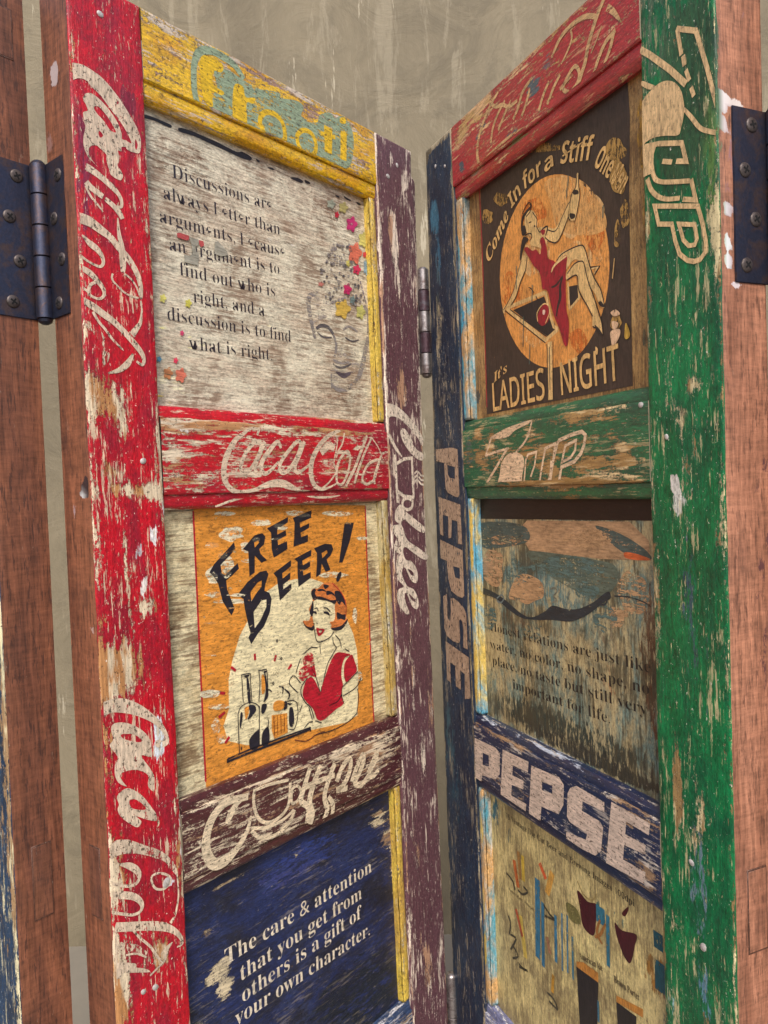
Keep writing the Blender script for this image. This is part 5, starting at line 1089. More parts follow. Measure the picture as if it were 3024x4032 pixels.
  ('F',(148,26,40),100,[[(2141,16128),(2204,16137),(2299,16067),(2372,16059),(2439,15985),(2467,16058),(2447,16132),(2496,16158),(2539,16104),(2569,16001),(2576,15918),(2619,15879),(2686,15846),(2749,15776),(2728,15808),(2840,15842),(2914,15833),(2885,15673),(2876,15480),(2877,15284),(2913,15145),(2881,14929),(2817,14941),(2748,15113),(2677,15235),(2616,15383),(2557,15559),(2466,15608),(2448,15709),(2406,15816),(2314,15896),(2223,16020)]]),
  ('s',(44,34,32),100,[(2829,15635,20),(2782,15556,40),(2776,15438,50),(2727,15344,40),(2700,15257,20)],0),
  ('s',(44,34,32),100,[(2627,15582,20),(2717,15585,30),(2830,15648,20)],0),
  ('s',(226,190,130),100,[(2635,15740,20),(2706,15801,30),(2904,15836,20)],0),
  ('F',(214,176,116),100,[[(3107,16585),(3137,16586),(3141,16447),(3147,16357),(3100,16235),(3076,16155),(2984,16172),(2955,16233),(3005,16395),(3049,16455),(3092,16490)]]),
  ('F',(44,34,32),100,[[(3049,16455),(3120,16429),(3128,16389),(3047,16412)]]),
  ('F',(44,34,32),100,[[(2977,16245),(3064,16209),(3056,16174),(2995,16184)]]),
  ('s',(44,34,32),100,[(3103,16593,14),(3091,16478,14),(3016,16416,14),(2955,16233,14),(2984,16172,14)],0),
  ('s',(44,34,32),100,[(3139,16579,14),(3137,16461,14),(3149,16369,14),(3100,16222,14),(3065,16145,14)],0),
  ('F',(214,176,116),100,[[(2926,16295),(2993,16361),(3051,16353),(3021,16300),(2966,16242)]]),
  ('s',(44,34,32),100,[(2204,15688,12),(2252,15662,12),(2310,15599,12)],0),
  ('l',(44,34,32),100,[(2344,15556,14),(2366,15509,14)],0),
  ('l',(70,96,90),95,[(2975,16636,14),(2960,16514,14)],0),
  ('l',(70,96,90),95,[(2948,16518,14),(2935,16420,14)],0),
  ('l',(70,96,90),95,[(2279,15697,14),(2258,15507,14)],0),
  ('l',(70,96,90),95,[(2086,15390,14),(2057,15053,14)],0),
  ('l',(70,96,90),95,[(2194,15056,14),(2171,14833,14)],0),
  ('l',(70,96,90),95,[(1979,15989,14),(1953,15737,14)],0),
  ('l',(70,96,90),95,[(3498,16146,14),(3486,16030,14)],0),
  ('t', (212, 170, 108), 100, 'Come', 119912, 0.01, [(1388, 16191), (1864, 16601)], 25),
  ('t', (212, 170, 108), 100, 'In', 120276, 0, [(1913, 16664), (2119, 16754)], 27),
  ('t', (212, 170, 108), 100, 'for', 120276, 0, [(2171, 16778), (2520, 16824)], 27),
  ('t', (212, 170, 108), 100, 'a', 120276, 0, [(2572, 16811), (2732, 16828)], 24),
  ('t', (212, 170, 108), 100, 'Stiff', 120276, 0.0, [(2844, 16800), (3337, 16643)], 30),
  ('t', (212, 170, 108), 97, 'One', 120276, 0.01, [(3372, 16574), (3577, 16369)], 28),
  ('t', (212, 170, 108), 90, 'Men', 120276, 0.01, [(3594, 16339), (3746, 16165)], 28),
  ('t', (212, 170, 108), 100, "It's", 119912, 0.0, [(1403, 14734), (1722, 14831)], 16),
  ('t', (212, 170, 108), 100, 'LADIES', 120224, 0.012, [(1367, 14391), (2450, 14416)], 47),
  ('t', (212, 170, 108), 100, 'NIGHT', 120224, 0.012, [(2747, 14421), (3667, 14456)], 47),
  ('F',(212,170,108),100,[[(3323,14823),(3360,14791),(3348,14744),(3326,14754)]]),
  ('F',(214,176,140),93,[[(3560,15106),(3633,15119),(3692,15064),(3612,15058)]]),
  ('F',(214,176,140),93,[[(3574,15018),(3663,14988),(3643,14944),(3589,14943)]]),
  ('F',(214,176,140),93,[[(3552,14926),(3678,14925),(3675,14854),(3582,14776),(3557,14829)]]),
  ('F',(190,150,60),95,[[(3767,14966),(3822,14849),(3778,14811),(3744,14841)]]),
  ('l',(212,170,108),95,[(2890,16862,14),(3220,16864,14)],0),
  ('l',(212,170,108),93,[(3635,15601,12),(3600,15420,12)],0),
 ],
 'quote3': [
  ('t', (34, 30, 28), 100, 'Honest relations are just like', 119808, -0.015, [(1105, 11633), (3962, 11695)], 17),
  ('t', (34, 30, 28), 100, 'water, no color, no shape, no', 119808, -0.015, [(1090, 11407), (3940, 11486)], 17),
  ('t', (34, 30, 28), 100, 'place, no taste but still very', 119808, -0.015, [(1130, 11205), (3904, 11281)], 17),
  ('t', (34, 30, 28), 100, 'important for life.', 119808, -0.015, [(1598, 11005), (3373, 11058)], 17),
 ],
 'water_art': [
  ('f',(30,20,18),100,[[(741,13298),(4055,13402),(4045,13114),(724,13051)]]),
  ('f',(168,134,100),100,[[(2012,13063),(3733,13097),(3983,12931),(4004,12743),(3282,12710),(2036,12718),(1827,12947)]]),
  ('F',(86,98,86),93,[[(2035,12708),(3215,12696),(3534,12636),(3495,12444),(3198,12303),(2630,12397),(2197,12547)]]),
  ('F',(70,84,80),92,[[(940,12996),(1876,13012),(2042,12832),(1534,12728),(974,12695)]]),
  ('F',(70,84,80),94,[[(3231,13044),(3609,12974),(3925,12848),(4004,12755),(3662,12791),(3420,12902)]]),
  ('F',(190,92,50),95,[[(3662,12802),(3838,12793),(4004,12755),(3836,12738),(3660,12750)]]),
  ('F',(178,142,104),90,[[(1435,12459),(1441,12358),(1353,12229),(1207,12212),(1078,12245),(977,12308),(927,12410),(977,12535),(1105,12654),(1224,12669),(1381,12666),(1467,12591)]]),
  ('F',(178,142,104),93,[[(2310,12292),(2278,12198),(2123,12142),(1960,12081),(1769,12099),(1575,12103),(1604,12209),(1689,12316),(1813,12417),(1966,12433),(2153,12410),(2259,12368)]]),
  ('F',(178,142,104),86,[[(1900,12824),(1806,12784),(1691,12745),(1538,12742),(1389,12747),(1220,12748),(1207,12788),(1204,12824),(1396,12867),(1534,12869),(1689,12865),(1833,12860)]]),
  ('F',(178,142,104),88,[[(3485,12926),(3431,12876),(3287,12837),(3089,12793),(2839,12818),(2705,12834),(2690,12885),(2754,12945),(2823,12978),(3080,13020),(3257,13010),(3436,12970)]]),
  ('F',(178,142,104),88,[[(3959,12434),(3969,12330),(3866,12238),(3760,12224),(3632,12173),(3601,12295),(3541,12382),(3541,12486),(3679,12626),(3764,12592),(3851,12588),(3926,12553)]]),
  ('F',(178,142,104),90,[[(3626,12168),(3615,12108),(3570,12065),(3509,12021),(3449,12034),(3417,12070),(3422,12136),(3412,12180),(3459,12257),(3513,12244),(3562,12252),(3614,12222)]]),
  ('F',(86,112,108),88,[[(3400,12625),(3297,12562),(3119,12517),(2789,12471),(2456,12453),(2245,12470),(1894,12495),(2277,12597),(2445,12670),(2775,12697),(3080,12710),(3222,12660)]]),
  ('F',(86,112,108),86,[[(3527,12153),(3479,12073),(3389,12000),(3317,11962),(3246,11996),(3164,12007),(3156,12097),(3139,12189),(3252,12260),(3323,12282),(3400,12260),(3470,12214)]]),
  ('F',(86,112,108),86,[[(1265,11826),(1272,11768),(1211,11713),(1064,11619),(958,11669),(841,11704),(781,11753),(852,11838),(944,11913),(1076,11963),(1180,11964),(1249,11908)]]),
  ('F',(86,112,108),86,[[(1982,12480),(1935,12396),(1805,12326),(1702,12315),(1552,12306),(1520,12367),(1446,12430),(1502,12499),(1579,12541),(1709,12622),(1808,12571),(1897,12546)]]),
  ('F',(86,112,108),88,[[(3267,12397),(3242,12347),(3173,12293),(3063,12287),(2948,12274),(2890,12303),(2866,12351),(2924,12407),(2969,12467),(3065,12492),(3169,12464),(3214,12436)]]),
  ('F',(86,112,108),84,[[(2228,11819),(2214,11760),(2126,11701),(2023,11669),(1928,11675),(1847,11692),(1814,11750),(1809,11818),(1928,11867),(2027,11945),(2119,11913),(2261,11903)]]),
  ('F',(34,44,52),97,[[(884,12162),(1200,12142),(1494,12070),(1815,11957),(2036,11938),(2294,12036),(2461,12130),(2692,12125),(2914,12155),(3162,12254),(3332,12362),(3414,12393),(3434,12331),(3328,12275),(3158,12166),(2981,12074),(2760,11997),(2452,11969),(2121,11920),(1812,11905),(1536,11970),(1246,12066),(879,12091)]]),
  ('s',(96,110,112),100,[(1297,12072,20),(1400,12124,20),(1456,12092,20),(1394,12031,20),(1304,12033,20),(1297,12072,20)],0),
  ('s',(34,44,52),100,[(3264,12289,20),(3331,12340,20),(3378,12303,20),(3344,12256,20),(3262,12245,20)],0),
  ('s',(110,110,96),95,[(2430,12305,20),(2511,12337,20),(2548,12294,20),(2486,12240,20),(2543,12200,20),(2462,12166,20)],0),
  ('s',(34,44,52),93,[(3491,12359,15),(3705,12374,15),(3906,12348,15),(3988,12319,15)],0),
 ],
 'glasses': [
  ('t', (60, 52, 40), 100, '15 Vintage Die Cut Beer and Brewing Images 100dpi', 119808, -0.002, [(1345, 9300), (3657, 9329)], 10),
  ('F',(66,20,26),100,[[(2753,9059),(2925,9019),(3074,9059),(3060,8892),(3017,8704),(2910,8674),(2822,8721),(2786,8891)]]),
  ('F',(66,20,26),100,[[(3356,9018),(3459,8990),(3670,9060),(3648,8941),(3579,8726),(3496,8726),(3421,8816),(3376,8902)]]),
  ('s',(150,130,80),95,[(2758,9160,20),(2856,9066,20),(2998,9067,20),(3079,9175,20)],0),
  ('F',(70,20,22),100,[[(3467,9168),(3558,9279),(3562,9238),(3513,9159)]]),
  ('f',(178,120,52),100,[[(2699,8239),(2820,8296),(3069,8324),(3065,8218),(2696,8177)]]),
  ('f',(36,32,32),100,[[(2696,8177),(3065,8218),(3023,7672),(2727,7477)]]),
  ('f',(36,32,32),100,[[(3347,8186),(3644,8221),(3618,7934),(3361,7761)]]),
  ('f',(178,120,52),100,[[(3350,8255),(3738,8356),(3735,8269),(3347,8186)]]),
  ('l',(186,100,50),96,[(1488,8832,70),(1565,8519,70)],0),
  ('l',(190,160,60),96,[(1685,8972,60),(1690,8658,60)],0),
  ('l',(150,110,60),96,[(1592,8985,60),(1620,8651,60)],0),
  ('l',(196,90,50),96,[(2046,9042,60),(2166,8907,60)],0),
  ('l',(200,150,70),96,[(2298,9043,90),(2178,8737,90)],0),
  ('l',(196,170,80),96,[(1593,8184,80),(1681,7698,80)],0),
  ('l',(170,80,50),96,[(1500,8217,50),(1625,7934,50)],0),
  ('l',(150,110,80),96,[(2151,8217,60),(2204,8045,60)],0),
  ('l',(190,140,50),96,[(2255,7822,50),(2223,7601,50)],0),
  ('l',(50,110,140),94,[(1991,8825,100),(1951,7850,100)],0),
  ('l',(50,110,140),94,[(2086,8590,60),(2057,7808,60)],0),
  ('l',(60,120,150),94,[(2334,8565,50),(2318,8009,50)],0),
  ('l',(60,120,150),94,[(2458,8653,25),(2436,7978,25)],0),
  ('l',(60,120,150),94,[(2557,8679,25),(2536,8012,25)],0),
  ('l',(50,110,130),94,[(3136,9067,140),(3138,8887,140)],0),
  ('l',(50,110,130),94,[(3252,9036,50),(3239,8491,50)],0),
  ('l',(60,120,140),94,[(2643,8484,30),(2631,7995,30)],0),
  ('l',(60,110,130),94,[(3056,8017,30),(3056,7786,30)],0),
  ('l',(30,80,90),94,[(3970,9241,120),(3973,9079,120)],0),
  ('l',(30,80,90),94,[(3988,8965,140),(3986,8677,140)],0),
  ('s',(66,62,50),94,[(1563,8491,30),(1657,8483,30),(1776,8567,30),(1686,8590,30)],0),
  ('s',(66,62,50),94,[(1302,8585,30),(1447,8543,30),(1490,8456,30)],0),
  ('s',(66,62,50),94,[(1319,8043,30),(1363,7956,30),(1329,7801,30)],0),
  ('s',(66,62,50),94,[(1396,7701,30),(1513,7629,30),(1386,7530,30)],0),
  ('s',(66,62,50),94,[(1354,7815,30),(1477,7826,30),(1342,7616,30)],0),
  ('s',(66,62,50),94,[(2106,8575,30),(2209,8526,30),(2310,8503,30),(2121,8455,30)],0),
  ('s',(66,62,50),94,[(2115,7535,30),(2240,7536,30),(2318,7459,30),(2153,7456,30)],0),
  ('s',(66,62,50),94,[(1508,7545,30),(1625,7532,30),(1720,7560,30),(1530,7503,30)],0),
  ('s',(150,100,50),96,[(3130,8928,30),(3071,8760,40),(3153,8680,30)],0),
  ('s',(150,100,50),96,[(3214,8927,30),(3123,8765,40),(3034,8694,30)],0),
  ('F',(110,104,60),93,[[(2545,8818),(2735,8842),(2803,8711),(2614,8660)]]),
  ('t', (60, 50, 40), 100, 'American/Ale', 119808, 0, [(2766, 8313), (3151, 8390)], 10),
  ('t', (60, 50, 40), 100, 'Brown Porter', 119808, 0, [(3332, 8385), (3696, 8415)], 10),
  ('t', (60, 50, 40), 100, 'American Wheat', 119808, -0.015, [(1339, 8383), (1901, 8395)], 6),
 ],
}
PRINTS = {
 'coca_top': (0.3, 'stencil_y', 'stile_red', 'lettering', 'cream flowing script running down the crimson stile', (1.5, 73, 1290, 1800)),
 'coca_low': (0.3, 'stencil_y', 'stile_red', 'lettering', 'cream flowing script on the lower half of the crimson stile', (1.5, 76, 880, 1262)),
 'coca_wide': (0.2, 'stencil_x', 'rail_red', 'lettering', 'cream flowing script across the crimson rail', (76, 420, 1350, 1424)),
 'coca_lip': (-3.0, 'stencil_x', 'rail_red', 'lettering', 'cream swash line on the lower lip of the crimson rail', (76, 420, 1336, 1350)),
 'frooti': (0.25, 'stencil_x', 'rail_yellow', 'lettering', 'mint green lettering with yellow letter faces', (76, 418, 1752, 1817)),
 'red_rail': (0.25, 'scratch_x', 'rail_red_right', 'lettering', 'thin scratched script lettering', (84, 417, 1735, 1804)),
 'seven_tall': (0.3, 'stencil_clean_y', 'stile_green', 'lettering', 'pale outlined lettering running down the green stile', (419.5, 499, 1400, 1795)),
 'seven_wide': (0.25, 'stencil_x', 'rail_green', 'lettering', 'pale outlined lettering across the green rail', (100, 416, 1352, 1421)),
 'coffee_tall': (0.3, 'stencil_y', 'stile_maroon', 'lettering', 'cream script lettering with a steaming cup on the maroon stile', (423.5, 505, 1150, 1500)),
 'pepse_tall': (0.3, 'stencil_y', 'stile_navy', 'lettering', 'tan block capitals running down the navy stile', (0, 81, 1040, 1400)),
 'pepse_wide': (0.25, 'stencil_x', 'rail_navy', 'lettering', 'pale block capitals filling the navy rail', (84, 417, 967, 1044)),
 'coffee_wide': (0.25, 'stencil_x', 'rail_maroon', 'lettering', 'cream script lettering with a cup on the maroon rail', (80, 418, 965, 1042)),
 'quote1': (-13.75, 'ink_x', 'panel_quote', 'printed_text', 'dark serif quotation in eight centred lines', (70, 415, 1440, 1728)),
 'quote1_art': (-13.72, 'faded_x', 'panel_quote', 'printed_flowers', 'faded pink, coral and yellow flowers beside a pale stone face', (70, 415, 1440, 1728)),
 'quote1_border': (-13.6, 'faded_x', 'panel_quote', 'painted_border', 'broken black line under the yellow rail', (70, 415, 1440, 1728)),
 'beer': (-13.75, 'poster_x', 'panel_beer', 'printed_picture', 'orange poster picture of a waitress in a red top beside a mug and tap', (74, 418, 1040, 1350)),
 'quote2': (-13.75, 'pale_x', 'panel_blue', 'printed_text', 'cream serif quotation in four lines on dark blue', (74, 418, 660, 954)),
 'ladies': (-13.75, 'poster_y', 'panel_ladies', 'printed_picture', 'dark poster with a woman in a red dress sitting on a cocktail glass before an orange disc', (80, 418, 1437, 1716)),
 'quote3': (-13.75, 'ink_y', 'panel_water', 'printed_text', 'black serif quotation about honest relations in four lines', (84, 419, 1055, 1330)),
 'water_art': (-13.85, 'faded_x', 'panel_water', 'printed_picture', 'faded picture of a dark hammock garland under a pale sky', (80, 419, 1050, 1340)),
 'glasses': (-13.75, 'faded_y', 'panel_glasses', 'printed_picture', 'yellowed poster of beer glasses with small captions', (84, 419, 560, 955)),
}


# ------------------------------------------------------------------ materials
M_ = {}
WL = wood_mat('old_brown_timber', (134, 84, 60), (104, 64, 48), (58, 38, 34), .46, .18)
WR = wood_mat('rosy_brown_timber', (166, 116, 92), (132, 88, 68), (84, 56, 46), .42, .25)
TE = wood_mat('end_grain', (120, 76, 54), (100, 62, 48), (70, 46, 40), .55, .1)
RED = painted('crimson_paint', (186, 10, 34), (214, 196, 168), (178, 126, 78), 'Y', .0, fleck=.75, grime=.25, cloud=(150, 20, 44), vary=.3, primer_share=.5)
RED_X = painted('crimson_paint_rail', (188, 12, 36), (216, 200, 176), (176, 128, 86), 'X', -.03, fleck=.8, grime=.25, cloud=(160, 20, 46), vary=.3, coat=.7)
YELX = painted('yellow_paint', (226, 182, 16), (206, 190, 170), (150, 118, 98), 'X', -.03, fleck=.7, grime=.75, cloud=(206, 150, 12), vary=.3, coat=.7)
MAR = painted('maroon_paint', (98, 66, 74), (226, 210, 194), (176, 136, 110), 'Y', .005, fleck=.75, grime=.15, cloud=(94, 62, 70), vary=.2)
MAR_X = painted('maroon_paint_rail', (70, 28, 34), (214, 196, 170), (160, 124, 94), 'X', -.025, fleck=.95, grime=.2, cloud=(80, 38, 44), vary=.2, coat=.7)
NAVY = painted('navy_paint', (30, 42, 62), (166, 152, 126), (108, 96, 74), 'Y', .0, fleck=.5, grime=.4, cloud=(32, 52, 74), vary=.3)
NAVY_X = painted('navy_paint_rail', (22, 36, 70), (200, 190, 178), (150, 120, 90), 'X', -.03, fleck=.5, grime=.2, cloud=(26, 44, 72), vary=.2, coat=.7)
GRN = painted('green_paint', (6, 112, 62), (206, 190, 146), (150, 122, 78), 'Y', .005, fleck=.65, grime=.35, cloud=(8, 88, 54), vary=.6, rough=.34)
GRN_X = painted('green_paint_rail', (10, 98, 60), (212, 186, 138), (156, 122, 70), 'X', -.04, fleck=.4, grime=.2, cloud=(16, 78, 54), vary=.25, primer_share=.35, coat=.7)
RDR_X = painted('dull_red_paint', (168, 34, 40), (214, 170, 124), (190, 150, 90), 'X', -.03, fleck=.45, grime=.25, cloud=(176, 44, 50), vary=.25, rough=.34, coat=.7)
PAN1 = painted('whitewashed_panel', (206, 200, 180), (150, 122, 102), (134, 104, 84), 'X', .015, spread=.16, fleck=.1, grime=.35, cloud=(190, 176, 156), vary=.2, rough=.6, grainvis=.9, dark=(96, 76, 60), hatch=0.75, hatchcol=(118, 90, 70))
PAN2 = painted('cream_panel', (214, 202, 166), (140, 106, 76), (128, 96, 68), 'X', .01, spread=.16, fleck=.1, grime=.45, cloud=(198, 180, 140), vary=.22, rough=.6, grainvis=.9, dark=(96, 70, 48), hatch=0.8, hatchcol=(112, 84, 56))
PAN3 = painted('dark_blue_panel', (30, 42, 86), (206, 190, 158), (150, 120, 88), 'X', -.03, fleck=.15, grime=.6, cloud=(30, 32, 50), vary=.7, rough=.5, dark=(22, 24, 40), hatch=0.45, hatchcol=(22, 26, 52))
PAN4 = painted('umber_panel', (168, 132, 82), (190, 156, 104), (120, 88, 56), 'Y', .0, spread=.12, fleck=.15, grime=.5, cloud=(150, 110, 62), vary=.3, rough=.5, grainvis=.8, hatch=0.7, hatchcol=(92, 64, 40))
PAN5 = painted('teal_stained_panel', (168, 152, 112), (84, 110, 106), (96, 112, 100), 'Y', .02, spread=.1, fleck=.15, grime=.5, cloud=(100, 122, 114), vary=.4, rough=.5, grainvis=.7, dark=(60, 44, 30), hatch=0.85, hatchcol=(70, 64, 46))
PAN6 = painted('yellowed_panel', (198, 180, 124), (140, 120, 86), (96, 104, 92), 'Y', .0, spread=.12, fleck=.1, grime=.35, cloud=(150, 134, 94), vary=.25, rough=.5, grainvis=.9, dark=(80, 62, 40), hatch=0.6, hatchcol=(110, 92, 62))
BEAD_Y = painted('ochre_bead', (206, 178, 76), (206, 196, 168), (130, 90, 60), 'Y', .015, fleck=.4, grime=.8, cloud=(184, 150, 70), vary=.3)
BEAD_G = painted('grey_ochre_bead', (176, 164, 124), (206, 200, 186), (120, 84, 60), 'Y', .02, fleck=.4, grime=.9, cloud=(170, 140, 70), vary=.3)
BEAD_T = painted('flaking_turquoise_bead', (202, 160, 106), (206, 204, 196), (184, 130, 84), 'Y', .02, fleck=.7, grime=.45, cloud=(86, 156, 176), vary=.3)
BEAD_C = painted('cyan_bead', (96, 170, 200), (222, 212, 180), (206, 176, 90), 'Y', .03, fleck=.5, grime=.4, cloud=(214, 186, 100), vary=.3)
IRON = metal_mat('dark_iron', (70, 74, 92), (96, 80, 78), .36)
IRON_P = metal_mat('painted_iron', (74, 52, 60), (90, 84, 92), .4, .5)
STEEL = metal_mat('worn_steel', (168, 162, 162), (112, 98, 96), .34)
NAIL = metal_mat('bare_nail', (206, 202, 198), (150, 140, 134), .5, .4)
DARKM = metal_mat('recess_dark', (14, 14, 18), (20, 18, 20), .8, .2)
PM = dict(
    stencil_y=print_mat('stencil_paint_y', .97, 'Y', .85, .555), stencil_x=print_mat('stencil_paint_x', .97, 'X', .75, .575),
    scratch_x=print_mat('scratched_paint', 1.0, 'X', .6, .555), stencil_clean_y=print_mat('clean_stencil_y', .95, 'Y', .4, .605),
    ink_x=print_mat('ink_x', .8, 'X', .1, .67), faded_x=print_mat('faded_ink_x', 1.0, 'X', .15, .60), poster_x=print_mat('poster_ink_x', .9, 'X', .5, .57),
    poster_y=print_mat('poster_ink_y', .95, 'Y', .35, .62), pale_x=print_mat('pale_ink', .9, 'X', .2, .66), ink_y=print_mat('ink_y', .8, 'Y', .15, .67), faded_y=print_mat('faded_ink_y', 1.0, 'Y', .3, .60))

# ------------------------------------------------------------------ left leaf
PARTS = {}
A = PARTS
A['stile_red'] = board('stile', [(1818, -.5, 74), (1360, 0, 75), (900, 0, 77.5), (0, 0, 77.5)], 0, 48, [RED, WL, WL], FL,
    label='crimson stile with cream script and a bare brown outer edge', seed=3, edge=.06, edgemat=(1, 2), side_tints_l=[(28, 1735, 8, 12, .9, (176, 160, 160)), (40, 1680, 12, 14, .5, (140, 104, 96)), (10, 1360, 6, 10, .8, (60, 44, 44)), (14, 1352, 4, 4, 1, (214, 214, 214)), (30, 1340, 6, 10, .6, (160, 132, 132)), (12, 1230, 8, 4, .6, (170, 140, 132)), (10, 1150, 6, 40, .4, (130, 90, 74))],
    blobs=[(10, 1444, 16, 24, .22), (33, 1425, 10, 30, .2), (22, 1373, 14, 9, .16), (36, 1356, 26, 7, .2), (61, 1352, 12, 8, .18), (50, 1243, 14, 10, .2), (18, 1192, 22, 24, .3),
           (5, 905, 9, 34, .3), (48, 912, 8, 14, .3), (72, 1000, 5, 60, .14), (70, 1600, 5, 40, .1), (30, 1000, 30, 90, .05), (4, 1320, 5, 120, .10), (32, 1270, 6, 60, .12), (5, 1130, 8, 60, .1), (30, 1750, 25, 30, .05), (72, 1390, 4, 30, .2), (6, 1010, 9, 40, .14)],
    tints=[(61, 1313, 8, 11, .62, (226, 224, 226)), (45, 1297, 6, 11, .6, (186, 184, 190)), (50, 1262, 7, 12, .55, (220, 214, 210)), (55, 1720, 12, 14, .8, (122, 24, 48)), (8, 1640, 8, 80, .6, (128, 34, 62)), (56, 1117, 6, 22, .9, (206, 214, 220)), (61, 978, 4, 5, 1, (214, 214, 222)), (15, 1100, 12, 40, .35, (200, 130, 90)), (75, 1385, 3, 30, .75, (232, 228, 228)), (75, 1345, 2.5, 16, .7, (232, 228, 228)), (76, 1020, 2.5, 30, .6, (226, 220, 214)), (74, 1600, 2.5, 60, .45, (206, 170, 130))])
A['stile_maroon'] = board('stile', [(1818, 421.5, 500.5), (1783, 421.5, 499.5), (1777, 421.5, 507), (1600, 421.5, 503), (1359, 422, 498.5), (670, 424, 503), (0, 424, 503)], 0, 48, [MAR, MAR, MAR], FL,
    label='maroon stile with cream script and a steaming cup', seed=9, edge=.10,
    blobs=[(452, 1700, 9, 26, .26), (455, 1665, 6, 22, .2), (460, 1630, 4, 30, .16), (462, 1560, 4, 60, .12), (456, 1480, 10, 26, .26), (470, 1400, 5, 20, .1), (498, 1500, 4, 400, .08), (424, 1600, 5, 300, .1), (455, 1100, 5, 60, .14), (470, 980, 8, 40, .14), (450, 850, 6, 30, .12), (490, 1060, 5, 50, .12), (440, 900, 8, 60, .06), (460, 700, 14, 60, .14), (480, 1770, 10, 16, .12)],
    tints=[(440, 1765, 30, 14, .2, (110, 74, 84))])
def rail_(key, *a, **k): PARTS[key] = rail(*a, **k)
rail_('rail_yellow', 'rail', 1818.5, 1730.5, 74.5, 421.2, prof_top(88), YELX, FL, label='yellow top rail with faded mint lettering', seed=1,
      blobs=[(260, 1815, 130, 6, 0.099), (110, 1812, 30, 6, 0.110), (330, 1800, 60, 8, 0.066), (380, 1765, 14, 12, 0.066), (300, 1742, 60, 3, 0.055)], tints=[(100, 1790, 26, 12, .4, (196, 150, 30))])
rail_('rail_red', 'rail', 1439.7, 1334.9, 75.3, 421.2, prof_mid(104.8), RED_X, FL, label='crimson middle rail with flowing cream script', seed=2,
      blobs=[(200, 1421, 150, 5, 0.143), (100, 1417, 30, 7, 0.110), (86, 1390, 10, 22, 0.077), (360, 1436, 60, 4, 0.088), (110, 1368, 40, 12, 0.033), (300, 1340, 80, 3, 0.066), (390, 1350, 20, 4, 0.077)],
      tints=[(102, 1413, 5, 4, 1, (235, 232, 232)), (150, 1370, 30, 14, .4, (150, 24, 44)), (395, 1395, 16, 18, .35, (200, 40, 50))])
rail_('rail_maroon', 'rail', 1050.7, 954.3, 77.8, 423, prof_mid(96.4), MAR_X, FL, label='dark maroon rail with cream script and a cup', seed=3,
      blobs=[(180, 1036, 120, 4, 0.066), (330, 1030, 70, 10, 0.077), (100, 962, 40, 8, 0.077), (240, 968, 90, 3, 0.110), (380, 1020, 25, 20, 0.066)])
rail_('rail_low', 'rail', 669, 566, 77.8, 423, prof_mid(103), painted('slate_blue_paint', (52, 70, 104), (206, 206, 214), (150, 130, 110), 'X', .02, fleck=.6), FL, label='slate blue low rail', seed=4)
rail_('rail_foot', 'rail', 270, 120, 77.8, 423, prof_mid(150), MAR_X, FL, label='maroon foot rail', seed=5)
A['panel_quote'] = panel('panel', 72, 424, 1733, 1333, PAN1, FL, 'whitewashed panel with a dark serif quotation', ambient=.0,
    blobs=[(130, 1690, 60, 30, .12), (330, 1700, 70, 26, .10), (110, 1620, 30, 16, .08), (80, 1560, 14, 140, .10), (330, 1640, 60, 50, .05), (300, 1455, 80, 14, .1), (350, 1470, 60, 10, .1)],
    tints=[(120, 1515, 40, 20, .34, (232, 226, 150)), (250, 1560, 50, 40, .3, (232, 226, 170)), (100, 1465, 20, 16, .5, (226, 220, 186)), (84, 1446, 20, 6, .5, (222, 206, 90)), (330, 1600, 40, 40, .28, (226, 224, 206)), (200, 1450, 60, 8, .3, (214, 210, 200)), (240, 1640, 90, 6, .4, (228, 224, 214))])
A['panel_beer'] = panel('panel', 74, 424, 1340, 1045, PAN2, FL, 'cream panel with an orange poster of a waitress', blobs=[(84, 1200, 10, 140, .10), (88, 1080, 14, 40, .06), (414, 1120, 10, 60, .05), (405, 1300, 14, 20, .08)],
    tints=[(97, 1220, 5, 100, .4, (222, 214, 176)), (412, 1200, 8, 120, .35, (224, 214, 168))])
A['panel_blue'] = panel('panel', 74, 426, 960, 660, PAN3, FL, 'dark blue panel with a cream serif quotation', blobs=[(130, 858, 12, 9, .30), (130, 832, 12, 14, .30), (112, 850, 8, 8, .2), (140, 940, 40, 4, .2), (300, 945, 60, 3, .12), (385, 925, 20, 14, .2), (400, 890, 14, 16, .24), (412, 850, 6, 60, .22), (110, 900, 10, 6, .14), (100, 800, 8, 10, .2), (95, 770, 6, 40, .16), (240, 930, 6, 4, .2)],
    tints=[(250, 920, 80, 26, .55, (38, 56, 120)), (330, 700, 120, 70, .6, (24, 30, 42)), (200, 900, 60, 24, .3, (74, 70, 112)), (200, 680, 60, 10, .4, (30, 50, 90)), (330, 890, 60, 40, .35, (24, 30, 60))])
panel('panel', 74, 426, 575, 262, PAN2, FL, 'plain cream lower panel', step=10)
for (a, b, m, sd) in ((1731, 1439, BEAD_Y, 21), (1335.5, 1050, BEAD_G, 22), (955, 668, BEAD_Y, 23), (567, 269, BEAD_G, 24)):
    board('moulding', [(a, 409.5, 421.3), (b, 409.5 + (2 if a < 1400 else 0), 421.6 + (2 if a < 1400 else 0))], -2.6, 12, [m, m, m], FL, label='ochre beading beside the maroon stile' if m is BEAD_Y else None, seed=sd, rnd=3, edge=.05)

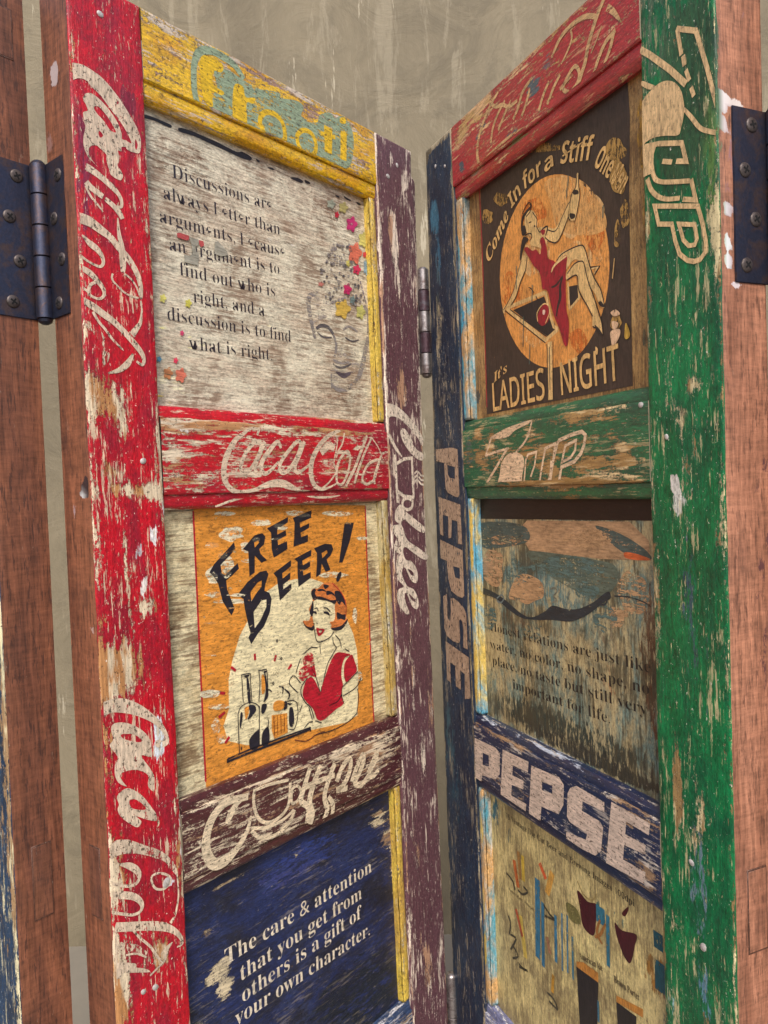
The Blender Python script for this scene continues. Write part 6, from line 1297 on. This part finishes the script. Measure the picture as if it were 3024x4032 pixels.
# ------------------------------------------------------------------ right leaf
A['stile_navy'] = board('stile', [(1806, 5, 77.5), (1634, 2.6, 79), (1356, -4.2, 81.5), (1000, -3, 83.5), (601, -2, 88), (0, -2, 90)], 0, 48, [NAVY, NAVY, NAVY], FR,
    label='narrow navy stile with tan block capitals', seed=12, edge=.13,
    blobs=[(30, 1560, 10, 60, .14), (20, 1530, 6, 40, .12), (40, 1490, 10, 20, .1), (6, 1400, 6, 80, .1), (76, 1700, 4, 60, .1), (8, 1797, 8, 8, .4), (30, 1803, 40, 3, .4), (40, 1180, 20, 40, .08), (40, 1430, 10, 40, .1)],
    tints=[(25, 1712, 12, 26, .8, (62, 112, 138)), (30, 1650, 10, 40, .6, (50, 96, 124)), (26, 1596, 8, 50, .42, (98, 100, 70)), (60, 1600, 10, 80, .25, (40, 66, 92)), (15, 1000, 16, 60, .55, (52, 84, 96)), (30, 930, 24, 60, .5, (26, 62, 82)), (50, 1290, 30, 40, .3, (40, 62, 80)), (50, 780, 20, 80, .25, (60, 70, 84))])
A['stile_green'] = board('stile', [(1806, 419.6, 500.8), (1360, 417.5, 499.6), (900, 418, 499.5), (0, 418, 499.5)], 0, 48, [GRN, WR, WR], FR,
    label='wide green stile with pale outlined numerals and a rosy bare edge', seed=14, edge=.08, edgemat=(1, 2), side_tints=[(-6, 1640, 6, 8, 1, (226, 222, 224)), (-8, 1622, 5, 5, .9, (226, 222, 224)), (-8, 1560, 6, 5, 1, (220, 224, 228)), (-7, 1533, 6, 8, .95, (222, 228, 230)), (-6, 1518, 5, 6, .9, (222, 222, 226)), (-16, 1500, 8, 4, .8, (210, 200, 204)), (-20, 1642, 10, 4, .8, (220, 210, 206)), (-12, 1590, 10, 40, .45, (150, 110, 112)), (-40, 1300, 12, 200, .4, (92, 60, 60)), (-26, 1740, 14, 60, .35, (140, 104, 104))],
    blobs=[(426, 1600, 5, 120, .10), (492, 1560, 6, 40, .12), (497, 1530, 4, 40, .14), (470, 1425, 8, 8, .2), (440, 1090, 6, 40, .16), (442, 1060, 6, 20, .2), (494, 1340, 5, 60, .1), (455, 1330, 14, 40, .06), (430, 960, 8, 30, .1), (460, 880, 20, 40, .06), (450, 1400, 10, 14, .1), (423, 1250, 4, 60, .16), (465, 1050, 10, 40, .10)],
    tints=[(450, 1770, 40, 26, .75, (58, 92, 66)), (470, 1660, 40, 90, .75, (44, 84, 52)), (430, 1720, 16, 40, .5, (96, 116, 92)), (450, 1330, 8, 16, .6, (206, 206, 196)), (447, 1345, 6, 8, .9, (214, 208, 200)), (460, 1250, 10, 60, .42, (60, 84, 100)), (462, 1000, 12, 60, .5, (96, 120, 130)), (470, 1180, 14, 60, .4, (56, 92, 80)), (466, 920, 10, 30, .5, (90, 130, 150)), (455, 1405, 14, 16, .45, (120, 110, 84)), (425, 880, 8, 30, .4, (150, 190, 190)), (494, 1580, 6, 60, .6, (110, 150, 70)), (470, 1560, 14, 20, .3, (60, 110, 70))])
rail_('rail_red_right', 'rail', 1806, 1712, 78.5, 419.2, prof_top(94), RDR_X, FR, label='dull red top rail with scratched script', seed=6,
      blobs=[(140, 1796, 34, 7, 0.165), (105, 1784, 16, 8, 0.138), (200, 1802, 120, 4, 0.099), (170, 1722, 60, 5, 0.143), (110, 1722, 14, 4, 0.110), (280, 1722, 50, 4, 0.099)],
      tints=[(102, 1748, 8, 10, .7, (74, 84, 96)), (150, 1770, 16, 10, .55, (74, 88, 98)), (260, 1768, 14, 14, .62, (78, 92, 100)), (285, 1780, 12, 10, .5, (78, 92, 100)), (215, 1738, 20, 6, .5, (70, 86, 90)), (130, 1728, 20, 5, .5, (84, 96, 96)), (220, 1728, 26, 4, .7, (120, 110, 60)), (350, 1780, 60, 16, .35, (186, 70, 80))])
rail_('rail_green', 'rail', 1433.7, 1331.4, 81.5, 417.3, prof_mid(102.3), GRN_X, FR, label='green middle rail with pale outlined numerals', seed=7,
      blobs=[(330, 1416, 60, 6, 0.143), (150, 1430, 60, 3, 0.088), (130, 1382, 26, 14, 0.165), (240, 1385, 60, 5, 0.138), (350, 1366, 50, 7, 0.143), (385, 1372, 12, 12, 0.165), (250, 1347, 110, 5, 0.176), (330, 1350, 60, 6, 0.165), (270, 1365, 14, 10, 0.132), (150, 1404, 14, 12, 0.143), (120, 1416, 10, 8, 0.143), (230, 1406, 14, 5, 0.165), (290, 1388, 20, 4, 0.132), (290, 1338, 26, 7, 0.110)],
      tints=[(96, 1390, 12, 26, .5, (70, 92, 84)), (300, 1370, 24, 6, .45, (82, 98, 104)), (222, 1416, 12, 5, .5, (92, 104, 108))])
rail_('rail_navy', 'rail', 1054, 953.4, 83.5, 418, prof_mid(100.6), NAVY_X, FR, label='navy rail with large pale block capitals', seed=8,
      blobs=[(150, 1040, 70, 3, 0.088), (350, 1040, 60, 5, 0.088), (120, 1048, 40, 3, 0.055), (240, 960, 100, 3, 0.110), (330, 975, 40, 3, 0.132), (400, 975, 10, 20, 0.110)], tints=[(110, 1048, 30, 5, .5, (196, 206, 220)), (250, 1050, 90, 3, .6, (170, 180, 196))])  # pale tints put the sky's sheen on the upper lip into its colour
rail_('rail_low_right', 'rail', 669, 566, 87, 418, prof_mid(103), painted('lilac_blue_paint', (120, 124, 160), (206, 206, 214), (180, 150, 90), 'X', .03, fleck=.6), FR, label='lilac low rail', seed=9)
rail_('rail_foot_right', 'rail', 270, 120, 88, 418, prof_mid(150), GRN_X, FR, label='green foot rail', seed=10)
A['panel_ladies'] = panel('panel', 80, 422, 1716, 1430, PAN4, FR, 'umber panel with a dark poster of a woman on a cocktail glass',
    blobs=[(100, 1520, 12, 90, .06)], tints=[(410, 1560, 9, 130, .6, (186, 138, 46)), (408, 1660, 12, 40, .6, (196, 146, 40)), (412, 1470, 8, 24, .6, (120, 62, 26)), (98, 1462, 6, 10, .8, (52, 74, 80)), (95, 1640, 10, 60, .3, (120, 96, 66)), (402, 1478, 6, 12, .6, (70, 90, 76))])
A['panel_water'] = panel('panel', 80, 422, 1336, 1048, PAN5, FR, 'dim panel with a faded picture and a black serif quotation',
    blobs=[], tints=[(240, 1235, 120, 34, .62, (96, 124, 122)), (400, 1180, 18, 90, .6, (92, 62, 40)), (260, 1075, 150, 26, .66, (52, 62, 54)), (395, 1230, 14, 40, .4, (110, 80, 52)), (170, 1190, 40, 26, .45, (140, 108, 80)), (300, 1062, 120, 10, .8, (50, 38, 28)), (340, 1160, 20, 40, .4, (160, 116, 80)), (250, 1120, 50, 20, .35, (78, 90, 76)), (110, 1250, 20, 50, .4, (86, 94, 80)), (330, 1210, 40, 40, .4, (104, 112, 92))])
A['panel_glasses'] = panel('panel', 80, 422, 960, 660, PAN6, FR, 'yellowed panel with faded beer glass pictures',
    blobs=[], tints=[(108, 925, 14, 24, .55, (44, 92, 104)), (140, 915, 14, 16, .4, (56, 100, 104)), (400, 880, 24, 26, .6, (150, 104, 40)), (410, 850, 14, 20, .55, (30, 84, 96)), (300, 840, 50, 40, .5, (206, 190, 130)), (250, 800, 40, 40, .35, (200, 186, 120)), (390, 780, 26, 60, .45, (104, 74, 40)), (330, 905, 30, 14, .4, (60, 104, 100)), (180, 720, 70, 40, .35, (150, 130, 92))])
panel('panel', 80, 422, 575, 262, PAN6, FR, 'plain yellowed lower panel', step=10)
for (a, b, m, sd, o) in ((1713, 1433, BEAD_T, 31, 0), (1332, 1053, BEAD_C, 32, 3), (954, 668, BEAD_T, 33, 5), (567, 269, BEAD_C, 34, 7)):
    board('moulding', [(a, 78.6 + o, 94 + o * .6), (b, 80.5 + o, 95 + o * .6)], -2.2, 12, [m, m, m], FR, label='turquoise and cream flaking beading beside the navy stile', seed=sd, rnd=3, edge=.03,
          tints=[(80.5, v, 8, 30, .62, (84, 166, 190)) for v in (1640, 1560, 1500, 1450, 920, 860, 790)] + [(90, v, 5, 26, .7, (220, 190, 96)) for v in (1300, 1260, 1190, 1130, 1090, 900, 800, 740)] + [(88, 1565, 6, 20, .6, (52, 140, 180)), (83, 1485, 5, 20, .5, (60, 150, 180))])

# ------------------------------------------------------------------ the outer leaves folded back
def plain_leaf(F, side, paint, tag, u_edge):
    board('stile', [(1815, 0, 76), (0, 0, 76)] if side > 0 else [(1815, 424, 500), (0, 424, 500)], 0, 48, [paint, WL if side < 0 else WR, WL if side < 0 else WR], F, label=tag, seed=40 + side, edge=.12, step=9,
          blobs=[(495, 1300, 8, 300, .1), (480, 1000, 20, 100, .08)] if side < 0 else ())
    board('stile', [(1815, 424, 500), (0, 424, 500)] if side > 0 else [(1815, 0, 76), (0, 0, 76)], 0, 48, [paint, WL, WL], F, seed=45 + side, step=12)
    for v0, v1 in ((1816, 1728), (1438, 1335), (1052, 954), (669, 566), (270, 120)): rail('rail', v0, v1, 76.3, 423.7, prof_mid(v0 - v1) if v0 < 1800 else prof_top(v0 - v1), NAVY_X, F, seed=50, step=15)
    for v0, v1 in ((1733, 1433), (1340, 1048), (960, 660), (575, 262)): panel('panel', 74, 426, v0, v1, PAN6, F, None, step=20)
FB = frame((-718.039, 974.583, -9.477), (0.77039, -0.63733, 0.01784), (-0.00987, 0.01605, 0.99982), (-0.6375, -0.77043, 0.00608))
FC = frame((358.872, 576.502, 0.6), (0.91973, 0.3925, 0.00643), (-0.00603, -0.00226, 0.99998), (0.3925, -0.91975, 0.00029))
BLUE_B = painted('blue_paint_outer', (20, 58, 92), (206, 196, 160), (150, 120, 86), 'Y', .02, fleck=.7, grime=.3, cloud=(16, 40, 66))
plain_leaf(FB, -1, BLUE_B, 'blue stile of the far left leaf with a bare brown edge', 500)
plain_leaf(FC, 1, GRN, 'stile of the far right leaf', 0)

# ------------------------------------------------------------------ prints
def do_prints():
    for key, el in ART.items():
        w, mat, parent, name, label, clip = PRINTS[key]
        P = Print(); z = w
        for i, e in enumerate(el):
            z = w + .012 * min(i, 70)
            c = lin(e[1])[:3] + (e[2] / 100,)
            if e[0] == 's': P.stroke([(a / 10, b / 10, d / 10 * (.74 if key in ('coca_top', 'coca_low') else .9)) for a, b, d in e[3]], z, c, bool(e[4]))
            elif e[0] == 'l': P.stroke([(a / 10, b / 10, d / 10) for a, b, d in e[3]], z, c, bool(e[4]), smooth=False)
            elif e[0] == 'f': P.fill([[(a / 10, b / 10) for a, b in lp] for lp in e[3]], z, c)
            elif e[0] == 'F': P.fill([smooth_pts([(a / 10, b / 10) for a, b in lp], True, 4) for lp in e[3]], z, c)
            else:
                (a, b), h = e[6], e[7]
                place_type(P, e[3], e[4], e[5], (a[0] / 10, a[1] / 10), (b[0] / 10, b[1] / 10), h, z, c)
        P.clip(clip)
        po = P.build(name, PM[mat], PARTS[parent], label)
        if name in ('printed_flowers', 'painted_border') or key == 'glasses': po['kind'] = 'stuff'
do_prints()

# ------------------------------------------------------------------ ironmongery
def lathe(prof, seg=20):
    bm = bmesh.new(); rings = []
    for r, z in prof:
        if r == 0: rings.append([bm.verts.new((0, 0, z))] * seg)
        else: rings.append([bm.verts.new((r * math.cos(2 * math.pi * k / seg), r * math.sin(2 * math.pi * k / seg), z)) for k in range(seg)])
    for a, b in zip(rings, rings[1:]):
        for k in range(seg):
            q = [a[k], a[(k + 1) % seg], b[(k + 1) % seg], b[k]]; q = [v for i, v in enumerate(q) if v not in q[:i]]
            if len(q) > 2:
                try: bm.faces.new(q)
                except ValueError: pass
    bmesh.ops.recalc_face_normals(bm, faces=bm.faces)
    for f in bm.faces: f.smooth = True
    return bm
def mm(bm, name):
    bmesh.ops.scale(bm, vec=(.001,) * 3, verts=bm.verts); me = bpy.data.meshes.new(name); bm.to_mesh(me); bm.free(); me.set_sharp_from_angle(angle=R(40)); n = len(me.vertices)
    me.attributes.new('wear', 'FLOAT', 'POINT'); t = me.attributes.new('tint', 'FLOAT_COLOR', 'POINT'); t.data.foreach_set('color', [0.0] * (4 * n)); return me
def addbox(bm, c, s, rot=0):
    r = bmesh.ops.create_cube(bm, size=1); m = Matrix.Translation(c) @ Matrix.Rotation(rot, 4, 'Z') @ Matrix.Diagonal((*s, 1)); bmesh.ops.transform(bm, matrix=m, verts=r['verts'])
    return r['verts']
def screw_mesh():
    bm = lathe([(6.0, -.6), (6.0, .25), (5.6, .75), (4.2, 1.25), (2.4, 1.55), (0, 1.6)], 24); n = len(bm.faces)
    addbox(bm, (0, 0, 1.2), (6.4, 1.5, 1.1)); addbox(bm, (0, 0, 1.22), (1.5, 6.4, 1.1)); 
    for i, f in enumerate(bm.faces):
        if i >= n: f.material_index = 1
    return mm(bm, 'screw')
SCREW = screw_mesh(); SCREW.materials.append(STEEL); SCREW.materials.append(DARKM)
IRONSTEEL = metal_mat('dull_screw_steel', (96, 88, 86), (70, 62, 60), .45, .7); SCREW.materials[0] = IRONSTEEL
def cyl_parts(cx, cw, v0, v1, r, segs, gap=.5):
    """knuckles of a butt hinge, axis along v"""
    out = []; L = (v0 - v1) / segs
    for i in range(segs):
        a = v0 - i * L; b = a - L
        pr = [(0, 0), (r - .8, 0), (r, -.6), (r, -(L - gap) + .6), (r - .8, -(L - gap)), (0, -(L - gap))]
        bm = lathe([(x, z) for x, z in pr], 28)
        bmesh.ops.transform(bm, matrix=Matrix.Translation((cx, a, cw)) @ Matrix.Rotation(-math.pi / 2, 4, 'X'), verts=bm.verts)
        out.append(mm(bm, 'knuckle'))
    return out
def hinge(F, label, cx, cw, v0, v1, r, plates, screws, mats, tip=True, shift=None):
    bm = lathe([(0, 4), (r * .55, 3.4), (r * .8, 1.6), (r * .9, .2), (r * .55, 0), (r * .55, -(v0 - v1)), (r * .9, -(v0 - v1) - .2), (r * .8, -(v0 - v1) - 2.6), (r * .4, -(v0 - v1) - 4.5), (0, -(v0 - v1) - 5)], 24)
    bmesh.ops.transform(bm, matrix=Matrix.Translation((cx, v0, cw)) @ Matrix.Rotation(-math.pi / 2, 4, 'X'), verts=bm.verts)
    h = link('hinge', mm(bm, 'hinge'), mats[0], F, None, label)
    for i, me in enumerate(cyl_parts(cx, cw, v0, v1, r, 5)): link('knuckle', me, mats[i % len(mats)], None, h)
    for (c, s) in plates:
        bm = bmesh.new(); addbox(bm, c, s); bmesh.ops.bevel(bm, geom=bm.edges[:], offset=.5, segments=2, affect='EDGES'); link('hinge_plate', mm(bm, 'hinge_plate'), mats[0], None, h)
    for (pos, nrm, ang) in screws:
        s = bpy.data.objects.new('screw', SCREW); COL.objects.link(s); s.parent = h
        s.matrix_basis = Matrix.Translation(Vector(pos) / 1000) @ Vector(nrm).to_track_quat('Z', 'Y').to_matrix().to_4x4() @ Matrix.Rotation(ang, 4, 'Z')
    return h
hinge(FL, 'dark iron butt hinge at the left fold', -5.8, -56, 1660, 1517, 7.6,
      [((-1.0, 1588.5, -37.5), (1.9, 143, 36)), ((-30.5, 1588.5, -63.0), (41, 143, 1.9))],
      [((-2.0, 1643.7, -28.1), (-1, 0, 0), .3), ((-2.0, 1606.9, -38.4), (-1, 0, 0), 1.1), ((-2.0, 1567.5, -28), (-1, 0, 0), .6), ((-2.0, 1529.4, -36.5), (-1, 0, 0), .1),
       ((-23.3, 1646.5, -61.8), (0, 0, 1), .4), ((-31.7, 1607.6, -61.8), (0, 0, 1), .9), ((-23.9, 1568.7, -61.8), (0, 0, 1), .5), ((-32.1, 1530.5, -61.8), (0, 0, 1), 1.0)], [IRON])
hinge(FL, 'paint splashed hinge at the upper centre fold', 510.5, 4, 1655, 1509, 8.3, [((504, 1582, -20), (1.6, 146, 40))], [], [STEEL, IRON_P])
hinge(FL, 'bright steel hinge at the lower centre fold', 513.5, 1, 655, 509, 8.3, [((506, 582, -20), (1.6, 146, 40))], [], [STEEL, STEEL])
hinge(FR, 'dark iron hinge let into the rosy edge at the far right', 506, -57, 1640, 1502, 7.6,
      [((500.6, 1571, -36), (1.9, 137, 42)), ((530, 1571, -62.9), (41, 137, 1.9))],
      [((501.6, 1626.8, -35.3), (1, 0, 0), .3), ((501.6, 1590.7, -27), (1, 0, 0), 1.1), ((501.6, 1553.1, -37.6), (1, 0, 0), .6), ((501.6, 1516.3, -26.8), (1, 0, 0), .8)], [IRON])

# nails and tenon ends
NM = mm(lathe([(2.6, -.4), (2.7, .4), (2.0, .9), (.9, 1.1), (0, 1.15)], 9), 'nail'); NM.materials.append(NAIL)
for key, u, v, k in (('stile_red', 31.3, 1791.5, 1.3), ('stile_red', 53.9, 1382.7, 1.3), ('stile_red', 57.6, 978.5, 1.9), ('stile_red', 27.5, 888.5, 1.1), ('stile_red', 40.2, 886.1, 1.3), ('stile_maroon', 446, 1767.5, 1.4), ('stile_maroon', 466.9, 1788.5, 1.2),
                     ('rail_green', 408.4, 1416.3, 1.2), ('stile_navy', 32.9, 1775, 1), ('stile_navy', 59, 1765, .9), ('stile_green', 438.7, 1385.4, 1), ('stile_green', 455, 1020, 1.2), ('stile_green', 466, 952, 1.5)):
    s = bpy.data.objects.new('nail', NM); COL.objects.link(s); s.parent = PARTS[key]
    s.matrix_basis = Matrix.Translation((u / 1000, v / 1000, 0)) @ Matrix.Rotation(u, 4, 'Z') @ Matrix.Diagonal((k, k * .8, 1, 1))
def tenon(F, axis, pos, a0, a1, v0, v1, parent_label, mat=TE):
    bm = bmesh.new()
    n = 6
    if axis == 'u': addbox(bm, (pos, (v0 + v1) / 2, (a0 + a1) / 2), (1.2, v0 - v1, a1 - a0))
    else: addbox(bm, ((a0 + a1) / 2, (v0 + v1) / 2, pos), (a1 - a0, v0 - v1, 1.2))
    bmesh.ops.bevel(bm, geom=bm.edges[:], offset=.4, segments=1, affect='EDGES')
    link('tenon', mm(bm, 'tenon'), mat, F, None, parent_label)
GAPM = painted('filler_line', (92, 62, 50), (90, 60, 46), (80, 54, 42), 'Y', .06, fleck=.3)
for (ax, pos, a0, a1, v0, v1) in (('u', 0, -35, -16, 1029, 962), ('w', -64, -40, -21, 1033, 964), ('u', 0, -34.5, -15.5, 1800, 1752), ('w', -64, -38, -19.5, 1800, 1753), ('r', 500, -36, -14, 1030, 960)):
    F, lb = (FR, 'tenon end in the rosy edge') if ax == 'r' else (FL, 'darker tenon end showing in the brown edge')
    sg = 1 if ax != 'u' else -1
    tenon(F, 'w' if ax == 'w' else 'u', pos - sg * .35, a0, a1, v0, v1, None, GAPM)
    tenon(F, 'w' if ax == 'w' else 'u', pos - sg * .15, a0 + 1.1, a1 - 1.1, v0 - 1.4, v1 + 1.4, lb, TE if ax != 'r' else WR)

# ------------------------------------------------------------------ wall and floor
def simple_mesh(name, vs, fs, mat):
    me = bpy.data.meshes.new(name); me.from_pydata(vs, [], fs); me.materials.append(mat); o = bpy.data.objects.new(name, me); COL.objects.link(o); return o
g = NG('worn_plaster')
n1 = g.noise(g.coord((1.2, 1, .9)), 1, 5, .6, .6); n2 = g.noise(g.coord((14, 10, 2.2)), 1, 6, .72, .4); n3 = g.noise(g.coord((60, 60, 22)), 1, 4, .7); n4 = g.noise(g.coord((5, 5, 5), (3, 2, 1)), 1, 6, .7, 1.2)
col = g.mix(g.step(n1, .3, .7), lin(116, 106, 86), lin(138, 127, 104))
col = g.mix(g.math('MULTIPLY', g.step(n4, .45, .65), .4), col, lin(94, 86, 70))
col = g.mix(g.math('MULTIPLY', g.step(n2, .55, .64), .5), col, lin(158, 148, 126))
col = g.mix(g.math('MULTIPLY', g.step(g.noise(g.coord((26, 20, 3.0), (7, 1, 4)), 1, 5, .7), .62, .66), .6), col, lin(196, 186, 164))
col = g.hsv(col, g.math('MULTIPLY_ADD', n3, .3, .85))
g.l.new(col, g.bsdf.inputs['Base Color']); g.bsdf.inputs['Roughness'].default_value = .75
g.l.new(g.bump(g.math('MULTIPLY_ADD', n4, 2.0, g.math('MULTIPLY_ADD', n2, 1.0, g.math('MULTIPLY', n3, .4))), .5, .006), g.bsdf.inputs['Normal'])
wall = simple_mesh('wall', [(-4, 2.25, 0), (4, 2.25, 0), (4, 2.25, 4.2), (-4, 2.25, 4.2), (-4, 2.4, 0), (4, 2.4, 0), (4, 2.4, 4.2), (-4, 2.4, 4.2)],
                   [(0, 1, 2, 3), (5, 4, 7, 6), (3, 2, 6, 7), (4, 0, 3, 7), (1, 5, 6, 2)], g.m)
wall['label'] = 'bare beige plaster wall with pale vertical drips behind the screen'; wall['category'] = 'wall'
g = NG('concrete_floor'); n1 = g.noise(g.coord((2, 2, 2)), 1, 6, .7)
g.l.new(g.mix(n1, lin(110, 104, 94), lin(150, 142, 128)), g.bsdf.inputs['Base Color']); g.bsdf.inputs['Roughness'].default_value = .7
g.l.new(g.bump(n1, .4, .004), g.bsdf.inputs['Normal'])
fl = simple_mesh('floor', [(-6, -6, 0), (6, -6, 0), (6, 2.25, 0), (-6, 2.25, 0)], [(0, 1, 2, 3)], g.m); fl['kind'] = 'structure'
